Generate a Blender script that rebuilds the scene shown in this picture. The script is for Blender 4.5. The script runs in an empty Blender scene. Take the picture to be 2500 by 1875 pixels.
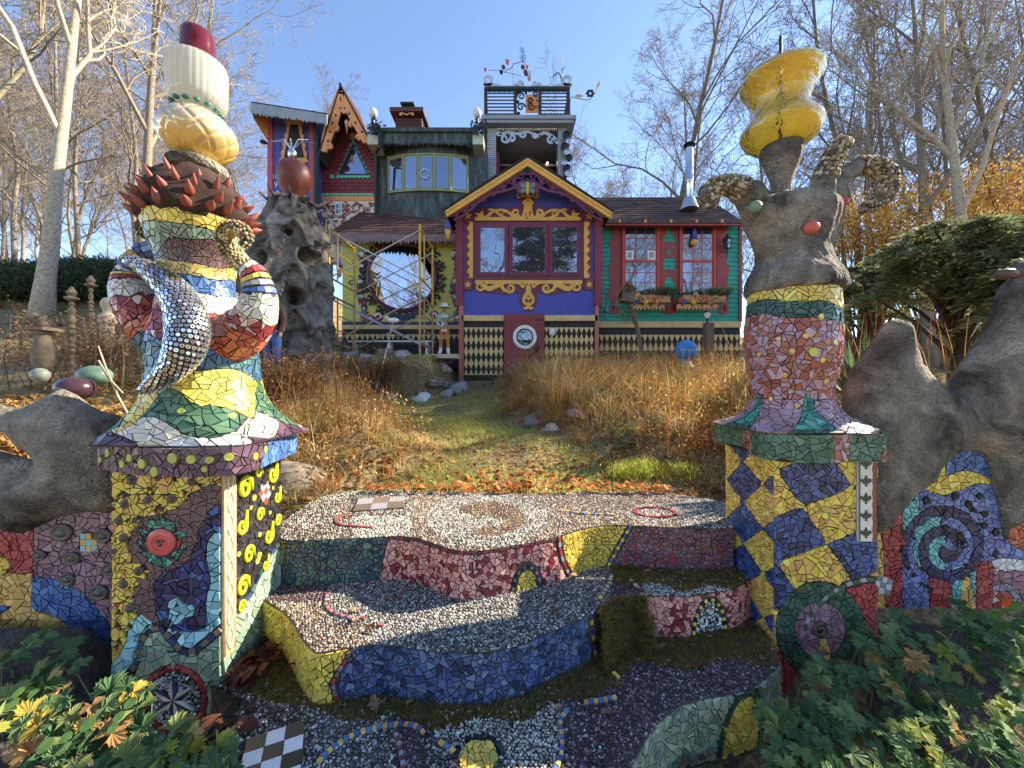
import bpy, math, random
import numpy as np
from mathutils import Vector, Matrix, kdtree, noise
from mathutils.geometry import delaunay_2d_cdt
R = math.radians
rnd = random.Random(7)
SC = bpy.context.scene
COL = SC.collection
# ------------------------------------------------------------------ camera, sky, sun, exposure
EYE = 1.6
FPX = 939.0                      # focal length in photo pixels (2500 wide)
cam_d = bpy.data.cameras.new('camera')
cam_d.sensor_width = 36.0
cam_d.lens = 36.0 * FPX / 2500.0
cam_d.clip_start = 0.05
cam_d.clip_end = 2000
cam = bpy.data.objects.new('camera', cam_d)
cam.location = (0, 0, EYE)
cam.rotation_euler = (R(90), 0, 0)
COL.objects.link(cam)
SC.camera = cam
SUN_AZ = 20.0                    # degrees from +X towards +Y
SUN_EL = 33.0
sd = Vector((math.cos(R(SUN_EL)) * math.cos(R(SUN_AZ)), math.cos(R(SUN_EL)) * math.sin(R(SUN_AZ)), math.sin(R(SUN_EL))))
W = bpy.data.worlds.new('World')
SC.world = W
W.use_nodes = True
nt = W.node_tree
nt.nodes.clear()
sky = nt.nodes.new('ShaderNodeTexSky')
sky.sky_type = 'NISHITA'
sky.sun_disc = False
sky.sun_elevation = R(SUN_EL)
sky.sun_rotation = R(90 - SUN_AZ)
sky.altitude = 1200
sky.air_density = 0.75
sky.dust_density = 0.1
sky.ozone_density = 2.5
bg = nt.nodes.new('ShaderNodeBackground')
bg.inputs['Strength'].default_value = 0.145
wo = nt.nodes.new('ShaderNodeOutputWorld')
nt.links.new(sky.outputs['Color'], bg.inputs['Color'])
nt.links.new(bg.outputs['Background'], wo.inputs['Surface'])
sl = bpy.data.lights.new('sun', 'SUN')
sl.energy = 5.0
sl.angle = R(0.5)
sl.color = (1.0, 0.90, 0.74)
so = bpy.data.objects.new('sun', sl)
so.rotation_euler = sd.to_track_quat('Z', 'Y').to_euler()
so.location = sd * 60
COL.objects.link(so)
SC.view_settings.view_transform = 'Standard'
SC.view_settings.look = 'None'
SC.view_settings.exposure = 1.75
SC.view_settings.gamma = 1.0
SC.view_settings.use_white_balance = True
SC.view_settings.white_balance_temperature = 7000
SC.view_settings.use_curve_mapping = False
SC.cycles.max_bounces = 10
SC.cycles.transparent_max_bounces = 8
SC.cycles.caustics_reflective = False
SC.cycles.caustics_refractive = False
# ------------------------------------------------------------------ pixel <-> place
def P(px, py, d):
 return Vector(((px - 1250.0) / FPX * d, d, EYE - (py - 937.5) / FPX * d))
def G(px, py, z):                # point of the photo that lies at height z
 d = (EYE - z) * FPX / (py - 937.5)
 return Vector(((px - 1250.0) / FPX * d, d, z))
def PX(x, d):
 return (x - 1250.0) / FPX * d
def PZ(y, d):
 return EYE - (y - 937.5) / FPX * d
def pix(p):
 return (1250.0 + FPX * p[0] / p[1], 937.5 - FPX * (p[2] - EYE) / p[1])
def lin(h):
 h = h.lstrip('#')
 o = []
 for i in (0, 2, 4):
  c = int(h[i:i + 2], 16) / 255.0
  o.append(c / 12.92 if c <= 0.04045 else ((c + 0.055) / 1.055) ** 2.4)
 return tuple(o)
def vary(c, a, r=rnd):
 k = 1 + r.uniform(-a, a)
 return tuple(max(0.0, min(1.0, x * k * (1 + r.uniform(-a, a) * 0.35))) for x in c)
# ------------------------------------------------------------------ materials
MATS = {}
def _base(name):
 m = bpy.data.materials.new(name)
 m.use_nodes = True
 n = m.node_tree.nodes
 return m, m.node_tree, n, n['Principled BSDF']
def _bump(t, n, p, scale, strength, dist=0.02, detail=6):
 tc = n.new('ShaderNodeTexCoord')
 nz = n.new('ShaderNodeTexNoise')
 nz.inputs['Scale'].default_value = scale
 nz.inputs['Detail'].default_value = detail
 b = n.new('ShaderNodeBump')
 b.inputs['Strength'].default_value = strength
 b.inputs['Distance'].default_value = dist
 t.links.new(tc.outputs['Object'], nz.inputs['Vector'])
 t.links.new(nz.outputs['Fac'], b.inputs['Height'])
 t.links.new(b.outputs['Normal'], p.inputs['Normal'])
 return tc, nz, b
def paint(name, col, rough=0.55, var=0.22, scale=9.0, bump=0.25, metal=0.0, attr=False, spec=0.4, grime=(0.12, 0.10, 0.08), gr=0.35):
 """coloured surface with blotchy fading, fine grime and a little relief"""
 if name in MATS:
  return MATS[name]
 m, t, n, p = _base(name)
 tc, nz, b = _bump(t, n, p, scale * 7, bump, 0.01)
 n1 = n.new('ShaderNodeTexNoise'); n1.inputs['Scale'].default_value = scale; n1.inputs['Detail'].default_value = 8; n1.inputs['Roughness'].default_value = 0.7
 t.links.new(tc.outputs['Object'], n1.inputs['Vector'])
 r1 = n.new('ShaderNodeMapRange'); r1.inputs['From Min'].default_value = 0.3; r1.inputs['From Max'].default_value = 0.7
 r1.inputs['To Min'].default_value = 1 - var; r1.inputs['To Max'].default_value = 1 + var
 t.links.new(n1.outputs['Fac'], r1.inputs['Value'])
 mul = n.new('ShaderNodeMix'); mul.data_type = 'RGBA'; mul.blend_type = 'MULTIPLY'; mul.inputs['Factor'].default_value = 1
 if attr:
  at = n.new('ShaderNodeAttribute'); at.attribute_name = 'Col'
  t.links.new(at.outputs['Color'], mul.inputs[6])
 else:
  mul.inputs[6].default_value = (*col, 1)
 t.links.new(r1.outputs['Result'], mul.inputs[7])
 n2 = n.new('ShaderNodeTexNoise'); n2.inputs['Scale'].default_value = scale * 2.7; n2.inputs['Detail'].default_value = 10; n2.inputs['Roughness'].default_value = 0.75
 t.links.new(tc.outputs['Object'], n2.inputs['Vector'])
 r2 = n.new('ShaderNodeMapRange'); r2.inputs['From Min'].default_value = 0.52; r2.inputs['From Max'].default_value = 0.75; r2.inputs['To Max'].default_value = gr
 t.links.new(n2.outputs['Fac'], r2.inputs['Value'])
 mg = n.new('ShaderNodeMix'); mg.data_type = 'RGBA'
 t.links.new(r2.outputs['Result'], mg.inputs['Factor'])
 t.links.new(mul.outputs[2], mg.inputs[6])
 mg.inputs[7].default_value = (*grime, 1)
 t.links.new(mg.outputs[2], p.inputs['Base Color'])
 p.inputs['Roughness'].default_value = rough
 p.inputs['Metallic'].default_value = metal
 p.inputs['Specular IOR Level'].default_value = spec
 MATS[name] = m
 return m
def tile_mat():
 """glazed ceramic shards; the colour of each shard is stored on it"""
 m, t, n, p = _base('glazed_tile')
 tc, nz, b = _bump(t, n, p, 26, 0.18, 0.006, 3)
 at = n.new('ShaderNodeAttribute'); at.attribute_name = 'Col'
 n2 = n.new('ShaderNodeTexNoise'); n2.inputs['Scale'].default_value = 55; n2.inputs['Detail'].default_value = 8; n2.inputs['Roughness'].default_value = 0.8
 t.links.new(tc.outputs['Object'], n2.inputs['Vector'])
 r2 = n.new('ShaderNodeMapRange'); r2.inputs['From Min'].default_value = 0.5; r2.inputs['From Max'].default_value = 0.8; r2.inputs['To Max'].default_value = 0.5
 t.links.new(n2.outputs['Fac'], r2.inputs['Value'])
 mg = n.new('ShaderNodeMix'); mg.data_type = 'RGBA'
 t.links.new(r2.outputs['Result'], mg.inputs['Factor'])
 t.links.new(at.outputs['Color'], mg.inputs[6])
 mg.inputs[7].default_value = (0.09, 0.075, 0.06, 1)
 t.links.new(mg.outputs[2], p.inputs['Base Color'])
 rr = n.new('ShaderNodeMapRange'); rr.inputs['To Min'].default_value = 0.16; rr.inputs['To Max'].default_value = 0.5
 t.links.new(n2.outputs['Fac'], rr.inputs['Value'])
 t.links.new(rr.outputs['Result'], p.inputs['Roughness'])
 p.inputs['Specular IOR Level'].default_value = 0.5
 MATS['tile'] = m
 return m
def rough_attr(name, rough=0.85, trans=0.0, bump=0.4, scale=40, spec=0.25, var=0.25):
 """matt natural surface, colour stored per face (stones, blades, leaves)"""
 m, t, n, p = _base(name)
 tc, nz, b = _bump(t, n, p, scale, bump, 0.01)
 at = n.new('ShaderNodeAttribute'); at.attribute_name = 'Col'
 r1 = n.new('ShaderNodeMapRange'); r1.inputs['From Min'].default_value = 0.3; r1.inputs['From Max'].default_value = 0.7
 r1.inputs['To Min'].default_value = 1 - var; r1.inputs['To Max'].default_value = 1 + var
 t.links.new(nz.outputs['Fac'], r1.inputs['Value'])
 mul = n.new('ShaderNodeMix'); mul.data_type = 'RGBA'; mul.blend_type = 'MULTIPLY'; mul.inputs['Factor'].default_value = 1
 t.links.new(at.outputs['Color'], mul.inputs[6]); t.links.new(r1.outputs['Result'], mul.inputs[7])
 t.links.new(mul.outputs[2], p.inputs['Base Color'])
 p.inputs['Roughness'].default_value = rough
 p.inputs['Specular IOR Level'].default_value = spec
 if trans > 0:
  tr = n.new('ShaderNodeBsdfTranslucent')
  t.links.new(mul.outputs[2], tr.inputs['Color'])
  mx = n.new('ShaderNodeMixShader'); mx.inputs['Fac'].default_value = trans
  out = n['Material Output']
  t.links.new(p.outputs['BSDF'], mx.inputs[1]); t.links.new(tr.outputs['BSDF'], mx.inputs[2])
  t.links.new(mx.outputs['Shader'], out.inputs['Surface'])
 MATS[name] = m
 return m
def concrete(name, dark, light, sc=3.0, bump=0.6):
 m, t, n, p = _base(name)
 tc, nz, b = _bump(t, n, p, 45, bump, 0.04, 12)
 n1 = n.new('ShaderNodeTexNoise'); n1.inputs['Scale'].default_value = sc; n1.inputs['Detail'].default_value = 9; n1.inputs['Roughness'].default_value = 0.68; n1.inputs['Distortion'].default_value = 0.6
 t.links.new(tc.outputs['Object'], n1.inputs['Vector'])
 r = n.new('ShaderNodeValToRGB')
 r.color_ramp.elements[0].position = 0.36; r.color_ramp.elements[0].color = (*dark, 1)
 r.color_ramp.elements[1].position = 0.66; r.color_ramp.elements[1].color = (*light, 1)
 t.links.new(n1.outputs['Fac'], r.inputs['Fac'])
 n3 = n.new('ShaderNodeTexNoise'); n3.inputs['Scale'].default_value = 130; n3.inputs['Detail'].default_value = 4
 t.links.new(tc.outputs['Object'], n3.inputs['Vector'])
 r3 = n.new('ShaderNodeMapRange'); r3.inputs['From Min'].default_value = 0.32; r3.inputs['From Max'].default_value = 0.68; r3.inputs['To Min'].default_value = 0.62; r3.inputs['To Max'].default_value = 1.35
 t.links.new(n3.outputs['Fac'], r3.inputs['Value'])
 mul = n.new('ShaderNodeMix'); mul.data_type = 'RGBA'; mul.blend_type = 'MULTIPLY'; mul.inputs['Factor'].default_value = 1
 t.links.new(r.outputs['Color'], mul.inputs[6]); t.links.new(r3.outputs['Result'], mul.inputs[7])
 n4 = n.new('ShaderNodeTexNoise'); n4.inputs['Scale'].default_value = sc * .45; n4.inputs['Detail'].default_value = 12; n4.inputs['Roughness'].default_value = .8
 t.links.new(tc.outputs['Object'], n4.inputs['Vector'])
 r4 = n.new('ShaderNodeMapRange'); r4.inputs['From Min'].default_value = .4; r4.inputs['From Max'].default_value = .6; r4.inputs['To Min'].default_value = .5; r4.inputs['To Max'].default_value = 1.15
 t.links.new(n4.outputs['Fac'], r4.inputs['Value'])
 vo = n.new('ShaderNodeTexVoronoi'); vo.inputs['Scale'].default_value = 38
 t.links.new(tc.outputs['Object'], vo.inputs['Vector'])
 r5 = n.new('ShaderNodeMapRange'); r5.inputs['From Min'].default_value = .05; r5.inputs['From Max'].default_value = .22; r5.inputs['To Min'].default_value = .35
 t.links.new(vo.outputs['Distance'], r5.inputs['Value'])
 m4 = n.new('ShaderNodeMath'); m4.operation = 'MULTIPLY'
 t.links.new(r4.outputs['Result'], m4.inputs[0]); t.links.new(r5.outputs['Result'], m4.inputs[1])
 mu2 = n.new('ShaderNodeMix'); mu2.data_type = 'RGBA'; mu2.blend_type = 'MULTIPLY'; mu2.inputs['Factor'].default_value = 1
 t.links.new(mul.outputs[2], mu2.inputs[6]); t.links.new(m4.outputs[0], mu2.inputs[7])
 t.links.new(mu2.outputs[2], p.inputs['Base Color'])
 p.inputs['Roughness'].default_value = 0.9
 p.inputs['Specular IOR Level'].default_value = 0.2
 MATS[name] = m
 return m
def pane_mat(name, refl=0.5, tint=(0.75, 0.83, 0.95), dark=(0.012, 0.014, 0.02), wob=0.05):
 """window glass with a reflecting coat in front of a dark room"""
 m, t, n, p = _base(name)
 tc, nz, b = _bump(t, n, p, 2.2, wob, 0.05, 1)
 p.inputs['Base Color'].default_value = (*dark, 1)
 p.inputs['Roughness'].default_value = 0.5
 g = n.new('ShaderNodeBsdfGlossy'); g.inputs['Color'].default_value = (*tint, 1); g.inputs['Roughness'].default_value = 0.012
 t.links.new(b.outputs['Normal'], g.inputs['Normal'])
 mx = n.new('ShaderNodeMixShader'); mx.inputs['Fac'].default_value = refl
 t.links.new(p.outputs['BSDF'], mx.inputs[1]); t.links.new(g.outputs['BSDF'], mx.inputs[2])
 t.links.new(mx.outputs['Shader'], n['Material Output'].inputs['Surface'])
 MATS[name] = m
 return m
def glass_mat(name, col, rough=0.08, body=0.5, bscale=30, bstr=0.5, ior=1.3):
 """cast coloured glass: part clear, part milky"""
 m, t, n, p = _base(name)
 tc, nz, b = _bump(t, n, p, bscale, bstr, 0.02, 2)
 p.inputs['Base Color'].default_value = (*col, 1)
 p.inputs['Roughness'].default_value = rough
 p.inputs['Transmission Weight'].default_value = 1 - body
 p.inputs['IOR'].default_value = ior
 p.inputs['Coat Weight'].default_value = 0.6
 p.inputs['Coat Roughness'].default_value = 0.05
 tr = n.new('ShaderNodeBsdfTranslucent'); tr.inputs['Color'].default_value = (*col, 1)
 t.links.new(b.outputs['Normal'], tr.inputs['Normal'])
 mx = n.new('ShaderNodeMixShader'); mx.inputs['Fac'].default_value = body * 0.6
 t.links.new(p.outputs['BSDF'], mx.inputs[1]); t.links.new(tr.outputs['BSDF'], mx.inputs[2])
 t.links.new(mx.outputs['Shader'], n['Material Output'].inputs['Surface'])
 MATS[name] = m
 return m
# ------------------------------------------------------------------ mesh helpers
class MB:
 """collects shapes; build() links them as one mesh object"""
 def __init__(s):
  s.v = []; s.f = []; s.c = []
 def add(s, vs, fs, col=(1, 1, 1)):
  o = len(s.v)
  s.v.extend([tuple(p) for p in vs])
  s.f.extend([tuple(i + o for i in f) for f in fs])
  s.c.extend([col] * len(fs))
  return s
 def box(s, x0, x1, y0, y1, z0, z1, col=(1, 1, 1)):
  vs = [(x, y, z) for z in (z0, z1) for y in (y0, y1) for x in (x0, x1)]
  return s.add(vs, [(0, 2, 3, 1), (4, 5, 7, 6), (0, 1, 5, 4), (2, 6, 7, 3), (0, 4, 6, 2), (1, 3, 7, 5)], col)
 def prism(s, pts, y0, y1, col=(1, 1, 1)):
  """outline in X,Z drawn at y0 and pushed to y1 (y1 > y0: away from the camera)"""
  n = len(pts)
  a = sum(pts[i][0] * pts[(i + 1) % n][1] - pts[(i + 1) % n][0] * pts[i][1] for i in range(n))
  if a < 0:
   pts = pts[::-1]
  vs = [(x, y0, z) for x, z in pts] + [(x, y1, z) for x, z in pts]
  fs = [tuple(range(n)), tuple(range(2 * n - 1, n - 1, -1))]
  fs += [(i, i + n, (i + 1) % n + n, (i + 1) % n) for i in range(n)]
  return s.add(vs, fs, col)
 def slab(s, pts, z0, z1, col=(1, 1, 1)):
  """outline in X,Y between two heights"""
  n = len(pts)
  a = sum(pts[i][0] * pts[(i + 1) % n][1] - pts[(i + 1) % n][0] * pts[i][1] for i in range(n))
  if a < 0:
   pts = pts[::-1]
  vs = [(x, y, z1) for x, y in pts] + [(x, y, z0) for x, y in pts]
  fs = [tuple(range(n)), tuple(range(2 * n - 1, n - 1, -1))]
  fs += [(i, i + n, (i + 1) % n + n, (i + 1) % n) for i in range(n)]
  return s.add(vs, fs, col)
 def hexa(s, a, b, col=(1, 1, 1)):
  """two quads (4 points each) joined"""
  return s.add(list(a) + list(b), [(0, 1, 2, 3), (7, 6, 5, 4), (0, 4, 5, 1), (1, 5, 6, 2), (2, 6, 7, 3), (3, 7, 4, 0)], col)
 def tube(s, path, rad, n=8, col=(1, 1, 1), cap=True):
  path = [Vector(p) for p in path]
  k = len(path)
  if not hasattr(rad, '__len__'):
   rad = [rad] * k
  vs = []
  up = None
  for i in range(k):
   t = (path[min(i + 1, k - 1)] - path[max(i - 1, 0)])
   t = t.normalized() if t.length > 1e-9 else Vector((0, 0, 1))
   if up is None:
    up = t.orthogonal().normalized()
   up = (up - t * up.dot(t))
   up = up.normalized() if up.length > 1e-6 else t.orthogonal().normalized()
   w = t.cross(up)
   for j in range(n):
    a = 2 * math.pi * j / n
    vs.append(path[i] + (up * math.cos(a) + w * math.sin(a)) * rad[i])
  fs = [(i * n + j, i * n + (j + 1) % n, (i + 1) * n + (j + 1) % n, (i + 1) * n + j) for i in range(k - 1) for j in range(n)]
  if cap:
   fs += [tuple(range(n - 1, -1, -1)), tuple((k - 1) * n + j for j in range(n))]
  return s.add(vs, fs, col)
 def lathe(s, prof, c=(0, 0, 0), n=24, col=(1, 1, 1), wob=None, cap=True):
  vs = []
  for i, (r, z) in enumerate(prof):
   for j in range(n):
    a = 2 * math.pi * j / n
    q = r * (wob(a, z) if wob else 1)
    vs.append((c[0] + q * math.cos(a), c[1] + q * math.sin(a), c[2] + z))
  k = len(prof)
  fs = [(i * n + j, i * n + (j + 1) % n, (i + 1) * n + (j + 1) % n, (i + 1) * n + j) for i in range(k - 1) for j in range(n)]
  if cap:
   fs += [tuple(range(n - 1, -1, -1)), tuple((k - 1) * n + j for j in range(n))]
  return s.add(vs, fs, col)
 def ball(s, c, r, n=14, col=(1, 1, 1), sz=(1, 1, 1)):
  prof = [(math.sin(math.pi * i / (n // 2 + 2)) * r, -math.cos(math.pi * i / (n // 2 + 2)) * r) for i in range(1, n // 2 + 2)]
  o = len(s.v)
  s.lathe(prof, (0, 0, 0), n, col)
  for i in range(o, len(s.v)):
   v = s.v[i]
   s.v[i] = (c[0] + v[0] * sz[0], c[1] + v[1] * sz[1], c[2] + v[2] * sz[2])
  return s
 def build(s, name, mat, parent=None, smooth=False, kind=None):
  me = bpy.data.meshes.new(name)
  me.from_pydata(s.v, [], s.f)
  at = me.attributes.new('Col', 'FLOAT_COLOR', 'FACE')
  if s.c:
   at.data.foreach_set('color', np.array([(*c, 1.0) for c in s.c], dtype=np.float32).ravel())
  me.materials.append(MATS[mat] if isinstance(mat, str) else mat)
  if smooth:
   me.polygons.foreach_set('use_smooth', [True] * len(me.polygons))
   if smooth == 'auto':
    try:
     me.set_sharp_from_angle(angle=R(38))
    except Exception:
     pass
  me.update()
  return link(name, me, parent, kind)
def link(name, me, parent=None, kind=None):
 o = bpy.data.objects.new(name, me)
 COL.objects.link(o)
 put(o, parent)
 if kind:
  o['kind'] = kind
 return o
def put(o, parent):
 if parent is not None:
  o.parent = parent
  o.matrix_parent_inverse = Matrix.Translation(-wloc(parent))
def wloc(o):
 v = Vector(o.location)
 if o.parent is not None:
  v = wloc(o.parent) + v + o.matrix_parent_inverse.translation
 return v
def thing(name, label, cat, loc=(0, 0, 0), group=None):
 o = bpy.data.objects.new(name, None)
 o.empty_display_size = 0.1
 o.location = loc
 COL.objects.link(o)
 return tag(o, label, cat, group)
def tag(o, label, cat, group=None):
 o['label'] = label
 o['category'] = cat
 o['kind'] = 'thing'
 if group:
  o['group'] = group
 return o
def np_mesh(name, V, F, C, mat, parent=None, kind=None, smooth=False):
 """fast mesh from arrays: V (n,3), F (m,k), C (m,3)"""
 V = np.asarray(V, np.float32); F = np.asarray(F, np.int32); C = np.asarray(C, np.float32)
 m, k = F.shape
 me = bpy.data.meshes.new(name)
 me.vertices.add(len(V)); me.vertices.foreach_set('co', V.ravel())
 me.loops.add(m * k); me.loops.foreach_set('vertex_index', F.ravel())
 me.polygons.add(m)
 me.polygons.foreach_set('loop_start', np.arange(0, m * k, k, dtype=np.int32))
 at = me.attributes.new('Col', 'FLOAT_COLOR', 'FACE')
 at.data.foreach_set('color', np.concatenate([C, np.ones((m, 1), np.float32)], 1).ravel())
 if smooth:
  me.polygons.foreach_set('use_smooth', np.ones(m, dtype=bool))
 me.materials.append(MATS[mat])
 me.update(calc_edges=True)
 return link(name, me, parent, kind)
def smooth_path(pts, n=8, closed=False):
 """Catmull-Rom through points (tuples of any size)"""
 out = []
 k = len(pts)
 rng = range(k if closed else k - 1)
 for i in rng:
  p0 = pts[(i - 1) % k] if closed else pts[max(i - 1, 0)]
  p1 = pts[i]; p2 = pts[(i + 1) % k]
  p3 = pts[(i + 2) % k] if closed else pts[min(i + 2, k - 1)]
  for j in range(n):
   t = j / n
   out.append(tuple(0.5 * ((2 * b) + (-a + c) * t + (2 * a - 5 * b + 4 * c - d) * t * t + (-a + 3 * b - 3 * c + d) * t ** 3)
                             for a, b, c, d in zip(p0, p1, p2, p3)))
 if not closed:
  out.append(tuple(pts[-1]))
 return out
def inpoly(x, y, poly):
 ins = False
 n = len(poly); j = n - 1
 for i in range(n):
  xi, yi = poly[i][0], poly[i][1]; xj, yj = poly[j][0], poly[j][1]
  if (yi > y) != (yj > y) and x < (xj - xi) * (y - yi) / (yj - yi) + xi:
   ins = not ins
  j = i
 return ins
def inpoly_np(X, Y, poly):
 ins = np.zeros(X.shape, bool)
 n = len(poly); j = n - 1
 for i in range(n):
  xi, yi = poly[i][0], poly[i][1]; xj, yj = poly[j][0], poly[j][1]
  if yi != yj:
   ins ^= ((yi > Y) != (yj > Y)) & (X < (xj - xi) * (Y - yi) / (yj - yi) + xi)
  j = i
 return ins
def ribbon(mb, path, wid, y0, y1, col=(1, 1, 1)):
 """flat scroll-sawn curve: path of (x,z), a width per point, between y0 and y1"""
 k = len(path)
 L = []; Rr = []
 for i in range(k):
  a = path[max(i - 1, 0)]; b = path[min(i + 1, k - 1)]
  tx, tz = b[0] - a[0], b[1] - a[1]
  l = math.hypot(tx, tz) or 1
  w = wid[i] if hasattr(wid, '__len__') else wid
  nx, nz = -tz / l * w / 2, tx / l * w / 2
  L.append((path[i][0] + nx, path[i][1] + nz)); Rr.append((path[i][0] - nx, path[i][1] - nz))
 vs = [(x, y0, z) for x, z in L] + [(x, y0, z) for x, z in Rr] + [(x, y1, z) for x, z in L] + [(x, y1, z) for x, z in Rr]
 fs = []
 for i in range(k - 1):
  fs += [(i, k + i, k + i + 1, i + 1), (2 * k + i, 2 * k + i + 1, 3 * k + i + 1, 3 * k + i),
               (i, i + 1, 2 * k + i + 1, 2 * k + i), (k + i, 3 * k + i, 3 * k + i + 1, k + i + 1)]
 fs += [(0, 2 * k, 3 * k, k), (k - 1, 2 * k - 1, 4 * k - 1, 3 * k - 1)]
 return mb.add(vs, fs, col)
def spiral(cx, cz, r0, r1, a0, turns, n=28):
 return [(cx + (r0 + (r1 - r0) * i / n) * math.cos(a0 + turns * 2 * math.pi * i / n),
             cz + (r0 + (r1 - r0) * i / n) * math.sin(a0 + turns * 2 * math.pi * i / n)) for i in range(n + 1)]
def star(cx, cz, r, k=5, a0=math.pi / 2, inner=0.42):
 return [(cx + (r if i % 2 == 0 else r * inner) * math.cos(a0 + math.pi * i / k), cz + (r if i % 2 == 0 else r * inner) * math.sin(a0 + math.pi * i / k)) for i in range(2 * k)]
def disc(cx, cz, r, n=20, sx=1.0):
 return [(cx + r * sx * math.cos(2 * math.pi * i / n), cz + r * math.sin(2 * math.pi * i / n)) for i in range(n)]
# ------------------------------------------------------------------ broken-tile mosaic
PAL = {
 'yellow': ['e3c62c', 'dcbc2a', 'e8d040', 'd6b62e'], 'yelloworange': ['e3c62c', 'dcbc2a', 'cf9a40', 'd8a94a', 'e6cc38'],
 'ochre': ['d9ab4e', 'd4a244', 'dfb55c', 'cd9a42'], 'tan': ['d9b45c', 'e0bd55', 'cfa44c', 'e2c860'],
 'sage': ['93a98c', '8aa387', '9db396', '7d9880', '6f8a78'], 'sagelite': ['a7bba4', 'b3c4ad', '9bb09a'],
 'green': ['3f6b52', '4a7459', '36604b', '557c62'], 'dgreen': ['2f5a48', '386552', '2a5042'], 'teal': ['2e8a78', '3a9686', '276f66', '54a594'],
 'tealblue': ['33606b', '3d6f7c', '2b5560', '4a6f86', '3a6aa0', '35665c'],
 'purple': ['5a3d50', '644659', '4d3444', '6d4f60'], 'mauve': ['8a6674', '946f7d', '7f5d6b', '9c7885'], 'pinkmauve': ['a67e8c', 'ad8894', 'b38f9c', '9d7480'],
 'blue': ['3a66a6', '4474b2', '325a96', '4c7cb6'], 'navy': ['22264e', '2a305e', '1c2042', '363f70'], 'navyblue': ['1d2358', '252d6c', '2d5a9c', '181c48', '1c1f50'],
 'royal': ['33508c', '3c5a98', '2c457c', '46649e', '2a345a', '3a588e'], 'slate': ['46527c', '525d8a', '3b466e', '2e3656', '4a5a96'],
 'peri': ['6273b0', '6c7dba', '5868a4', '7584bc'], 'sky': ['7fc0cc', '8accd4', '74b6c4', '68a4ac', '9ad4da'], 'cyan': ['58b6b8', '66c2c0', '4ea8ac'],
 'white': ['d9d8d2', 'e2e1dc', 'cfcec9', 'd8cfc2', 'c8c8ca'], 'cream': ['ded6c0', 'e4dcc8', 'd4c9b0', 'd8d4c4'],
 'red': ['a8323a', 'b33c42', '9c2c34', 'bb4a4c'], 'redwhite': ['9d3638', 'a8403f', '8c2e32', 'e0ccc6', 'b24a44', 'd8a49a', '983234'],
 'orange': ['c25a30', 'b8502c', 'cc6a3c', 'aa4230', 'd07c4c'], 'coral': ['d05a58'], 'pinkred': ['d8938c', 'dc9c94', 'cf857f', 'e0a49a', '8a2c34', '962f38', 'd99890', 'db9a90'],
 'brick': ['a5543e', 'b06048', '98483a', 'a67e8c', 'b38f9c', 'ad8894', 'a86a60'], 'maroon': ['742a36', '802f3c'],
 'mauvered': ['7c5666', '86606f', '735060', '8b6675', '9a3440', '7f5968', '805a6a'], 'bluegreen': ['3c5f66', '46706c', '33505e', '4a5470', '2c3c6c', '527a70', '3a5a5c'],
 'stepblue': ['3a5484', '465e8e', '33496f', '50658f', '667698', '2a3558', '42598a'], 'black': ['26252a', '2e2d33', '222126', '35343a'],
 'greyblue': ['55606e', '606c7a'], 'brown': ['7a6a5a', '6c5e50'], 'ribA': ['4a2c3a', '523240'], 'ribB': ['a08478', '98786c'], 'checkw': ['dfe3e8', 'e6e8ea'], 'checkb': ['3c352e', '45403a', '352f2a'],
 'olive': ['b4bc2c', 'bcc434', 'a8b028'], 'knob': ['4a4038', '544a40', '3e362f'], 'sageline': ['6f8a78', '7c9484'], 'greyt': ['8c8f98', '989aa2'],
}
def _dull(c, a=.14):
 g = .3 * c[0] + .55 * c[1] + .15 * c[2]
 return tuple(x + (g - x) * a for x in c)
PAL = {k: [_dull(lin(h)) for h in v] for k, v in PAL.items()}
def clip_poly(poly, a, b, c):
 out = []
 n = len(poly)
 for i in range(n):
  p = poly[i]; q = poly[(i + 1) % n]
  dp = a * p[0] + b * p[1] - c; dq = a * q[0] + b * q[1] - c
  if dp <= 0:
   out.append(p)
  if (dp < 0 < dq) or (dq < 0 < dp):
   t = dp / (dp - dq)
   out.append((p[0] + (q[0] - p[0]) * t, p[1] + (q[1] - p[1]) * t))
 return out
def parea(p):
 return 0.5 * sum(p[i][0] * p[(i + 1) % len(p)][1] - p[(i + 1) % len(p)][0] * p[i][1] for i in range(len(p)))
def cent(p):
 return (sum(q[0] for q in p) / len(p), sum(q[1] for q in p) / len(p))
def crack(poly, amax, r, depth=0):
 a = abs(parea(poly))
 if a < amax * r.uniform(0.6, 1.7) or depth > 7 or len(poly) < 3:
  return [poly]
 cx, cy = cent(poly)
 best = max(((p[0] - cx) ** 2 + (p[1] - cy) ** 2, p) for p in poly)[1]
 ang = math.atan2(best[1] - cy, best[0] - cx) + r.gauss(0, 0.38)
 nx, ny = math.cos(ang), math.sin(ang)
 c = nx * cx + ny * cy + r.uniform(-0.22, 0.22) * math.sqrt(a)
 A = clip_poly(poly, nx, ny, c); B = clip_poly(poly, -nx, -ny, -c)
 out = []
 for q in (A, B):
  if len(q) >= 3:
   out += crack(q, amax, r, depth + 1)
 return out
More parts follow.
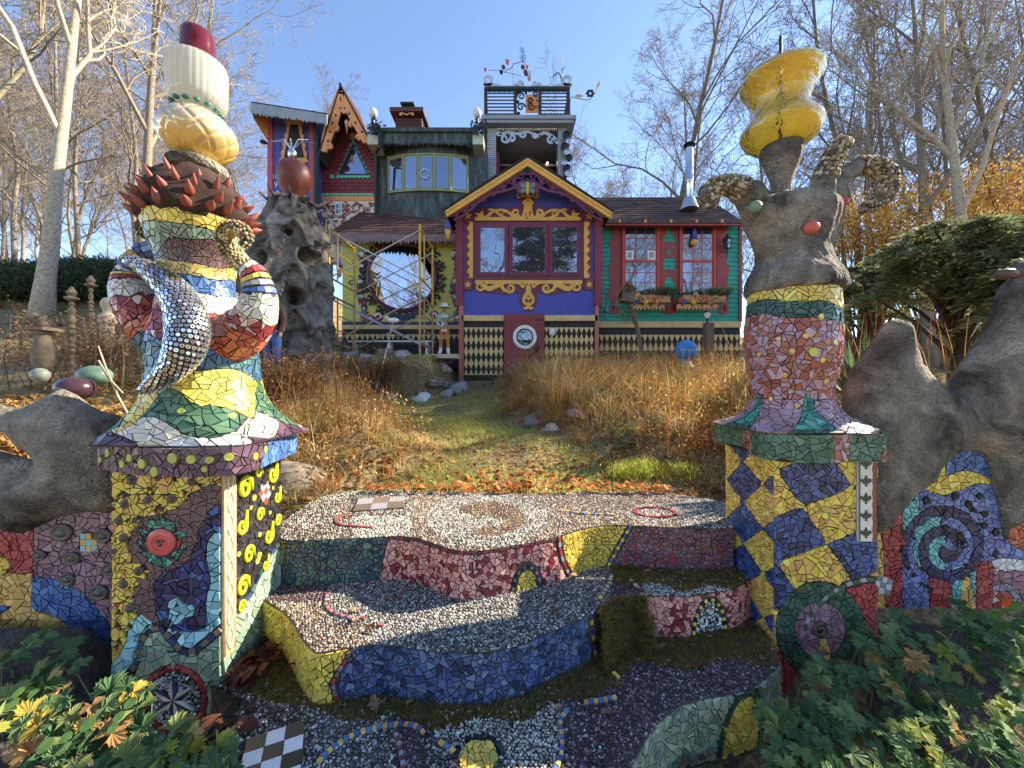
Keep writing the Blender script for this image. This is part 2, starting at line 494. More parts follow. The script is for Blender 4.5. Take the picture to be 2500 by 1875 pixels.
def shards(u0, u1, v0, v1, size, r, coarse=1.55):
 s = size * coarse
 nu = max(1, round((u1 - u0) / s)); nv = max(1, round((v1 - v0) / s))
 du = (u1 - u0) / nu; dv = (v1 - v0) / nv
 site = {}
 for i in range(-1, nu + 1):
  for j in range(-1, nv + 1):
   site[i, j] = (u0 + (i + r.random()) * du, v0 + (j + r.random()) * dv)
 out = []
 for (i, j), p in site.items():
  poly = [(u0, v0), (u1, v0), (u1, v1), (u0, v1)]
  for a in range(-2, 3):
   for b in range(-2, 3):
    q = site.get((i + a, j + b))
    if q is None or (a == 0 and b == 0):
     continue
    nx, ny = q[0] - p[0], q[1] - p[1]
    poly = clip_poly(poly, nx, ny, (q[0] ** 2 + q[1] ** 2 - p[0] ** 2 - p[1] ** 2) / 2)
    if len(poly) < 3:
     break
   if len(poly) < 3:
    break
  if len(poly) >= 3:
   out += crack(poly, size * size, r)
 return out
def split_label(poly, lab, depth=0):
 """cut a shard where the design changes; returns [(poly, label)]"""
 c = cent(poly)
 pv = [(p[0] + (c[0] - p[0]) * 0.01, p[1] + (c[1] - p[1]) * 0.01) for p in poly]
 L = [lab(*p) for p in pv]
 lc = lab(*c)
 n = len(poly)
 if all(l == lc for l in L):
  return [(poly, lc)]
 ch = [i for i in range(n) if L[i] != L[(i + 1) % n]]
 if len(ch) == 2:
  pts = []
  for i in ch:
   a, b = poly[i], poly[(i + 1) % n]; la = L[i]
   lo, hi = 0.0, 1.0
   for _ in range(7):
    m = (lo + hi) / 2
    if lab(a[0] + (b[0] - a[0]) * m, a[1] + (b[1] - a[1]) * m) == la:
     lo = m
    else:
     hi = m
   pts.append((a[0] + (b[0] - a[0]) * lo, a[1] + (b[1] - a[1]) * lo))
  i, j = ch
  A = [pts[0]] + [poly[k] for k in range(i + 1, j + 1)] + [pts[1]]
  B = [pts[1]] + [poly[k % n] for k in range(j + 1, i + 1 + n)] + [pts[0]]
  return [(A, L[(i + 1) % n]), (B, L[(j + 1) % n])]
 if depth < 3:
  best = max(((p[0] - c[0]) ** 2 + (p[1] - c[1]) ** 2, p) for p in poly)[1]
  nx, ny = best[0] - c[0], best[1] - c[1]
  k = nx * c[0] + ny * c[1]
  out = []
  for q in (clip_poly(poly, nx, ny, k), clip_poly(poly, -nx, -ny, -k)):
   if len(q) >= 3:
    out += split_label(q, lab, depth + 1)
  return out
 return [(poly, lc)]
def inset(poly, g):
 if parea(poly) < 0:
  poly = poly[::-1]
 n = len(poly)
 out = poly
 for i in range(n):
  a, b = poly[i], poly[(i + 1) % n]
  ex, ey = b[0] - a[0], b[1] - a[1]
  l = math.hypot(ex, ey)
  if l < 1e-7:
   continue
  nx, ny = ey / l, -ex / l       # outward for CCW
  out = clip_poly(out, nx, ny, nx * a[0] + ny * a[1] - g)
  if len(out) < 3:
   return []
 # drop near-double points
 res = []
 for p in out:
  if not res or math.hypot(p[0] - res[-1][0], p[1] - res[-1][1]) > g * 0.3:
   res.append(p)
 if len(res) > 2 and math.hypot(res[0][0] - res[-1][0], res[0][1] - res[-1][1]) < g * 0.3:
  res.pop()
 return res if len(res) >= 3 else []
class Mosaic:
 """gathers the shards of one thing; the largest in view become objects, the rest one part"""
 def __init__(s, root, seed, most=300):
  s.root = root; s.r = random.Random(seed); s.t = []; s.most = most
 def tile(s, poly, surf, col, part, thick=0.007, name='tile', tilt=0.05):
  if parea(poly) < 0:
   poly = poly[::-1]
  c = cent(poly)
  pc, nc = surf(*c)
  tx, ty = s.r.gauss(0, tilt), s.r.gauss(0, tilt)
  top = []; bot = []
  for p in poly:
   q, m = surf(*p)
   lift = thick + (p[0] - c[0]) * tx + (p[1] - c[1]) * ty
   top.append(q + m * lift); bot.append(q - m * 0.004)
  n = len(poly)
  a = top[1] - top[0]; b = top[-1] - top[0]
  if a.cross(b).dot(nc) < 0:
   top.reverse(); bot.reverse()
  fs = [tuple(range(n))] + [(i, i + n, (i + 1) % n + n, (i + 1) % n) for i in range(n)]
  view = Vector((0, 0, EYE)) - pc
  dist = view.length
  face = max(0.0, nc.dot(view) / dist)
  s.t.append((abs(parea(poly)) * face / dist ** 2, top + bot, fs, col, part, pc, name))
 def field(s, u0, u1, v0, v1, size, surf, lab, part, gap=0.0035, thick=0.007, coarse=1.55):
  cells = shards(u0, u1, v0, v1, size, s.r, coarse)
  for cell in cells:
   for poly, l in split_label(cell, lab):
    if l is None or len(poly) < 3:
     continue
    if l == 'ribbed':
     s.ribs(poly, surf, part)
     continue
    a = abs(parea(poly))
    if a < size * size * 0.05:
     continue
    g = inset(poly, gap * s.r.uniform(.45, 1.05))
    if len(g) < 3 or abs(parea(g)) < size * size * 0.03:
     continue
    s.tile(g, surf, vary(s.r.choice(PAL[l]), 0.17, s.r), part, thick * s.r.uniform(.7, 1.4))
 def ribs(s, poly, surf, part):
  a = s.r.uniform(0, math.pi)
  nx, ny = math.cos(a), math.sin(a)
  ds = [nx * p[0] + ny * p[1] for p in poly]
  g = inset(poly, 0.002)
  if len(g) < 3:
   return
  k = min(ds); i = 0
  while k < max(ds):
   w = 0.0024 if i % 2 else 0.0068
   q = clip_poly(clip_poly(g, nx, ny, k + w), -nx, -ny, -k)
   if len(q) >= 3 and abs(parea(q)) > 4e-6:
    s.tile(q, surf, vary(s.r.choice(PAL['ribA' if i % 2 == 0 else 'ribB']), 0.12, s.r), part, 0.006, tilt=0.0)
   k += w; i += 1
 def row(s, path, size, wid, surf, cols, part, gap=0.003, thick=0.009, name='border_tile'):
  """square tesserae along a curve drawn on the surface"""
  L = [0.0]
  for a, b in zip(path, path[1:]):
   L.append(L[-1] + math.hypot(b[0] - a[0], b[1] - a[1]))
  n = max(1, int(L[-1] / size))
  def at(t):
   for i in range(len(L) - 1):
    if L[i + 1] >= t:
     k = (t - L[i]) / max(1e-9, L[i + 1] - L[i])
     return (path[i][0] + (path[i + 1][0] - path[i][0]) * k, path[i][1] + (path[i + 1][1] - path[i][1]) * k)
   return path[-1]
  for i in range(n):
   t0 = L[-1] * i / n; t1 = L[-1] * (i + 1) / n
   a, b = at(t0), at(t1)
   ex, ey = b[0] - a[0], b[1] - a[1]
   l = math.hypot(ex, ey) or 1
   nx, ny = -ey / l * wid / 2, ex / l * wid / 2
   j = lambda: s.r.uniform(-0.06, 0.06) * size
   q = [(a[0] - nx + j(), a[1] - ny + j()), (b[0] - nx + j(), b[1] - ny + j()), (b[0] + nx + j(), b[1] + ny + j()), (a[0] + nx + j(), a[1] + ny + j())]
   q = inset(q, gap)
   c = cols[i % len(cols)]
   if len(q) >= 3 and c:
    s.tile(q, surf, vary(s.r.choice(PAL[c]), 0.08, s.r), part, thick, name)
 def dot(s, u, v, r, surf, c, part, thick=0.011, n=12, sx=1.0, name='glass_dot'):
  poly = [(u + r * sx * math.cos(2 * math.pi * i / n), v + r * math.sin(2 * math.pi * i / n)) for i in range(n)]
  s.tile(poly, surf, vary(s.r.choice(PAL[c]), 0.06, s.r), part, thick, name, tilt=0.02)
 def finish(s, rest='tile_field'):
  s.t.sort(key=lambda t: -t[0])
  for sc, vs, fs, col, part, pc, name in s.t[:s.most]:
   me = bpy.data.meshes.new(name)
   me.from_pydata([tuple(v - pc) for v in vs], [], fs)
   at = me.attributes.new('Col', 'FLOAT_COLOR', 'FACE')
   at.data.foreach_set('color', np.tile(np.array((*col, 1.0), np.float32), len(fs)))
   me.materials.append(MATS['tile'])
   o = link(name, me, part)
   o.location = pc
  mb = MB()
  for sc, vs, fs, col, part, pc, name in s.t[s.most:]:
   mb.add(vs, fs, col)
  if mb.v:
   mb.build(rest, 'tile', s.root, kind='stuff')
  s.t = []
# surfaces --------------------------------------------------------------------
def plane_surf(o, du, dv):
 o = Vector(o); du = Vector(du); dv = Vector(dv); n = du.cross(dv).normalized()
 return lambda u, v: (o + du * u + dv * v, n)
class Loft:
 """stack of rounded sections (z, cx, cy, rx, ry, squareness); u = angle * ref, v = profile length"""
 def __init__(s, secs, n=6):
  s.s = smooth_path(secs, n)
  s.L = [0.0]
  for a, b in zip(s.s, s.s[1:]):
   s.L.append(s.L[-1] + math.hypot(b[0] - a[0], b[3] - a[3]) + 1e-6)
  s.len = s.L[-1]
  s.ref = sum(a[3] for a in s.s) / len(s.s)
 def sec(s, v):
  v = min(max(v, 0), s.len)
  lo, hi = 0, len(s.L) - 1
  while hi - lo > 1:
   m = (lo + hi) // 2
   if s.L[m] <= v: lo = m
   else: hi = m
  k = (v - s.L[lo]) / (s.L[hi] - s.L[lo])
  return [a + (b - a) * k for a, b in zip(s.s[lo], s.s[hi])]
 def pt(s, u, v, off=0.0):
  z, cx, cy, rx, ry, q = s.sec(v)
  a = u / s.ref
  c, w = math.cos(a), math.sin(a)
  e = 2.0 / q
  k = (abs(c) ** q + abs(w) ** q) ** (-1.0 / q)
  return Vector((cx + (rx + off) * k * c, cy + (ry + off) * k * w, z))
 def surf(s, u, v):
  h = 0.004
  p = s.pt(u, v)
  du = s.pt(u + h, v) - s.pt(u - h, v); dv = s.pt(u, v + h) - s.pt(u, v - h)
  n = du.cross(dv)
  n = n.normalized() if n.length > 1e-12 else Vector((0, 0, 1))
  return p, n
 def mesh(s, mb, nu=48, nv=60, off=-0.004, col=(1, 1, 1), wob=None):
  vs = []
  for j in range(nv + 1):
   for i in range(nu):
    u = 2 * math.pi * s.ref * i / nu; v = s.len * j / nv
    p = s.pt(u, v, off)
    if wob:
     p = wob(p, i / nu, j / nv)
    vs.append(p)
  fs = [(j * nu + i, j * nu + (i + 1) % nu, (j + 1) * nu + (i + 1) % nu, (j + 1) * nu + i) for j in range(nv) for i in range(nu)]
  fs += [tuple(range(nu - 1, -1, -1)), tuple(nv * nu + i for i in range(nu))]
  return mb.add(vs, fs, col)
class Pipe:
 """bent tapering limb; path of (x,y,z,r); u = angle * ref, v = length along it"""
 def __init__(s, pts, n=8):
  sp = smooth_path(pts, n)
  s.p = [Vector(q[:3]) for q in sp]; s.r = [max(0.004, q[3]) for q in sp]
  s.L = [0.0]
  for a, b in zip(s.p, s.p[1:]):
   s.L.append(s.L[-1] + (b - a).length + 1e-7)
  s.len = s.L[-1]
  s.ref = max(s.r) * 0.75
  s.fr = []
  up = None
  k = len(s.p)
  for i in range(k):
   t = (s.p[min(i + 1, k - 1)] - s.p[max(i - 1, 0)]).normalized()
   if up is None: up = t.orthogonal().normalized()
   up = (up - t * up.dot(t)).normalized()
   s.fr.append((up.copy(), t.cross(up)))
 def at(s, v):
  v = min(max(v, 0), s.len)
  lo, hi = 0, len(s.L) - 1
  while hi - lo > 1:
   m = (lo + hi) // 2
   if s.L[m] <= v: lo = m
   else: hi = m
  k = (v - s.L[lo]) / (s.L[hi] - s.L[lo])
  c = s.p[lo].lerp(s.p[hi], k)
  return c, s.r[lo] + (s.r[hi] - s.r[lo]) * k, s.fr[lo][0].lerp(s.fr[hi][0], k).normalized(), s.fr[lo][1].lerp(s.fr[hi][1], k).normalized()
 def surf(s, u, v):
  c, r, a, b = s.at(v)
  t = u / s.ref
  n = a * math.cos(t) + b * math.sin(t)
  return c + n * r, n
 def mesh(s, mb, n=14, off=-0.004, col=(1, 1, 1)):
  return mb.tube(s.p, [max(0.003, r + off) for r in s.r], n, col)
def pillow(mb, outline, holes, d, T, Rr, spacing=0.045, col=(1, 1, 1), nz=0.02, seed=0, flat_back=False, pxspace=True):
 """organic slab with rounded edges: outline in photo pixels at distance d (or X,Z metres)"""
 conv = (lambda q: (PX(q[0], d), PZ(q[1], d))) if pxspace else (lambda q: q)
 loops = [[conv(q) for q in smooth_path(lp, 5, True)] for lp in [outline] + list(holes)]
 segs = []
 pts = []; edges = []
 for lp in loops:
  o = len(pts); n = len(lp)
  pts += lp
  edges += [(o + i, o + (i + 1) % n) for i in range(n)]
  segs += [(lp[i], lp[(i + 1) % n]) for i in range(n)]
 xs = [p[0] for p in loops[0]]; zs = [p[1] for p in loops[0]]
 S0 = np.array([a for a, b in segs]); S1 = np.array([b for a, b in segs])
 gx, gz = np.meshgrid(np.arange(min(xs), max(xs), spacing), np.arange(min(zs), max(zs), spacing))
 rr = np.random.RandomState(seed)
 gx = gx.ravel() + rr.uniform(-0.3, 0.3, gx.size) * spacing; gz = gz.ravel() + rr.uniform(-0.3, 0.3, gz.size) * spacing
 ok = inpoly_np(gx, gz, loops[0])
 for h in loops[1:]:
  ok &= ~inpoly_np(gx, gz, h)
 def dist(x, z):
  p = np.stack([x, z], -1)[:, None, :]
  dd = (S1 - S0)[None]
  t = np.clip(((p - S0[None]) * dd).sum(-1) / np.maximum(1e-12, (dd ** 2).sum(-1)), 0, 1)
  q = S0[None] + dd * t[..., None]
  return np.sqrt(((p - q) ** 2).sum(-1)).min(1)
 gx, gz = gx[ok], gz[ok]
 D = dist(gx, gz)
 keep = D > spacing * 0.4
 gx, gz, D = gx[keep], gz[keep], D[keep]
 nb = len(pts)
 allp = [Vector(p) for p in pts] + [Vector((x, z)) for x, z in zip(gx, gz)]
 res = delaunay_2d_cdt(allp, edges, [], 0, 1e-5)
 vo, fo, orig = res[0], res[2], res[3]
 VX = np.array([v[0] for v in vo]); VZ = np.array([v[1] for v in vo])
 DD = dist(VX, VZ)
 fs = []
 for f in fo:
  cx = sum(VX[i] for i in f) / 3; cz = sum(VZ[i] for i in f) / 3
  if inpoly(cx, cz, loops[0]) and not any(inpoly(cx, cz, h) for h in loops[1:]):
   fs.append(tuple(f))
 t = T * np.sqrt(np.maximum(0, 1 - (1 - np.minimum(DD / Rr, 1)) ** 2))
 front = []; back = []
 for i in range(len(VX)):
  k = noise.noise(Vector((VX[i] * 2.1, VZ[i] * 2.1, seed))) * nz * 2 + noise.noise(Vector((VX[i] * 7, VZ[i] * 7, seed + 5))) * nz * 0.6
  w = min(1, DD[i] / (Rr * 0.6))
  front.append((VX[i], d - t[i] - k * w, VZ[i]))
  back.append((VX[i], d + (0.02 if flat_back else t[i]) + k * w * 0.5, VZ[i]))
 n = len(front)
 # orient front faces towards the camera
 F = []
 for f in fs:
  a = (VX[f[1]] - VX[f[0]]) * (VZ[f[2]] - VZ[f[0]]) - (VX[f[2]] - VX[f[0]]) * (VZ[f[1]] - VZ[f[0]])
  g = f if a > 0 else f[::-1]
  F.append(g)
  F.append(tuple(i + n for i in g[::-1]))
 # rim joins front and back
 cnt = {}
 for g in F[::2]:
  for a, b in ((g[0], g[1]), (g[1], g[2]), (g[2], g[0])):
   cnt[(a, b)] = 1
 for (a, b) in list(cnt):
  if (b, a) not in cnt:
   F.append((b, a, a + n, b + n))
 return mb.add(front + back, F, col)
# small-stone and blade scatter --------------------------------------------------
def ico():
 t = (1 + 5 ** 0.5) / 2
 v = np.array([(-1, t, 0), (1, t, 0), (-1, -t, 0), (1, -t, 0), (0, -1, t), (0, 1, t), (0, -1, -t), (0, 1, -t), (t, 0, -1), (t, 0, 1), (-t, 0, -1), (-t, 0, 1)], float)
 v /= np.linalg.norm(v[0])
 f = np.array([(0, 11, 5), (0, 5, 1), (0, 1, 7), (0, 7, 10), (0, 10, 11), (1, 5, 9), (5, 11, 4), (11, 10, 2), (10, 7, 6), (7, 1, 8), (3, 9, 4), (3, 4, 2), (3, 2, 6), (3, 6, 8), (3, 8, 9), (4, 9, 5), (2, 4, 11), (6, 2, 10), (8, 6, 7), (9, 8, 1)])
 return v, f
ICOV, ICOF = ico()
def stones(name, Pts, Nrm, size, cols, parent, seed, kind='stuff', mat='stone', flat=0.6, lo=0.6, hi=1.3):
 """pebbles set at points, lying flat on the surface normals"""
 n = len(Pts)
 r = np.random.RandomState(seed)
 Pts = np.asarray(Pts, float); Nrm = np.asarray(Nrm, float)
 a = r.normal(size=(n, 3)); a -= Nrm * (a * Nrm).sum(1, keepdims=True); a /= np.linalg.norm(a, axis=1, keepdims=True)
 b = np.cross(Nrm, a)
 s = (np.asarray(size) * r.uniform(lo, hi, n))[:, None]
 ax = s * r.uniform(0.9, 1.4, (n, 1)); by = s * r.uniform(0.7, 1.0, (n, 1)); cz = s * r.uniform(flat * 0.8, flat * 1.2, (n, 1))
 J = ICOV[None] * (1 + r.uniform(-0.18, 0.18, (n, 12, 1)))
 V = Pts[:, None, :] + J[..., 0:1] * (a * ax)[:, None] + J[..., 1:2] * (b * by)[:, None] + J[..., 2:3] * (Nrm * cz)[:, None]
 F = ICOF[None] + (np.arange(n) * 12)[:, None, None]
 C = np.repeat(np.asarray(cols, float)[:, None, :], 20, 1)
 return np_mesh(name, V.reshape(-1, 3), F.reshape(-1, 3), C.reshape(-1, 3), mat, parent, kind, smooth=True)
def blades(name, Pts, H, Wd, lean, cols, mat, seed, parent=None, kind='stuff', segs=2, dirs=None):
 """bent grass blades / stalks as thin folded strips"""
 n = len(Pts)
 r = np.random.RandomState(seed)
 Pts = np.asarray(Pts, float); H = np.broadcast_to(np.asarray(H, float), (n,)); Wd = np.broadcast_to(np.asarray(Wd, float), (n,))
 az = r.uniform(0, 2 * np.pi, n) if dirs is None else dirs
 ln = np.abs(r.normal(lean, lean * 0.5, n))
 D = np.stack([np.cos(az), np.sin(az), np.zeros(n)], 1)
 fa = r.uniform(0, 2 * np.pi, n)
 Sd = np.stack([np.cos(fa), np.sin(fa), np.zeros(n)], 1)
 rows = []
 for k in range(segs + 1):
  t = k / segs
  c = Pts + D * (H * ln * t ** 1.8)[:, None] + np.array([0, 0, 1.0]) * (H * (t - 0.35 * ln * t * t))[:, None]
  w = (Wd * (1 - 0.85 * t))[:, None]
  rows += [c - Sd * w, c + Sd * w]
 V = np.stack(rows, 1)
 m = 2 * (segs + 1)
 F = []
 for k in range(segs):
  F.append([2 * k, 2 * k + 1, 2 * k + 3, 2 * k + 2])
 F = np.array(F)[None] + (np.arange(n) * m)[:, None, None]
 C = np.repeat(np.asarray(cols, float)[:, None, :], segs, 1)
 return np_mesh(name, V.reshape(-1, 3), F.reshape(-1, 4), C.reshape(-1, 3), mat, parent, kind)
def pick(pal, n, seed, var=0.2):
 r = np.random.RandomState(seed)
 P_ = np.array([lin(h) for h in pal])
 c = P_[r.randint(0, len(P_), n)]
 return np.clip(c * (1 + r.uniform(-var, var, (n, 1))), 0, 1)
tile_mat()
rough_attr('stone', 0.75, 0, 0.5, 60, 0.35)
rough_attr('blade', 0.8, 0.5, 0.0, 20, 0.15)
rough_attr('leafm', 0.65, 0.35, 0.3, 30, 0.18)
rough_attr('matte', 0.8, 0, 0.3, 30, 0.3)
rough_attr('bark', 0.9, 0, 0.9, 18, 0.15, 0.4)
rough_attr('twig', 0.9, 0, 0.0, 10, 0.15, 0.3)
concrete('mortar', (0.05, 0.045, 0.04), (0.10, 0.09, 0.08), 6)
concrete('greycement', (0.07, 0.06, 0.05), (0.44, 0.39, 0.32), 2.6, 1.0)
# ------------------------------------------------------------------ the lie of the land
def sst(t):
 t = np.clip(t, 0, 1)
 return t * t * (3 - 2 * t)
FY = [-80, 2.0, 3.35, 3.7, 10, 12, 20, 40, 90, 300]
FZ = [-0.45, -0.32, 0.30, 0.50, 1.58, 2.0, 3.3, 6.5, 11, 22]
def path_c(y):
 return np.interp(y, [3.6, 5, 7, 9, 11], [0.15, 0.05, -1.2, -1.7, -1.8])
def path_w(y):
 return np.interp(y, [3.6, 4.2, 5, 7, 9, 11], [1.5, 1.1, 0.7, 0.8, 0.9, 0.9])
def H(x, y):
 x = np.asarray(x, float); y = np.asarray(y, float)
 z = np.interp(y, FY, FZ)
 dp = np.abs(x - path_c(y)) - path_w(y)
 z = z + 0.34 * sst(dp / 1.3) * sst((y - 3.7) / 1.2) * sst((11.5 - y) / 2.5)
 z = z + 0.25 * sst((-x - 3.0) / 2.0) * sst((y - 2.7) / 1.5) + 0.55 * sst((-x - 3) / 3.0) * sst((y - 5.0) / 4.0)
 z = z + 2.6 * sst((-x - 6) / 9.0) * sst((y - 7) / 8.0)
 z = z + 0.9 * sst((x - 2.2) / 1.5) * sst((y - 2.85) / 1.2) * sst((7 - y) / 4.0)
 ter = sst((y - 8.25) / 0.35) * sst((x + 6.5) / 0.8) * sst((-1.55 - x) / 0.35) * (y < 14)
 z = z + np.maximum(0, 2.24 - z) * ter
 st = (np.abs(x) < 1.75) & (y < 3.45)
 z = np.where(st, np.minimum(z, -0.34), z)
 z = z + 0.035 * np.sin(x * 3.1 + y * 1.3) * np.sin(y * 2.7 - x) * (y > 3.6)
 return z
def Hs(x, y):
 return float(H(x, y))
def ground_mat():
 m, t, n, p = _base('soil_and_turf')
 tc, nz, b = _bump(t, n, p, 14, 0.9, 0.06, 10)
 n1 = n.new('ShaderNodeTexNoise'); n1.inputs['Scale'].default_value = 1.1; n1.inputs['Detail'].default_value = 10; n1.inputs['Roughness'].default_value = 0.7
 t.links.new(tc.outputs['Object'], n1.inputs['Vector'])
 r = n.new('ShaderNodeValToRGB'); e = r.color_ramp
 e.elements[0].position = 0.33; e.elements[0].color = (0.10, 0.068, 0.04, 1)
 e.elements[1].position = 0.68; e.elements[1].color = (0.17, 0.17, 0.06, 1)
 q = e.elements.new(0.5); q.color = (0.25, 0.185, 0.095, 1)
 t.links.new(n1.outputs['Fac'], r.inputs['Fac'])
 n2 = n.new('ShaderNodeTexNoise'); n2.inputs['Scale'].default_value = 22; n2.inputs['Detail'].default_value = 8
 t.links.new(tc.outputs['Object'], n2.inputs['Vector'])
 r2 = n.new('ShaderNodeMapRange'); r2.inputs['From Min'].default_value = 0.3; r2.inputs['From Max'].default_value = 0.7; r2.inputs['To Min'].default_value = 0.5; r2.inputs['To Max'].default_value = 1.5
 t.links.new(n2.outputs['Fac'], r2.inputs['Value'])
 mul = n.new('ShaderNodeMix'); mul.data_type = 'RGBA'; mul.blend_type = 'MULTIPLY'; mul.inputs['Factor'].default_value = 1
 t.links.new(r.outputs['Color'], mul.inputs[6]); t.links.new(r2.outputs['Result'], mul.inputs[7])
 t.links.new(mul.outputs[2], p.inputs['Base Color'])
 p.inputs['Roughness'].default_value = 0.95; p.inputs['Specular IOR Level'].default_value = 0.1
 MATS['ground'] = m
ground_mat()
def spaced(a, b, lo, hi, fine, grow):
 xs = list(np.arange(lo, hi + 1e-6, fine))
 s = fine
 while xs[-1] < b:
  s *= grow; xs.append(xs[-1] + s)
 s = fine
 while xs[0] > a:
  s *= grow; xs.insert(0, xs[0] - s)
 return np.array(xs)
gx = spaced(-260, 260, -8, 8, 0.12, 1.12); gy = spaced(-90, 320, 0, 13, 0.11, 1.12)
XX, YY = np.meshgrid(gx, gy)
V = np.stack([XX, YY, H(XX, YY)], -1).reshape(-1, 3)
nx, ny = len(gx), len(gy)
I = (np.arange(ny - 1)[:, None] * nx + np.arange(nx - 1)[None]).ravel()
F = np.stack([I, I + 1, I + nx + 1, I + nx], 1)
np_mesh('ground', V, F, np.ones((len(F), 3)) * 0.1, 'ground', None, 'structure', True)
# ------------------------------------------------------------------ the three mosaic steps
Z0, Z1, Z2 = 0.0, 0.258, 0.557
class Curve:
 """upright face along a curve on plan: u = length, v = height"""
 def __init__(s, pxs, z, n=4):
  s.px = smooth_path(pxs, n)
  s.p = [G(a, b, z) for a, b in s.px]
  s.L = [0.0]
  for a, b in zip(s.p, s.p[1:]):
   s.L.append(s.L[-1] + (b - a).length + 1e-7)
  s.len = s.L[-1]
  s.LA = np.array(s.L); s.PA = np.array([q[0] for q in s.px])
  s.X = np.array([q[0] for q in s.p]); s.Y = np.array([q[1] for q in s.p])
 def surf(s, u, v):
  x = np.interp(u, s.LA, s.X); y = np.interp(u, s.LA, s.Y)
  x0 = np.interp(u - 0.02, s.LA, s.X); x1 = np.interp(u + 0.02, s.LA, s.X)
  y0 = np.interp(u - 0.02, s.LA, s.Y); y1 = np.interp(u + 0.02, s.LA, s.Y)
  n = Vector((y1 - y0, -(x1 - x0), 0))
  n = n.normalized() if n.length > 1e-9 else Vector((0, -1, 0))
  return Vector((x, y, v)), n
 def pxat(s, u):
  return float(np.interp(u, s.LA, s.PA))
 def uat(s, px):
  return float(np.interp(px, s.PA, s.LA))
E1 = [(612, 1444), (652, 1471), (687, 1489), (711, 1513), (727, 1539), (745, 1568), (772, 1592), (805, 1590), (858, 1580), (923, 1573), (993, 1580), (1081, 1591), (1150, 1594), (1216, 1585), (1281, 1570), (1334, 1545), (1395, 1521), (1452, 1493), (1478, 1472), (1513, 1458), (1570, 1455), (1631, 1454), (1683, 1455), (1725, 1447), (1771, 1441), (1805, 1430), (1835, 1410)]
E2 = [(655, 1296), (672, 1310), (700, 1319), (753, 1320), (818, 1316), (884, 1314), (950, 1309), (1015, 1313), (1059, 1327), (1103, 1342), (1146, 1346), (1194, 1342), (1259, 1331), (1325, 1320), (1369, 1309), (1421, 1292), (1478, 1283), (1530, 1283), (1587, 1286), (1674, 1289), (1740, 1290), (1790, 1288)]
E0 = [(1470, 2010), (1500, 1950), (1539, 1875), (1587, 1788), (1622, 1749), (1666, 1720), (1718, 1705), (1784, 1694), (1832, 1679), (1867, 1657), (1905, 1622)]
c1, c2, c0 = Curve(E1, Z1), Curve(E2, Z2), Curve(E0, Z0)
concrete('bed', (0.05, 0.044, 0.04), (0.13, 0.11, 0.09), 9)
poly0 = [(-1.62, 2.75), (-1.62, 2.05), (-1.36, 1.95), (-1.30, 1.75), (-1.28, 1.5), (-1.28, 1.0), (0.30, 1.0)] + [(p.x, p.y) for p in c0.p] + [(1.62, 2.45), (1.62, 2.9)]
poly1 = [(p.x, p.y) for p in c1.p] + [(1.64, 3.0), (-1.62, 3.0)]
backE2 = [(1790, 1232), (1700, 1215), (1600, 1203), (1450, 1200), (1300, 1206), (1150, 1203), (1000, 1198), (900, 1197), (827, 1204), (775, 1217), (718, 1255), (675, 1285)]
poly2 = [(p.x, p.y) for p in c2.p] + [tuple(G(a, b, Z2))[:2] for a, b in smooth_path(backE2, 4)]
def step(name, poly, z0, z1):
 o = MB().slab(poly, z0, z1).build(name, 'bed', None, kind='structure')
 return o
land = step('landing', poly0, -0.5, Z0)
st1 = step('step', poly1, -0.3, Z1)
st2 = step('step', poly2, -0.3, Z2)
def arch(px, h, cx, rx, top):
 """inside a half-round at the foot of a riser"""
 return ((px - cx) / rx) ** 2 + (h / top) ** 2 < 1
# risers
def lab2(u, v):
 px = c2.pxat(u); h = (v - Z1) / (Z2 - Z1)
 if px < 697 - 22 * (1 - h) ** 2: return 'yellow'
 if px < 712 - 22 * (1 - h) ** 2: return 'greyblue'
 if px < 950 - 26 * (1 - h): return 'bluegreen'
 if arch(px, h, 1285, 27, 0.42): return 'yellow'
 if arch(px, h, 1285, 40, 0.60): return None
 q = 1366 + 26 * (1 - h) ** 2
 if px < q - 9: return 'pinkred' if h < 0.93 else 'maroon'
 if px < q + 6: return None
 w = 1540 - 55 * (1 - h)
 if px < w - 9: return 'yellow'
 if px < w + 7: return None
 return 'mauvered'
m2 = Mosaic(st2, 21)
m2.field(0, c2.len, Z1 - 0.01, Z2 - 0.004, 0.036, c2.surf, lab2, st2, 0.004)
def sidecurve(c, f, n=14, z0=Z1, z1=Z2):
 return [(c.uat(f(i / n)), z0 + (z1 - z0) * i / n) for i in range(n + 1)]
m2.row(sidecurve(c2, lambda h: 1365 + 26 * (1 - h) ** 2), 0.034, 0.026, c2.surf, ['maroon', 'greyt', 'red'], st2)
m2.row(sidecurve(c2, lambda h: 1539 - 55 * (1 - h)), 0.034, 0.026, c2.surf, ['yellow', 'blue'], st2)
m2.row([(c2.uat(1285 + 33 * math.cos(a)), Z1 + 0.5 * (Z2 - Z1) * math.sin(a)) for a in np.linspace(0.05, math.pi - 0.05, 20)], 0.026, 0.022, c2.surf, ['navy', 'brown'], st2)
def lab1(u, v):
 px = c1.pxat(u); h = (v - Z0) / (Z1 - Z0)
 b = 812 + 60 * max(0, h - 0.35) ** 1.3 * 1.6 + 40 * max(0, 0.35 - h)
 if px < b - 7: return 'yellow'
 if px < b + 7: return None
 if px < 1432 + 12 * (1 - h): return 'stepblue'
 if px < 1450 + 12 * (1 - h): return None
 if px < 1556 - 12 * math.sin(h * 3.1): return None
 if px < 1568 - 12 * math.sin(h * 3.1): return None
 if arch(px, h, 1731, 33, 0.74): return None
 if arch(px, h, 1731, 45, 0.92): return None
 return 'pinkred'
m1 = Mosaic(st1, 22)
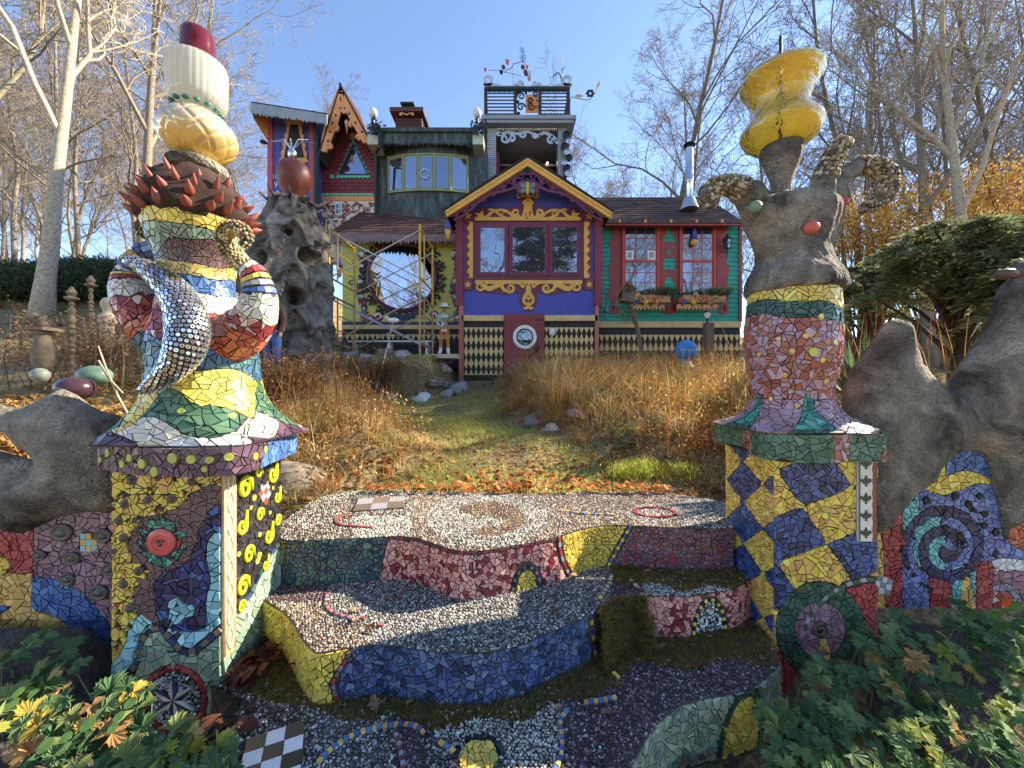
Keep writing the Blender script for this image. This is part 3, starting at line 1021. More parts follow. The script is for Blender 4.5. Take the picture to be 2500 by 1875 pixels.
m1.field(0, c1.len, Z0 - 0.02, Z1 - 0.004, 0.037, c1.surf, lab1, st1, 0.0038)
m1.row(sidecurve(c1, lambda h: 812 + 60 * max(0, h - 0.35) ** 1.3 * 1.6 + 40 * max(0, 0.35 - h), z0=Z0, z1=Z1), 0.03, 0.024, c1.surf, ['red', 'brown', 'mauve'], st1)
m1.row(sidecurve(c1, lambda h: 1441 + 12 * (1 - h), z0=Z0, z1=Z1), 0.03, 0.024, c1.surf, ['ochre', 'royal', None], st1)
m1.row(sidecurve(c1, lambda h: 1562 - 12 * math.sin(h * 3.1), z0=Z0, z1=Z1), 0.032, 0.024, c1.surf, ['maroon', 'greyt'], st1)
m1.row([(c1.uat(1731 + 39 * math.cos(a)), 0.83 * Z1 * math.sin(a)) for a in np.linspace(0.05, math.pi - 0.05, 20)], 0.026, 0.024, c1.surf, ['yellow', 'black'], st1)
def lab0(u, v):
 px = c0.pxat(u); h = (v + 0.3) / 0.3
 w = 1822 - 18 * (1 - h)
 if abs(px - w) < 50 * (1 - max(0, h - 0.1) ** 2.2) - 8 and h < 0.86: return 'yellow'
 if abs(px - w) < 50 * (1 - max(0, h - 0.14) ** 2.2) + 6 and h < 0.97: return 'dgreen'
 return 'sage'
m0 = Mosaic(land, 23)
m0.field(0, c0.len, -0.32, Z0 - 0.004, 0.042, c0.surf, lab0, land, 0.0035)
# tiles let into the landing
fl = lambda z: (lambda u, v: (Vector((u, v, z + 0.002)), Vector((0, 0, 1))))
o = G(603, 1813, 0); a = (G(745, 1767, 0) - o) / 3.0
b = Vector((a.y, -a.x, 0))
for i in range(3):
 for j in range(-0, 4):
  q = [o + a * i + b * j, o + a * (i + 1) + b * j, o + a * (i + 1) + b * (j + 1), o + a * i + b * (j + 1)]
  w = (i + j) % 2 == 1
  m0.tile(inset([(p.x, p.y) for p in q], 0.0015), fl(0), vary(rnd.choice(PAL['checkw' if w else 'checkb']), 0.06), land, 0.016, 'checker_tile', 0.01)
yc = G(1167, 1858, 0)
def labd(u, v):
 d = math.hypot(u - yc.x, v - yc.y)
 return 'yellow' if d < 0.083 else ('black' if 0.088 < d < 0.117 else None)
m0.field(yc.x - 0.12, yc.x + 0.12, yc.y - 0.12, yc.y + 0.12, 0.034, fl(0), labd, land, 0.003, 0.016)
def grow_(m, pts, z, size, wid, cols, part, th=0.014):
 path = [tuple(G(a, b, z))[:2] for a, b in smooth_path(pts, 6)]
 m.row(path, size, wid, fl(z), cols, part, 0.002, th)
FLOORROWS = [([(775, 1868), (800, 1840), (850, 1805), (910, 1782), (960, 1774), (1010, 1775), (1036, 1795)], ['ochre', 'blue']),
             ([(963, 1785), (972, 1815), (980, 1850), (986, 1890)], ['maroon', 'greyt']),
             ([(1072, 1815), (1092, 1828), (1112, 1842)], ['ochre', 'blue']),
             ([(1384, 1738), (1368, 1765), (1372, 1810), (1370, 1850), (1355, 1890)], ['blue', 'ochre']),
             ([(1425, 1718), (1460, 1715), (1505, 1706)], ['ochre', 'blue']),
             ([(1497, 1646), (1512, 1660)], ['yellow', 'blue'])]
for pts, cols in FLOORROWS:
 grow_(m0, pts, Z0, 0.024, 0.021, cols, land)
grow_(m1, [(800, 1452), (796, 1475), (808, 1496), (850, 1511), (890, 1513)], Z1, 0.024, 0.02, ['red', 'greyt'], st1)
grow_(m1, [(925, 1530), (938, 1532)], Z1, 0.024, 0.02, ['red', 'greyt'], st1)
grow_(m1, [(1494, 1405), (1488, 1425), (1480, 1442), (1465, 1465)], Z1, 0.024, 0.024, ['blue', 'yellow'], st1)
grow_(m1, [(1538, 1418), (1552, 1432), (1566, 1447)], Z1, 0.026, 0.024, ['greyt', 'maroon', 'white'], st1)
grow_(m2, [(850, 1256), (820, 1270), (828, 1283), (870, 1288), (910, 1291)], Z2, 0.03, 0.022, ['red', 'brown', 'red'], st2)
grow_(m2, [(1380, 1250), (1420, 1256), (1460, 1258), (1500, 1259)], Z2, 0.03, 0.024, ['yellow', 'blue', 'greyt'], st2)
rc = G(1598, 1253, Z2);
m2.row([(rc.x + 0.165 * math.cos(t), rc.y + 0.12 * math.sin(t)) for t in np.linspace(0, 6.283, 40)], 0.045, 0.024, fl(Z2), ['red', 'red', 'maroon'], st2, 0.002, 0.014)
o = G(860, 1252, Z2); a = (G(985, 1243, Z2) - o) / 3.0; b = Vector((-a.y, a.x, 0)) * 1.25
for i in range(3):
 for j in range(2):
  q = [o + a * i + b * j, o + a * (i + 1) + b * j, o + a * (i + 1) + b * (j + 1), o + a * i + b * (j + 1)]
  m2.tile(inset([(p.x, p.y) for p in q], 0.0015), fl(Z2), vary(rnd.choice(PAL['greyt' if (i + j) % 2 else 'brown']), 0.1), st2, 0.015, 'checker_tile', 0.01)
m2.finish(); m1.finish(); m0.finish()
# white pebbles set into the arch of the lower step
pp, nn = [], []
for k in range(230):
 px = rnd.uniform(1698, 1764); h = rnd.uniform(0.03, 0.74)
 if arch(px, h, 1731, 33, 0.74):
  p, n = c1.surf(c1.uat(px), h * Z1); pp.append(p); nn.append(n)
stones('pebble_field', pp, nn, 0.008, pick(['d8d8d6', 'b8b8b4', '8a8a86', 'e4e4e0', '5a5a58'], len(pp), 3), st1, 4)
# pebble paving -------------------------------------------------------------------
DK = ['4a423b', '5a5049', '6a6056', '7c7268', '3c3530', '8a8074', '9c948a']
GR = ['6a6a68', '7c7c78', '929290', 'a8a8a4', '50504e', 'b8b8b4', '707072']
WH = ['ccc8be', 'bcb8ae', 'aaa69c', 'd4d0c8', '9c988e', '8c887e', 'c0bcb2']
PU = ['54444a', '5e4c52', '483a40', '6a585e', '7a6a70', '938388', '42363a']
BR = ['8a7460', '7a6450', '9c8872', '6c5846', 'a8967f', '907c68', '5e4e40']
TN = ['a89886', '94826f', 'b8a898', '7a695c', '64564c', 'c8bcb0', '887868']
def lab_floor(px, py):
 if py > 1640 and 1240 < px < 1365 and py > 1720 + (1300 - px) * 0.1: return WH
 if 1040 < px < 1100 and py > 1800: return GR
 if px < 780 - (py - 1700) * 0.2: return DK if rnd.random() < .75 else WH
 if px < 965: return GR
 if px < 1062: return PU
 if px < 1368: return WH if py > 1740 else GR
 return PU if rnd.random() < .93 else GR
def lab_s1(px, py):
 if px < 800 or (px < 905 and py > 1515 + (px - 800) * 0.1): return (TN if py > 1470 else PU)
 if px > 1495: return PU if px < 1560 else WH
 return GR if rnd.random() < 0.85 else WH
def lab_s2(px, py):
 d = math.hypot((px - 1190) / 150.0, (py - 1268) / 68.0)
 a = math.atan2((py - 1268) / 68.0, (px - 1190) / 150.0)
 if rnd.random() < .16: return TN
 if d < 0.28: return WH if a > 0 or d < .12 else BR
 if d < 0.62: return BR if -2.6 < a < 2.0 else WH
 if d < 1.0: return WH if rnd.random() < .7 else GR
 if math.hypot((px - 1598) / 68.0, (py - 1253) / 24.0) < 1: return WH
 if px < 860 and py > 1220: return DK if rnd.random() < .75 else WH
 if px < 1000: return WH if (px > 850 and py > 1262) else (DK if rnd.random() < .6 else WH)
 if px > 1660: return GR if rnd.random() < .5 else WH
 return TN
def moss_amount(px, py, lev):
 if lev == 0:
  e = np.interp(px, [520, 650, 760, 900, 1100, 1300, 1440, 1560, 1750, 1900], [1640, 1650, 1705, 1735, 1740, 1700, 1640, 1600, 1600, 1600])
  lo = np.interp(px, [520, 650, 760, 900, 1100, 1300, 1440, 1560, 1750, 1900], [1680, 1700, 1740, 1755, 1775, 1745, 1700, 1625, 1625, 1612])
  return (py < lo + 12 * math.sin(px * 0.031))
 if lev == 1:
  return px > 1490 and py < 1440 - abs(px - 1700) * 0.09 + 8 * math.sin(px * 0.05)
 return False
moss_pts = []
def pave(parent, poly, z, sp, size, labf, lev, seed, name='pebble_field', avoid=()):
 xs = [p[0] for p in poly]; ys = [p[1] for p in poly]
 r = np.random.RandomState(seed)
 X, Y = np.meshgrid(np.arange(min(xs), max(xs), sp), np.arange(max(1.15, min(ys)), max(ys), sp * 0.88))
 X = X + (np.arange(X.shape[0]) % 2)[:, None] * sp * 0.5
 X = (X + r.uniform(-0.3, 0.3, X.shape) * sp).ravel(); Y = (Y + r.uniform(-0.3, 0.3, Y.shape) * sp).ravel()
 ok = inpoly_np(X, Y, poly)
 for q in avoid:
  ok &= ~inpoly_np(X, Y, q)
 X, Y = X[ok], Y[ok]
 pts = []; cols = []
 for x, y in zip(X, Y):
  px, py = 1250 + FPX * x / y, 937.5 + FPX * (EYE - z) / y
  ms = moss_amount(px, py, lev)
  if ms:
   moss_pts.append((x, y, z))
   if r.rand() < 0.75: continue
  pts.append((x, y, z + 0.002)); cols.append(vary(lin(rnd.choice(labf(px, py))), 0.15))
 N = np.tile((0, 0, 1.0), (len(pts), 1)) + r.normal(0, 0.25, (len(pts), 3))
 N /= np.linalg.norm(N, axis=1, keepdims=True)
 stones(name, pts, N, size, cols, parent, seed)
pave(land, poly0, Z0, 0.0165, 0.0078, lab_floor, 0, 31, avoid=[poly1])
pave(st1, poly1, Z1, 0.016, 0.0076, lab_s1, 1, 32, avoid=[poly2])
pave(st2, poly2, Z2, 0.0185, 0.0088, lab_s2, 2, 33)
# moss on the treads
mp = np.array(moss_pts); k = 12
r = np.random.RandomState(5)
mp = np.repeat(mp, k, 0) + np.concatenate([r.uniform(-0.012, 0.012, (len(mp) * k, 2)), np.zeros((len(mp) * k, 1))], 1)
blades('moss', mp, r.uniform(0.008, 0.02, len(mp)), 0.0022, 0.6, pick(['8a8440', '9a8e4c', '787036', 'a89458', '8a7448', '706838'], len(mp), 6), 'blade', 7, segs=1)['label'] = 'olive brown moss growing on the treads of the steps'
# mossy boulder between the two lower risers
mb = MB()
q0 = [G(1462, 1490, Z1), G(1478, 1474, Z1), G(1513, 1459, Z1), G(1550, 1456, Z1), G(1575, 1458, Z1)]
vs = []; nu, nv = 24, 10
top = smooth_path([tuple(p) for p in q0], 6)
for j in range(nv + 1):
 t = j / nv
 for i in range(nu + 1):
  p = Vector(top[i])
  out = Vector((0.1, -1, 0)) * (0.02 + 0.11 * t ** 0.7)
  nzv = noise.noise(Vector((p.x * 9, t * 3, 2))) * 0.03
  vs.append((p.x + out.x + nzv, p.y + out.y + nzv - 0.01, Z1 + 0.01 - t * (Z1 + 0.03)))
mb.add(vs, [(j * (nu + 1) + i, (j + 1) * (nu + 1) + i, (j + 1) * (nu + 1) + i + 1, j * (nu + 1) + i + 1) for j in range(nv) for i in range(nu)])
bo = tag(mb.build('mossy_boulder', 'mortar', None, smooth=True), 'moss covered boulder built into the lower step between its blue and pink faces', 'boulder')
bp = np.array(vs); bp = np.repeat(bp, 34, 0); r = np.random.RandomState(8)
bp = bp + r.uniform(-0.016, 0.016, bp.shape)
blades('moss', bp, r.uniform(0.015, 0.035, len(bp)), 0.0025, 0.9, pick(['8c8448', '9c9050', '7a7440', 'a8945c', '8c7850'], len(bp), 9), 'blade', 10, parent=bo, segs=1, dirs=r.uniform(3.6, 5.8, len(bp)))
# ------------------------------------------------------------------ left gate pillar
def gold_glass():
 m, t, n, p = _base('gilded_glass')
 tc, nz, b = _bump(t, n, p, 20, .15, .01, 2)
 g = n.new('ShaderNodeValToRGB'); sx = n.new('ShaderNodeSeparateXYZ')
 t.links.new(tc.outputs['Generated'], sx.inputs[0]); t.links.new(sx.outputs['Z'], g.inputs['Fac'])
 g.color_ramp.elements[0].color = (.74, .47, .10, 1); g.color_ramp.elements[1].color = (.58, .50, .38, 1)
 g.color_ramp.elements[0].position = .1; g.color_ramp.elements[1].position = .8
 t.links.new(g.outputs['Color'], p.inputs['Base Color'])
 p.inputs['Roughness'].default_value = .22; p.inputs['Metallic'].default_value = .3; p.inputs['Coat Weight'].default_value = 1; p.inputs['Coat Roughness'].default_value = .03
 MATS['goldglass'] = m
gold_glass()
glass_mat('milkglass', (0.66, 0.66, 0.60), 0.14, 0.9, 12, 0.1)
glass_mat('amberglass', (1.0, 0.78, 0.20), 0.0, 0.10, 22, 0.7, 1.45)
paint('redlacquer', lin('5a141c'), 0.12, 0.2, 14, 0.05, spec=0.6, gr=0.15)
paint('terracotta', lin('8e4a3c'), 0.5, 0.25, 20, 0.2)
paint('umber', lin('3f2a24'), 0.9, 0.4, 30, 0.9)
paint('turquoise', lin('2f7f78'), 0.25, 0.2, 20, 0.1)
paint('corktile', lin('cf9f70'), 0.5, 0.25, 30, 0.4, gr=0.2)
paint('corkraised', lin('e8d4b0'), 0.4, 0.15, 30, 0.2, gr=0.2)
paint('yellowglaze', lin('d2d02a'), 0.12, 0.12, 25, 0.1, spec=0.6, gr=0.15)
paint('rustknob', lin('5a4a40'), 0.5, 0.4, 40, 0.4, spec=0.5)
D1 = 2.05
X0, X1 = PX(275, D1), PX(540, D1)
YB = D1 + 0.53
pil = thing('gate_pillar', 'tall mosaic pillar with curling arms, spiked collar and stacked glass jars on top', 'pillar', ((X0 + X1) / 2, D1 + 0.26, -0.3))
ped = MB().box(X0 + .004, X1 - .004, D1 + .004, YB, -0.4, 1.14).build('pedestal', 'mortar', pil)
M = Mosaic(pil, 41, 300)
CIRC = lambda L: (lambda x, y: any((x - a) ** 2 + (y - b) ** 2 < c * c for a, b, c in L))
rib_blob = CIRC([(388, 1322, 66), (350, 1330, 34), (425, 1290, 40), (462, 1268, 40), (492, 1236, 38), (522, 1215, 34), (540, 1230, 30), (455, 1318, 55), (470, 1365, 50), (440, 1400, 45), (400, 1430, 42), (368, 1455, 40), (385, 1480, 40), (350, 1470, 25)])
navy_blob = CIRC([(540, 1265, 34), (520, 1310, 38), (505, 1355, 36), (480, 1395, 36), (440, 1425, 42), (455, 1475, 74), (425, 1440, 50)])
def wavey(x):
 return float(np.interp(x, [275, 300, 330, 345, 365, 395, 420, 440, 470, 500, 530, 545], [1672, 1662, 1630, 1570, 1535, 1530, 1560, 1585, 1592, 1570, 1545, 1530]))
def bluey(x):
 return float(np.interp(x, [275, 300, 320, 315, 335, 365, 395, 545], [1620, 1590, 1540, 1540, 1505, 1485, 1475, 1470]))
STAR = (428, 1706)
def lab_lp(u, v):
 x = 1250 + FPX * u / D1; y = 937.5 + FPX * (EYE - v) / D1
 ax, ay = (x - STAR[0]), (y - STAR[1])
 rr = math.hypot(ax / 82.0, ay / 86.0)
 if rr < 1.0: return 'red' if rr > 0.80 else None
 w = wavey(x)
 if 300 < x < 345 and y > 1540:
  pass
 edge = w
 if abs(y - edge) < 9 * (1 + abs(wavey(x + 4) - wavey(x - 4)) / 16.0): return None
 if y > edge: return 'sage'
 dn = math.hypot(x - 397, y - 1322)
 an = math.atan2(y - 1322, x - 397)
 if dn < 36: return None
 if dn < 50 + 14 * abs(math.sin(an * 5.5)): return 'teal' if math.sin(an * 11) > -0.75 else 'red'
 # light swirl
 if x > 510 + 6 * math.sin(y * 0.05) and 1300 < y < 1500: return 'sky'
 sw = math.hypot(x - 462, y - 1487)
 if sw < 52:
  sa = (math.atan2(y - 1487, x - 462) + 2.2) % 6.283
  if sw < 13 + sa * 2.2: return 'sky'
  if sw > 34 and sa > 4.4: return 'sky'
  return 'navyblue'
 if navy_blob(x, y) and y < 1540 - (x - 462) ** 2 * 0.002: return 'navyblue'
 if rib_blob(x, y): return 'ribbed'
 if y > bluey(x): return 'sky'
 k = math.sin(x * 0.37 + y * 0.21) + math.sin(x * 0.11 - y * 0.31)
 return 'yellow' if k > -0.15 else ('ochre' if k > -1.6 else 'red')
f_lp = lambda u, v: (Vector((u, D1, v)), Vector((0, -1, 0)))
M.field(X0, X1, -0.3, 1.135, 0.047, f_lp, lab_lp, ped, 0.0035)
pxm = lambda pts, d: [(PX(a, d), PZ(b, d)) for a, b in pts]
wp = pxm([(x, wavey(x)) for x in np.linspace(277, 540, 70)], D1)
M.row(wp, 0.042, 0.032, f_lp, ['navy', 'brown'], ped)
# round knobs, flower, star
for a, b, c in [(325, 1172, 13), (388, 1166, 9), (470, 1175, 11), (308, 1230, 12), (365, 1219, 11), (423, 1217, 12), (293, 1270, 11), (305, 1312, 12), (342, 1393, 12), (305, 1425, 11), (321, 1483, 13), (333, 1268, 7), (283, 1345, 8)]:
 rr_ = c * D1 / FPX
 mb = MB().lathe([(rr_, 0), (rr_, .008), (rr_ * .8, .014), (rr_ * .5, .011), (rr_ * .45, .02), (rr_ * .1, .023)], (0, 0, 0), 14)
 p = P(a, b, D1)
 mb.v = [(p.x + v[0], p.y - v[2], p.z - v[1]) for v in mb.v]
 mb.build('knob', 'rustknob', ped, smooth=True)
mb = MB(); p = P(397, 1322, D1)
paint('coralglaze', lin('cc5654'), 0.25, 0.15, 20, 0.1)
mb.lathe([(0.072, 0), (0.072, .012), (0.062, .018), (0.04, .02), (0.038, .016), (0.015, .016)], (0, 0, 0), 22)
mb.v = [(p.x + v[0] * 1.06, p.y - v[2], p.z - v[1]) for v in mb.v]
fl_ = mb.build('flower_disc', 'coralglaze', ped, smooth='auto')
mb = MB()
for k in range(3):
 a = k * 2.1 + .5
 mb.prism(disc(p.x + .014 * math.cos(a), p.z + .014 * math.sin(a), .009, 10), p.y - .024, p.y - .012)
mb.build('flower_eye', 'rustknob', fl_)
# star of black and white marble in a pebble disc
sx, sz = PX(STAR[0], D1), PZ(STAR[1], D1)
pp = []
for k in range(620):
 a = rnd.uniform(0, 6.283); q = math.sqrt(rnd.random()) * 0.136
 pp.append((sx + q * math.cos(a), D1 - 0.004, sz + q * 1.05 * math.sin(a)))
stones('pebble_field', pp, np.tile((0, -1, 0), (len(pp), 1)), 0.0075, pick(['b8bcbc', '9aa09e', '7a807e', 'd0d2d0', '585c5a'], len(pp), 2), pil, 3)
for k in range(6):
 a = math.pi / 2 + k * math.pi / 3 + 0.05
 rr_ = 0.135 if k % 3 == 0 else 0.125
 for sgn, col in ((1, 'black'), (-1, 'white')):
  w = 0.34
  tip = (sx + rr_ * math.cos(a), sz + rr_ * math.sin(a))
  sd_ = (sx + 0.05 * math.cos(a - sgn * w * 1.5), sz + 0.05 * math.sin(a - sgn * w * 1.5))
  tri = [(sx, sz), sd_, tip] if sgn < 0 else [(sx, sz), tip, sd_]
  for sh in crack(tri, 0.0012, M.r):
   g = inset(sh, 0.0012)
   if len(g) >= 3:
    M.tile(g, f_lp, vary(rnd.choice(PAL['white' if col == 'white' else 'navy']), .1), ped, 0.016)
# right side: carved strip and black field with yellow scrolls
s_rp = lambda u, v: (Vector((X1, u, v)), Vector((1, 0, 0)))
def lab_side(u, v):
 y = 0.28 + 0.25 * (u - D1) / 0.5 + 0.03 * math.sin(u * 16)
 if v < y - 0.02: return 'sage'
 if v < y + 0.02: return None
 if u < D1 + 0.092 and v > 0.12: return None
 if abs((u - D1 - .36) + (v - .93) * .8) < .05 and abs((u - D1 - .36) - (v - .93) * .8) < .05: return None
 return 'black'
M.field(D1 + 0.005, YB - .01, -0.25, 1.135, 0.045, s_rp, lab_side, ped, 0.003)
M.row([(D1 + .09 + k * .022, 0.28 + 0.25 * (.09 + k * .022) / 0.5 + 0.03 * math.sin((D1 + .09 + k * .022) * 16)) for k in range(20)], 0.045, 0.03, s_rp, ['navy', 'dgreen'], ped)
for i in range(3):
 for j in range(3):
  cu, cv = D1 + .36 + (i - j) * .025, .93 + (i + j - 2) * .031
  M.tile([(cu - .023, cv), (cu, cv - .029), (cu + .023, cv), (cu, cv + .029)], s_rp, vary(PAL['cream'][0] if (i + j) % 2 else lin('7a4030'), .08), ped, .008)
def side_scroll(u, v, r, flip):
 path = spiral(0, 0, r, r * 0.22, 0.6, 1.25 * flip, 20)
 path = [(q[0] * 0.9, q[1] * 1.15) for q in path]
 path = [(path[0][0] + r * .25, path[0][1] - r * flip * 1.1)] + path
 mb = MB()
 mb.tube([(X1 + 0.012, u + a, v + b) for a, b in path], [r * 0.16] + [r * .27] * 10 + [r * .2] * 11, 7)
 mb.build('glass_scroll', 'yellowglaze', ped, smooth=True)
for u, v, r_, f in [(.17, 1.00, .058, 1), (.42, 1.02, .05, -1), (.29, 1.06, .032, 1), (.14, .79, .045, -1), (.30, .80, .036, 1), (.47, .86, .036, -1), (.20, .60, .045, 1), (.38, .64, .045, -1), (.48, .70, .034, 1), (.15, .44, .05, 1), (.35, .47, .032, -1), (.14, .33, .03, 1), (.29, .55, .02, 1)]:
 side_scroll(D1 + u, v, r_, f)
for u, v, r_ in [(.25, .92, .018), (.30, .68, .014), (.22, .87, .012), (.43, .93, .012), (.28, .53, .02), (.12, .64, .014), (.40, .78, .012)]:
 M.dot(D1 + u, v, r_, s_rp, 'olive', ped)
strip = MB().box(X1, X1 + .014, D1 + .002, D1 + .088, 0.13, 1.13).build('carved_strip', 'corktile', pil)
mb = MB()
for ph in (0, math.pi):
 mb.tube([(X1 + .017, D1 + .045 + .022 * math.sin(k * .42 + ph), .16 + k * .0165) for k in range(58)], .006, 5)
for e in (.008, .082):
 mb.tube([(X1 + .015, D1 + e, .14), (X1 + .015, D1 + e, 1.12)], .005, 5)
mb.build('rope_relief', 'corkraised', strip, smooth=True)
# cap slab -------------------------------------------------------------------
ZC0, ZC1 = 1.14, 1.285
capo = smooth_path([(PX(242, 2.06), 2.06), (PX(330, 1.95), 1.95), (PX(430, 1.90), 1.90), (PX(520, 1.91), 1.91), (PX(600, 1.99), 1.99), (PX(660, 2.22), 2.22), (PX(724, 2.60), 2.60)], 6)
capo = capo + [(PX(690, 2.72), 2.72), (-2.10, 2.74), (-2.20, 2.66)]
cap = MB().slab(capo, ZC0, ZC1 - .003).build('cap', 'mortar', pil)
class Rim:
 def __init__(s, pts):
  s.p = [Vector((a, b)) for a, b in pts]
  s.LA = np.concatenate([[0], np.cumsum([(b - a).length for a, b in zip(s.p, s.p[1:])])])
  s.X = np.array([q[0] for q in s.p]); s.Y = np.array([q[1] for q in s.p]); s.len = s.LA[-1]
 def surf(s, u, v):
  x, y = np.interp(u, s.LA, s.X), np.interp(u, s.LA, s.Y)
  dx = np.interp(u + .02, s.LA, s.X) - np.interp(u - .02, s.LA, s.X); dy = np.interp(u + .02, s.LA, s.Y) - np.interp(u - .02, s.LA, s.Y)
  n = Vector((dy, -dx, 0)); n = n.normalized() if n.length > 1e-9 else Vector((0, -1, 0))
  return Vector((x, y, v)), n
rim = Rim(capo)
def lab_cap(u, v):
 p, n = rim.surf(u, v)
 x = 1250 + FPX * p.x / p.y
 for cu, cv, cr in CAPDOTS:
  if (u - cu) ** 2 + (v - cv) ** 2 < (cr * 1.12) ** 2: return None
 if x > 640 + (v - 1.2) * 200 and p.x > -1.6: return 'blue'
 return 'purple'
CAPDOTS = [(.03, 1.20, .016), (.10, 1.24, .022), (.23, 1.19, .02), (.29, 1.225, .02), (.38, 1.2, .025), (.46, 1.165, .024), (.565, 1.235, .026), (.66, 1.23, .022), (.74, 1.225, .018), (.82, 1.235, .02), (.95, 1.215, .02), (1.05, 1.235, .02), (.72, 1.18, .014)]
M.field(0, rim.len, ZC0, ZC1 - .002, 0.042, rim.surf, lab_cap, cap, .003)
for u, v, r_ in CAPDOTS:
 M.dot(u, v, r_, rim.surf, 'olive', cap)
# column ---------------------------------------------------------------------
cy = 2.31
col_l = Loft([(1.284, -1.785, 2.31, .425, .385, 7), (1.305, -1.80, 2.31, .405, .375, 5), (1.36, -1.815, 2.31, .36, .345, 3.6), (1.44, -1.825, 2.31, .315, .31, 2.6), (1.53, -1.83, 2.31, .285, .285, 2.2), (1.63, -1.835, 2.31, .272, .27, 2), (1.74, -1.84, 2.31, .268, .265, 2), (1.84, -1.85, 2.31, .265, .26, 2), (1.93, -1.86, 2.31, .24, .235, 2), (2.04, -1.875, 2.31, .20, .20, 2), (2.16, -1.885, 2.31, .178, .18, 2), (2.27, -1.888, 2.31, .178, .18, 2), (2.36, -1.89, 2.31, .195, .195, 2), (2.46, -1.89, 2.31, .228, .228, 2), (2.56, -1.892, 2.31, .252, .252, 2)])
colm = col_l.mesh(MB(), 40, 60, -.003).build('column', 'mortar', pil, smooth=True)
TW = 2 * math.pi * col_l.ref
def lab_col(u, v):
 p = col_l.pt(u, v); a = u / col_l.ref; z = p.z
 w = .022 * math.sin(a * 3 + 1) + .012 * math.sin(a * 5)
 if z > 2.478 + w * .4: return 'yellow'
 if z > 2.385 - 2.2 * w: return 'sagelite' if w < -.02 else 'sage'
 if z > 2.285 + w * .7: return 'ribbed'
 if z > 2.215 + w * .6: return 'tan'
 if z > 2.115 + w * .5: return 'blue'
 if z > 2.01 + w: return 'white'
 if z > 1.83 + w * 1.4: return 'redwhite'
 if z > 1.66 - w * 1.5: return 'tealblue'
 w2 = .05 * math.sin(a * 4 + .6) + .03 * math.sin(a * 7)
 if z > 1.49 + 1.6 * w2: return 'yellow'
 if z > 1.375 + 1.2 * math.sin(a * 4 + 2.2) * .045: return 'green'
 if z > 1.318 + .03 * math.sin(a * 5): return 'cream'
 return 'purple' if math.sin(a * 3.3 + .5) > .3 else 'white'
M.field(0, TW, 0.004, col_l.len - .002, 0.042, col_l.surf, lab_col, colm, .003)
# dots on the green skirt
for k in range(64):
 a = k * .2417 * 2.6; zz = 1.385 + .12 * ((k * 37) % 10) / 10
 lo, hi = 0, col_l.len
 for _ in range(30):
  md = (lo + hi) / 2
  if col_l.sec(md)[0] < zz: lo = md
  else: hi = md
 if lab_col(a * col_l.ref, lo) == 'green':
  M.dot(a * col_l.ref, lo, .015, col_l.surf, 'olive', colm, .01)
# arms
def pipe_px(pts, n=8):
 return Pipe([(*P(a, b, d), r_) for a, b, d, r_ in pts], n)
def ringrow(pp, v, w, cols, part, k=None):
 c, r_, _, _ = pp.at(v)
 path = [(2 * math.pi * pp.ref * i / 24, v) for i in range(25)]
 M.row(path, 2 * math.pi * pp.ref / max(8, round(2 * math.pi * r_ / .034)), w, pp.surf, cols, part, .002, .007)
def arm(pp, bands, rings, size=.04):
 o = pp.mesh(MB(), 16, -.003).build('arm', 'mortar', pil, smooth=True)
 def lab(u, v):
  t = v / pp.len
  for (t0, w, c) in rings:
   if t0 - .001 < t < t0 + w + .001: return None
  for t1, c in bands:
   if t < t1 + .02 * math.sin(u * 40): return c
  return bands[-1][1]
 M.field(0, 2 * math.pi * pp.ref, .0, pp.len, size, pp.surf, lab, o, .003)
 for t0, w, c in rings:
  ringrow(pp, (t0 + w / 2) * pp.len, w * pp.len * .92, [c], o)
 return o
ra = pipe_px([(545, 835, 2.26, .14), (586, 815, 2.22, .13), (620, 778, 2.18, .104), (634, 735, 2.16, .085), (630, 698, 2.15, .073), (615, 667, 2.14, .06), (598, 652, 2.13, .046)])
arm(ra, [(.40, 'orange'), (.52, 'redwhite'), (.72, 'cream'), (1.1, 'greyt')], [(.72, .05, 'blue'), (.78, .05, 'greyt'), (.835, .05, 'yellow'), (.89, .05, 'red'), (.945, .045, 'cream')])
la = pipe_px([(450, 850, 2.30, .14), (402, 825, 2.27, .13), (358, 780, 2.24, .112), (328, 735, 2.22, .096), (315, 695, 2.22, .079), (312, 662, 2.22, .056), (314, 642, 2.20, .026)])
arm(la, [(.28, 'tealblue'), (.40, 'orange'), (.62, 'redwhite'), (.80, 'white'), (1.2, 'blue')], [(.80, .04, 'red'), (.845, .04, 'tan'), (.89, .04, 'dgreen'), (.935, .035, 'white')])
ba = pipe_px([(296, 652, 2.42, .028), (325, 634, 2.48, .05), (360, 618, 2.52, .062), (398, 605, 2.52, .062)])
arm(ba, [(1.2, 'slate')], [(.08, .17, 'yellow'), (.27, .16, 'ochre'), (.44, .2, 'slate'), (.66, .3, 'blue')], .034)
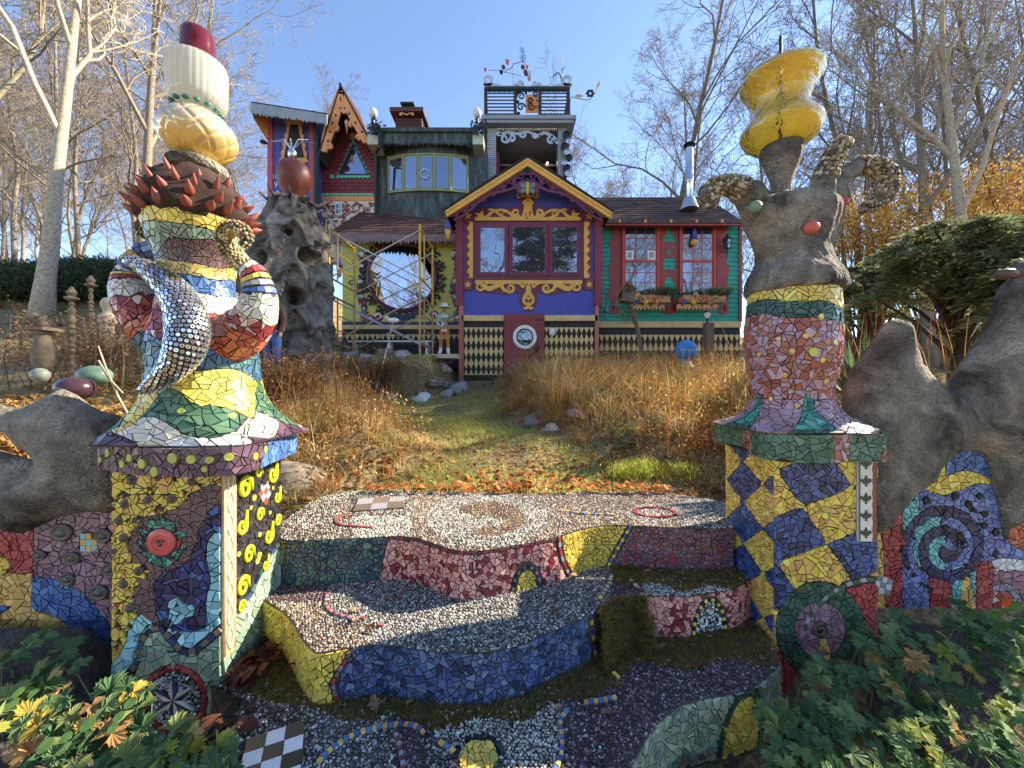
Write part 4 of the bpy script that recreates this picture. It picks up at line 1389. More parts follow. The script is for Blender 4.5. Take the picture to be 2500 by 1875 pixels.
# pebble-clad curling tips and the mirrored tusk
def clad(pp, size, cols, seed, name, sp=1.0):
 o = pp.mesh(MB(), 12, -.002).build(name, 'mortar', pil, smooth=True)
 pts, nn, sz = [], [], []
 v = 0.0; k = 0
 while v < pp.len:
  c, r_, _, _ = pp.at(v)
  n = max(5, int(2 * math.pi * r_ / (size * 1.9 * sp)))
  for i in range(n):
   a = (i + .5 * (k % 2) + rnd.uniform(-.15, .15)) * 2 * math.pi / n
   p, m_ = pp.surf(a * pp.ref, v + rnd.uniform(-.15, .15) * size)
   pts.append(p); nn.append(m_); sz.append(size * min(1, r_ / .03 * .6 + .4))
  v += size * 1.65 * sp; k += 1
 stones('pebble_field', pts, nn, np.array(sz), pick(cols, len(pts), seed), o, seed, lo=.75, hi=1.2)
 return o
PEB = ['b49a6a', 'c8b48a', '9a8258', 'd4c4a0', '7c6848', 'a88e60']
clad(pipe_px([(604, 655, 2.13, .046), (578, 630, 2.12, .046), (556, 604, 2.10, .044), (547, 580, 2.09, .042), (556, 562, 2.08, .04), (576, 556, 2.07, .038), (596, 566, 2.06, .034), (602, 586, 2.06, .028), (590, 600, 2.06, .02)]), .0105, PEB, 51, 'tentacle')
clad(pipe_px([(398, 604, 2.52, .06), (412, 585, 2.52, .055), (400, 565, 2.50, .05), (378, 550, 2.46, .042), (358, 545, 2.44, .04), (346, 557, 2.43, .036), (352, 573, 2.42, .028), (366, 572, 2.42, .02)]), .0105, PEB, 52, 'tentacle')
tusk = pipe_px([(303, 632, 2.16, .018), (345, 648, 2.08, .038), (395, 682, 2.00, .058), (438, 730, 1.95, .075), (458, 790, 1.92, .086), (452, 850, 1.90, .082), (425, 895, 1.90, .062), (385, 932, 1.91, .042), (345, 955, 1.93, .016)])
to = tusk.mesh(MB(), 18, -.001).build('tusk', 'mortar', pil, smooth=True)
paint('mirror_bits', (0.75, 0.78, 0.82), 0.2, 0.25, 30, 0.02, metal=0.85, attr=True, gr=0.1)
mb = MB(); v = .0; k = 0
while v < tusk.len:
 c, r_, _, _ = tusk.at(v)
 n = max(5, int(2 * math.pi * r_ / .0215))
 for i in range(n):
  a = (i + .5 * (k % 2)) * 2 * math.pi / n
  p, m_ = tusk.surf(a * tusk.ref, v)
  t1 = m_.orthogonal().normalized(); t2 = m_.cross(t1)
  q = .0092 * rnd.uniform(.85, 1.08); tl = Vector((rnd.gauss(0, .1), rnd.gauss(0, .1), rnd.gauss(0, .1)))
  mm = (m_ + tl).normalized(); t1 = mm.orthogonal().normalized(); t2 = mm.cross(t1)
  ring = [p + m_ * .0055 + (t1 * math.cos(b_) + t2 * math.sin(b_)) * q for b_ in np.arange(8) * math.pi / 4]
  low = [p - m_ * .002 + (t1 * math.cos(b_) + t2 * math.sin(b_)) * q for b_ in np.arange(8) * math.pi / 4]
  warm = v / tusk.len < .45
  colr = vary(lin('b8a88a') if (warm and rnd.random() < .6) else lin('d8dade'), .25)
  mb.add(ring + low, [tuple(range(8))] + [(x, x + 8, (x + 1) % 8 + 8, (x + 1) % 8) for x in range(8)], colr)
  if rnd.random() < .55:
   r2_ = [p + m_ * .0065 + (t1 * math.cos(b_) + t2 * math.sin(b_)) * q * .45 for b_ in np.arange(6) * math.pi / 3]
   mb.add(r2_, [tuple(range(6))], lin('2a2a2a'))
 v += .0195; k += 1
mb.build('mirror_discs', 'mirror_bits', to, kind='stuff')
# spiked collar
cx, cyy = -1.892, 2.31
def lump(a, z):
 return 1 + .06 * math.sin(a * 5 + z * 20) + .05 * math.sin(a * 9 - z * 31)
col_ = MB().lathe([(.25, 2.535), (.268, 2.57), (.27, 2.62), (.258, 2.68), (.232, 2.74), (.2, 2.79), (.16, 2.84), (.12, 2.87)], (cx, cyy, 0), 44, wob=lump).build('collar', 'umber', pil, smooth=True)
SPK = [(t, (i + .5 * j + .2 * math.sin(i * 5.1)) * 2 * math.pi / n) for j, (t, n) in enumerate([(.02, 17), (.28, 16), (.52, 14), (.76, 11)]) for i in range(n)]
for t, a in SPK:
 t += rnd.uniform(-.07, .07); z = 2.575 + .25 * t; rr_ = float(np.interp(z, [2.57, 2.68, 2.79, 2.87], [.262, .25, .195, .12]))
 n = Vector((math.cos(a), math.sin(a), .25 + .9 * t)).normalized()
 b = Vector((cx + rr_ * math.cos(a), cyy + rr_ * math.sin(a), z)) - n * .012
 L_ = rnd.uniform(.065, .10) * (1 - .4 * t); w = rnd.uniform(.021, .028) * (1 - .35 * t)
 bend = Vector((0, 0, rnd.uniform(-.01, .035)))
 MB().tube([b, b + n * L_ * .3, b + n * L_ * .6 + bend * .3, b + n * L_ * .85 + bend * .7, b + n * L_ + bend], [w * .9, w, w * .72, w * .34, .002], 9).build('spike', 'terracotta', col_, smooth=True)
MB().lathe([(.10, 2.845), (.145, 2.86), (.155, 2.885), (.15, 2.91), (.12, 2.93)], (cx, cyy, 0), 32, wob=lambda a, z: 1 + .02 * math.sin(a * 3)).build('cement_ring', 'greycement', pil, smooth=True)
# gold jar with quilted bosses
def quilt(a, z):
 return 1.03 - .05 * math.exp(-(min(abs(math.sin(a * 5 + z * 26)), abs(math.sin(a * 5 - z * 26))) / .22) ** 2)
prof = [(.09, 2.925), (.085, 2.935)] + [(.195 * math.sin(math.pi * (.14 + .74 * k / 44)) ** .8, 2.945 + .285 * k / 44) for k in range(45)]
MB().lathe(prof, (cx + .008, cyy, 0), 120, wob=quilt).build('quilted_gold_jar', 'goldglass', pil, smooth=True)['label'] = 'gold quilted glass jar'
for k in range(14):
 a = k * 2 * math.pi / 14
 MB().ball((cx + .118 * math.cos(a), cyy + .118 * math.sin(a), 3.242), .014, 8, sz=(1.3, 1.3, .8)).build('bead', 'turquoise', pil, smooth=True)
flute = lambda a, z: 1 + .022 * abs(math.sin(a * 15)) if z > 3.27 else 1
MB().lathe([(.07, 3.235), (.115, 3.25), (.138, 3.275), (.146, 3.31), (.148, 3.40), (.148, 3.50), (.142, 3.518), (.06, 3.52)], (cx + .005, cyy, 0), 120, wob=flute).build('fluted_white_jar', 'milkglass', pil, smooth='auto')['label'] = 'fluted white glass jar'
MB().lathe([(.108, 3.518), (.108, 3.535), (.098, 3.537), (.092, 3.56), (.086, 3.62), (.084, 3.68), (.078, 3.705), (.06, 3.715), (.01, 3.718)], (cx + .005, cyy, 0), 40, wob=lambda a, z: 1 + .008 * math.sin(z * 420)).build('red_jar', 'redlacquer', pil, smooth=True)['label'] = 'dark red glass jar on top'
M.finish()
# ------------------------------------------------------------------ right gate pillar
D2 = 2.42
XA, XB = PX(1888, D2), PX(2141, D2)
YC = D2 + .53
pr = thing('gate_pillar', 'mosaic pillar with yellow and blue diamonds, grey cement horns and amber glass vase', 'pillar', ((XA + XB) / 2, D2 + .26, -.35))
pdr = MB().box(XA + .004, XB - .004, D2 + .004, YC, -.45, 1.14).build('pedestal', 'mortar', pr)
M = Mosaic(pr, 61, 300)
def diamond(a, b):
 return (math.floor(a) + math.floor(b)) % 2 == 0
def lab_rp(u, v):
 x = 1250 + FPX * u / D2; y = 937.5 + FPX * (EYE - v) / D2
 if 2088 < x < 2137 and 1116 < y < 1322: return None
 ax, ay = x - 2000, y - 1535
 rr = math.hypot(ax, ay * .92)
 if rr < 18: return None
 if abs(ax - 8) < 8 + (y - 1555) * .22 and y > 1556 and y < 1640: return 'tan'
 if rr < 62: return 'mauve'
 if rr < 108: return 'dgreen'
 q = math.hypot(x - 2150, (y - 1600) * .9)
 q = math.hypot(x - 2135, y - 1600)
 if x - 1888 > (1560 - y) * .9 + 40 and q < 178: return 'red'
 if x - 1888 > (1560 - y) * .9 + 40 and q < 196: return None
 if y > 1590: return 'red'
 a = ((x - 1894) * 90 - (y - 1373) * 62) / 14074.0; b = ((y - 1373) * 124 + (x - 1894) * 47) / 14074.0
 return 'yelloworange' if diamond(a, b) else 'royal' if y > 1230 else 'slate'
f_rp = lambda u, v: (Vector((u, D2, v)), Vector((0, -1, 0)))
M.field(XA, XB, -.34, 1.135, .047, f_rp, lab_rp, pdr, .0035)
def lab_rs(u, v):
 t = (u - D2) / .53; y = (1.135 - v) / 1.135
 a = (t * 1.15 + y * 5.0) * .78 + .2; b = (y * 5.0 - t * 2.0) * .78 + .62
 return 'yelloworange' if diamond(a, b) else ('royal' if y > .3 else 'slate')
s_rs = lambda u, v: (Vector((XA, u, v)), Vector((-1, 0, 0)))
M.field(D2, YC, -.1, 1.135, .034, s_rs, lab_rs, pdr, .003)
M.row(pxm([(2135 - 187 * math.cos(t), 1600 - 187 * math.sin(t)) for t in np.linspace(.25, 1.55, 20)], D2), .042, .03, f_rp, ['greyt', 'dgreen'], pdr)
# swirl boss on the green disc
mb = MB(); p0 = P(2000, 1535, D2)
mb.tube([(p0.x + a, D2 - .012, p0.z + b) for a, b in spiral(0, 0, .045, .01, 1.2, 1.3, 22)], [.012] * 23, 7)
sw = mb.build('snake_swirl', 'rustknob', pdr, smooth=True)
# lily strip
paint('whitetile', lin('d8d6cf'), 0.25, 0.1, 20, 0.1)
paint('lilygreen', lin('3f4a40'), 0.35, 0.2, 20, 0.1)
x0_, x1_ = PX(2090, D2), PX(2137, D2); z0_, z1_ = PZ(1320, D2), 1.132
ls = MB().box(x0_, x1_, D2 - .012, D2 + .002, z0_, z1_).build('lily_strip', 'whitetile', pr)
paint('brickline', lin('8a4a38'), 0.4, 0.2, 20, 0.1)
MB().box(x1_ - .03, x1_ - .006, D2 - .0145, D2 - .010, z0_ + .003, z1_ - .003).build('red_band', 'brickline', ls)
for xx in (x0_ + .006, x0_ + .013, x1_ - .004):
 MB().box(xx - .0012, xx + .0012, D2 - .015, D2 - .010, z0_ + .003, z1_ - .003).build('line', 'lilygreen', ls)
mb = MB()
for k in range(14):
 zz = z0_ + .02 + k * (z1_ - z0_ - .03) / 13
 if k % 2 == 0:
  mb.prism(disc(x1_ - .036, zz + .02, .02, 12), D2 - .0142, D2 - .0105)
mb.build('scallop', 'whitetile', ls)
nl = 5
for k in range(nl):
 zc = z0_ + .05 + k * .108; xc = (x0_ + x1_) / 2 - .010
 mb = MB()
 mb.prism([(xc - .006, zc - .03), (xc + .006, zc - .03), (xc + .004, zc), (xc + .013, zc + .012), (xc, zc + .042), (xc - .013, zc + .012), (xc - .004, zc)], D2 - .0165, D2 - .0115)
 for sg in (-1, 1):
  ribbon(mb, [(xc + sg * .004, zc - .01), (xc + sg * .017, zc + .006), (xc + sg * .026, zc + .016), (xc + sg * .03, zc + .004), (xc + sg * .024, zc - .002)], [.010, .012, .011, .010, .006], D2 - .016, D2 - .0116)
 mb.prism([(xc - .02, zc - .012), (xc + .02, zc - .012), (xc + .02, zc - .004), (xc - .02, zc - .004)], D2 - .0168, D2 - .0117)
 mb.build('lily', 'lilygreen', ls)
# cap
ZD0, ZD1 = 1.13, 1.30
capr = [(PX(1747, 3.1), 3.1), (PX(1816, 2.8), 2.8), (PX(1845, 2.5), 2.5), (PX(1895, 2.34), 2.34), (PX(1955, 2.29), 2.29), (PX(2015, 2.28), 2.28), (PX(2080, 2.33), 2.33), (PX(2164, 2.36), 2.36), (2.36, 2.75), (2.33, 3.08)]
capr = smooth_path(capr, 4)
cpr = MB().slab(capr, ZD0, ZD1 - .003).build('cap', 'mortar', pr)
rimr = Rim(capr)
def lab_capr(u, v):
 p, n = rimr.surf(u, v)
 x = 1250 + FPX * p.x / p.y
 if p.y < 2.9 and (1816 < x < 1838 or 2035 < x < 2072): return 'brick'
 return 'brick' if x > 2150 and v < 1.2 else 'green'
M.field(0, rimr.len, ZD0, ZD1 - .002, .046, rimr.surf, lab_capr, cpr, .003)
for px_, d_ in ((1829, 2.62), (2057, 2.31)):
 uu = min(np.linspace(0, rimr.len, 400), key=lambda u: (pix(rimr.surf(u, 1.2)[0])[0] - px_) ** 2 + (1e6 if rimr.surf(u, 1.2)[0].y > 2.85 else 0))
 M.dot(uu, 1.235, .013, rimr.surf, 'yellow', cpr)
ccx, ccy = 1.93, 2.66
col_r = Loft([(1.299, ccx + .01, ccy + .03, .40, .40, 6), (1.32, ccx + .01, ccy + .02, .36, .36, 4), (1.36, ccx, ccy, .31, .31, 2.8), (1.42, ccx, ccy, .258, .258, 2.2), (1.48, ccx, ccy, .234, .234, 2), (1.55, ccx, ccy, .228, .228, 2), (1.65, ccx, ccy, .245, .245, 2), (1.76, ccx, ccy, .265, .265, 2), (1.88, ccx - .003, ccy, .275, .275, 2), (2.02, ccx, ccy, .27, .27, 2), (2.14, ccx + .005, ccy, .262, .262, 2), (2.30, ccx + .008, ccy, .26, .26, 2)])
crm = col_r.mesh(MB(), 40, 50, -.003).build('column', 'mortar', pr, smooth=True)
def lab_cr(u, v):
 p = col_r.pt(u, v); a = u / col_r.ref; z = p.z; fa = a - 4.712
 w = .045 * math.sin(a + 2.3) + .01 * math.sin(a * 5)
 if z > 2.135 - w * .9: return 'yellow'
 if z > 2.035 - w * 1.1: return 'dgreen'
 if ((fa - 1.25) * .27) ** 2 + (z - 1.77) ** 2 < .095 ** 2 and not ((fa - 1.5) * .27) ** 2 + (z - 1.73) ** 2 < .04 ** 2: return 'dgreen'
 for k in range(5):
  c = k * 1.2566 - .25
  dd = (fa - c + math.pi) % (2 * math.pi) - math.pi
  if z < 1.56 and abs(dd) < .02 + (1.56 - z) * 1.1 * (1 + max(0, 1.40 - z) * 3): return 'teal' if z > 1.32 else 'dgreen'
 return 'pinkmauve' if z < 1.5 else 'brick'
M.field(0, 2 * math.pi * col_r.ref, .004, col_r.len - .03, .046, col_r.surf, lab_cr, crm, .0033)
def v_of(lf, zz):
 lo, hi = 0, lf.len
 for _ in range(30):
  md = (lo + hi) / 2
  if lf.sec(md)[0] < zz: lo = md
  else: hi = md
 return lo
for fa, z, r_, c in [(-.05, 2.02, .016, 'yellow'), (.75, 1.95, .015, 'yellow'), (-.35, 1.90, .015, 'yellow'), (.3, 1.86, .017, 'yellow'), (-.85, 1.89, .013, 'yellow'), (-.2, 1.80, .026, 'olive'), (-.6, 1.81, .014, 'yellow'), (0, 1.75, .015, 'yellow'), (.18, 1.62, .017, 'yellow'), (-.75, 1.66, .014, 'yellow'), (-.5, 1.46, .014, 'yellow'), (.15, 1.40, .018, 'yellow'), (.9, 1.36, .02, 'olive'), (-1.1, 1.5, .014, 'yellow'), (-1.3, 1.8, .014, 'yellow'), (1.4, 1.6, .014, 'yellow')]:
 M.dot((fa + 4.712) * col_r.ref, v_of(col_r, z), r_, col_r.surf, c, crm, .011)
M.finish()
# cement head with horns
def cwob(p, i, j):
 k = noise.noise(Vector((p.x * 5, p.y * 5, p.z * 3))) * .022 + noise.noise(Vector((p.x * 14, p.y * 14, p.z * 4))) * .008
 c = Vector((ccx, ccy, p.z))
 return p + (p - c).normalized() * k
hx = ccx + .01
head = Loft([(2.215, hx, ccy, .255, .255, 2), (2.225, hx, ccy, .29, .285, 2), (2.27, hx, ccy, .302, .295, 2), (2.34, hx, ccy, .285, .28, 2), (2.41, hx, ccy, .24, .24, 2), (2.51, hx, ccy, .212, .215, 2), (2.6, hx - .005, ccy, .235, .22, 2), (2.68, hx - .008, ccy, .272, .23, 2), (2.76, hx - .01, ccy, .298, .235, 2), (2.83, hx - .01, ccy, .285, .22, 2), (2.875, hx - .02, ccy, .20, .17, 2), (2.90, hx - .03, ccy, .09, .08, 2)])
HM = head.mesh(MB(), 64, 70, 0, wob=cwob); HP = []
def horn(pts, cladfrom, seed):
 pp = pipe_px(pts, 8)
 mb = MB(); pp.mesh(mb, 16, 0)
 mb.v = [tuple(Vector(v) + noise.noise_vector(Vector(v) * 8) * .012) for v in mb.v]
 HM.add(mb.v, mb.f)
 pt, nn, sz = [], [], []
 v = pp.len * cladfrom; k = 0; size = .017
 while v < pp.len:
  c, r_, _, _ = pp.at(v)
  n = max(5, int(2 * math.pi * (r_ + .004) / (size * 1.7)))
  for i in range(n):
   a = (i + .5 * (k % 2) + rnd.uniform(-.18, .18)) * 2 * math.pi / n
   p, m_ = pp.surf(a * pp.ref, v + rnd.uniform(-.2, .2) * size)
   pt.append(p + m_ * .003); nn.append(m_); sz.append(size)
  v += size * 1.5; k += 1
 for i in range(8):
  pt.append(pp.p[-1] + Vector((rnd.uniform(-1, 1), rnd.uniform(-1, 1), rnd.uniform(-1, 1))) * .015); nn.append((0, -.3, .95)); sz.append(size)
 nn = [Vector(q).normalized() for q in nn]
 HP.append((pt, nn, sz, seed))
def horn_pebbles(o, pt, nn, sz, seed):
 stones('pebble_field', pt, nn, np.array(sz), pick(['9a8c74', '8a7c66', 'ac9e86', '74685a', '5e5448', 'b8ac96'], len(pt), seed), o, seed, lo=.7, hi=1.15)
horn([(1925, 650, 2.64, .10), (1900, 600, 2.63, .14), (1868, 535, 2.61, .13), (1846, 500, 2.60, .112), (1822, 473, 2.58, .088), (1795, 456, 2.57, .066), (1765, 451, 2.55, .054), (1737, 460, 2.54, .05), (1722, 480, 2.53, .045), (1733, 496, 2.52, .036), (1749, 487, 2.52, .022)], .60, 71)
horn([(1945, 650, 2.63, .10), (1965, 590, 2.60, .13), (1988, 535, 2.57, .118), (2000, 480, 2.54, .092), (2012, 435, 2.51, .07), (2026, 400, 2.48, .056), (2042, 370, 2.46, .05), (2062, 342, 2.43, .043)], .74, 72)
horn([(1945, 650, 2.68, .10), (1985, 595, 2.70, .13), (2012, 535, 2.73, .105), (2034, 480, 2.76, .075), (2052, 438, 2.79, .062), (2082, 412, 2.82, .058), (2117, 404, 2.84, .06), (2152, 417, 2.84, .066), (2166, 450, 2.84, .068), (2155, 481, 2.83, .06), (2129, 500, 2.82, .044), (2104, 510, 2.81, .026)], .62, 73)
ho = HM.build('tmp', 'greycement')
md = ho.modifiers.new('r', 'REMESH'); md.mode = 'VOXEL'; md.voxel_size = .013
md = ho.modifiers.new('s', 'SMOOTH'); md.iterations = 6; md.factor = .5
me = bpy.data.meshes.new_from_object(ho.evaluated_get(bpy.context.evaluated_depsgraph_get()))
bpy.data.objects.remove(ho)
for v in me.vertices:
 c = v.co; v.co = c + v.normal * (noise.noise(Vector((c.x * 16, c.y * 16, c.z * 5))) * .012 + noise.noise(c * 34) * .004)
me.materials.clear(); me.materials.append(MATS['greycement'])
me.polygons.foreach_set('use_smooth', [True] * len(me.polygons))
hd = link('cement_head', me, pr)
for h_ in HP: horn_pebbles(hd, *h_)
# neck cone, amber vase, rod, balls
MB().lathe([(.062, 2.86), (.058, 2.93), (.066, 2.99), (.085, 3.05), (.112, 3.12), (.126, 3.18), (.125, 3.215), (.09, 3.222)], (PX(1908, 2.63), 2.63, 0), 36, wob=lambda a, z: 1 + .03 * math.sin(z * 130 + a) * .7).build('ribbed_neck', 'greycement', pr, smooth=True)
def vwob(a, z):
 return 1 + .012 * math.sin(a * 9 + z * 55) * math.sin(a * 5 - z * 40)
vx = PX(1906, 2.63)
vase_p = smooth_path([(.09, 3.218), (.16, 3.232), (.215, 3.275), (.242, 3.325), (.226, 3.37), (.19, 3.42), (.168, 3.475), (.172, 3.525), (.196, 3.58), (.228, 3.635), (.246, 3.675), (.215, 3.71), (.10, 3.73), (.02, 3.735)], 5)
vm = MB().lathe(vase_p, (vx, 2.63, 0), 40, wob=vwob, cap=False)
vm.v = [tuple(Vector(v) + Vector((rnd.gauss(0, 1), rnd.gauss(0, 1), rnd.gauss(0, .7))) * .0018) for v in vm.v]
vi = MB().lathe([(r_ - .014, z) for r_, z in vase_p[2:-10]], (vx, 2.63, 0), 30, cap=False)
vi.f = [f[::-1] for f in vi.f]; vm.add(vi.v, vi.f)
vm.build('amber_vase', 'amberglass', pr, smooth=True)['label'] = 'wavy amber glass vase'
paint('ironrod', lin('2a2622'), 0.6, 0.3, 20, 0.2)
MB().tube([(vx, 2.63, 3.2), (vx, 2.63, 3.98)], .011, 6).build('rod', 'ironrod', pr)
paint('greenball', lin('6c8a72'), 0.5, 0.2, 20, 0.2); paint('redball', lin('b04038'), 0.45, 0.2, 20, 0.2); paint('coralball', lin('cc6254'), 0.5, 0.2, 20, 0.2)
for a, b, d, r_, mt in [(1843, 505, 2.47, .042, 'greenball'), (2055, 493, 2.68, .042, 'redball'), (1981, 555, 2.43, .044, 'coralball')]:
 MB().ball(P(a, b, d), r_, 18, sz=(1, 1, .88)).build('ceramic_ball', mt, pr, smooth=True)
# ------------------------------------------------------------------ garden walls at both sides
paint('eyepiece', lin('4e4842'), 0.3, 0.45, 60, 0.3, spec=0.6)
def wall(name, label, outline, holes, d, base, lab, fpx, seed, T=.15, size=.047, loc=None):
 w = thing(name, label, 'wall', loc)
 mb = MB(); pillow(mb, outline, holes, d, T, .30, .05, nz=.025, seed=seed)
 mb.build('cement_crest', 'greycement', w, smooth=True)
 x0, x1, z0, z1 = base
 b = MB().box(x0, x1, d + .012, d + .22, z0, z1).build('wall_base', 'mortar', w)
 m = Mosaic(w, seed, 300)
 m.field(x0, x1, z0, z1, size, lambda u, v: (Vector((u, d + .01, v)), Vector((0, -1, 0))), lab, b, .0035)
 return w, b, m
DL = 2.30
def lab_wl(u, v):
 x = 1250 + FPX * u / DL; y = 937.5 + FPX * (EYE - v) / DL
 for a, b, c in EYES:
  if math.hypot(x - a, (y - b) * 1.25) < c: return None
 if abs((x - 213)) < 21 and abs(y - 1323) < 23: return None
 # fan of blue and ochre at the lower left
 q = math.hypot(x - 75, (y - 1640) * .92)
 a = math.atan2(1640 - y, x - 75)
 if q < 215:
  if x < 75 and q > 150: return 'ochre' if y < 1480 or q < 60 else 'blue'
  if q > 135 and x > 75: return 'blue' if a > .28 else 'ochre'
  if q > 60: return 'ochre' if a > .55 else 'blue'
  return 'blue'
 if x < 80:
  if math.hypot(x - 0, y - 1380) < 22: return 'yellow'
  if y < 1400: return 'red'
  return 'ochre'
 return 'mauve'
EYES = [(150, 1300, 28), (252, 1308, 22), (97, 1355, 16), (177, 1363, 20), (165, 1414, 20), (242, 1447, 24), (268, 1390, 20)]
wl, wlb, mw = wall('garden_wall', 'low lumpy grey cement wall with eyelike knobs left of the pillar', [(-170, 985), (-60, 975), (10, 990), (54, 993), (108, 970), (145, 950), (172, 958), (203, 980), (253, 1006), (300, 1022), (315, 1100), (300, 1240), (217, 1250), (150, 1262), (83, 1290), (47, 1302), (0, 1290), (-170, 1290)], [[(-60, 1058), (0, 1054), (35, 1066), (62, 1092), (108, 1124), (70, 1118), (30, 1108), (-30, 1092)]], DL, (PX(-170, DL), PX(292, DL), -.35, PZ(1225, DL)), lab_wl, None, 81, loc=(-2.9, DL, -.3))
for i in range(3):
 for j in range(3):
  if (i, j) == (2, 0): continue
  a, b = 200 + i * 14, 1310 + j * 15
  q = [(PX(a - 6, DL), PZ(b + 7, DL)), (PX(a + 7, DL), PZ(b + 7, DL)), (PX(a + 7, DL), PZ(b - 7, DL)), (PX(a - 6, DL), PZ(b - 7, DL))]
  mw.tile(q, lambda u, v: (Vector((u, DL + .01, v)), Vector((0, -1, 0))), PAL['sky'][0] if (i + j) % 2 == 0 else PAL['ochre'][0], wlb)
mw.finish()
for a, b, c in EYES:
 p = P(a, b, DL); r_ = c * DL / FPX
 mb = MB().lathe([(r_, 0), (r_ * 1.0, .012), (r_ * .86, .02), (r_ * .62, .012), (r_ * .55, .010), (r_ * .42, .02), (r_ * .3, .024), (r_ * .05, .024)], (0, 0, 0), 22)
 mb.v = [(p.x + v[0], DL + .008 - v[2], p.z + v[1] * .8) for v in mb.v]
 e = mb.build('eye_knob', 'eyepiece', wl, smooth=True)
DRW = 2.72
def lab_wr(u, v):
 x = 1250 + FPX * u / DRW; y = 937.5 + FPX * (EYE - v) / DRW
 for a, b, c in HOLES:
  if (x - a) ** 2 + (y - b) ** 2 < (c * 1.2) ** 2: return None
 ax, ay = x - 2310, y - 1340
 rr = math.hypot(ax, ay); an = math.atan2(-ay, ax)
 # two-turn navy spiral
 s = ((rr - 8) / 50.0 - (an + 1.2) / (2 * math.pi)) % 1.0
 if rr < 108 and s < .5: return 'navy'
 if y < 1150 + (x - 2360) ** 2 * .006 and abs(x - 2365) < 55: return 'blue'
 if y < 1195 + 14 * math.sin((x - 2260) * .035) and 2255 < x < 2430: return 'yellow'
 if math.hypot(x - 2500, y - 1300) < 42: return 'orange'
 if x > 2425 and y > 1360 + (x - 2425) * .1:
  if math.hypot(x - 2450, y - 1470) < 46: return 'greyt' if math.hypot(x - 2450, y - 1470) > 28 else 'redwhite'
  return 'mauve' if y > 1395 else 'white'
 if y > 1370 and 2385 < x < 2455: return 'red'
 if y > 1380 and 2325 < x < 2392: return 'cyan' if abs(x - 2362) > 6 + (y - 1395) * .16 else 'tan'
 if y > 1400 and 2270 < x < 2330: return 'red'
 if x < 2205 and y > 1225: return 'red' if x > 2155 + (y - 1300) * .05 else 'tan'
 if rr < 80 and ax < 0: return 'cyan'
 if x < 2245 and y < 1300: return 'cyan'
 return 'peri'
HOLES = [(2262, 1222, 9), (2332, 1211, 9), (2392, 1212, 8), (2365, 1232, 9), (2380, 1250, 9), (2402, 1282, 8), (2432, 1299, 9), (2308, 1286, 8), (2345, 1308, 9), (2355, 1328, 8), (2428, 1347, 8), (2403, 1253, 9), (2231, 1224, 5)]
wr, wrb, mw = wall('garden_wall', 'high lumpy grey cement wall with navy spiral mosaic right of the pillar', [(2090, 1290), (2066, 1150), (2064, 1010), (2072, 935), (2094, 888), (2141, 822), (2168, 787), (2192, 779), (2213, 795), (2222, 830), (2237, 877), (2266, 917), (2311, 953), (2336, 920), (2369, 870), (2405, 823), (2427, 783), (2443, 732), (2462, 690), (2490, 665), (2540, 662), (2580, 720), (2600, 900), (2700, 1000), (2720, 1120), (2560, 1130), (2505, 1115), (2491, 1174), (2476, 1249), (2461, 1313), (2451, 1318), (2436, 1239), (2421, 1179), (2406, 1118), (2365, 1100), (2327, 1108), (2287, 1135), (2262, 1184), (2227, 1202), (2197, 1236), (2177, 1256), (2140, 1300)], [], DRW, (PX(2100, DRW), PX(2720, DRW), -.35, PZ(1090, DRW)), lab_wr, None, 82, T=.17, loc=(3.3, DRW, -.3))
for i in range(3):
 for j in range(3):
  a, b = 2146 + i * 13 - j * 4, 1412 + j * 13 + i * 4
  q = [(PX(a - 6, DRW), PZ(b + 5, DRW)), (PX(a + 6, DRW), PZ(b + 8, DRW)), (PX(a + 8, DRW), PZ(b - 5, DRW)), (PX(a - 4, DRW), PZ(b - 8, DRW))]
  mw.tile(q, lambda u, v: (Vector((u, DRW + .004, v)), Vector((0, -1, 0))), PAL['white'][0] if (i + j) % 2 else PAL['greyt'][0], wrb)
mw.finish()
for a, b, c in HOLES:
 p = P(a, b, DRW + .01); r_ = c * DRW / FPX
 mb = MB().lathe([(r_, 0), (r_, .006), (r_ * .8, .010), (r_ * .5, .004), (r_ * .05, .002)], (0, 0, 0), 12)
 mb.v = [(p.x + v[0], p.y - v[2], p.z + v[1]) for v in mb.v]
 mb.build('dark_knob', 'ironrod', wr, smooth=True)
paint('brownknob', lin('5a4a44'), 0.4, 0.3, 30, 0.3)
mb = MB(); mb.ball(P(2458, 669, 2.5), .05, 16, sz=(1.2, 1, .7)); mb.tube([P(2470, 668, 2.5), P(2500, 655, 2.5), P(2540, 645, 2.52)], [.04, .05, .055], 10)
mb.build('bronze_knob', 'brownknob', wr, smooth=True)
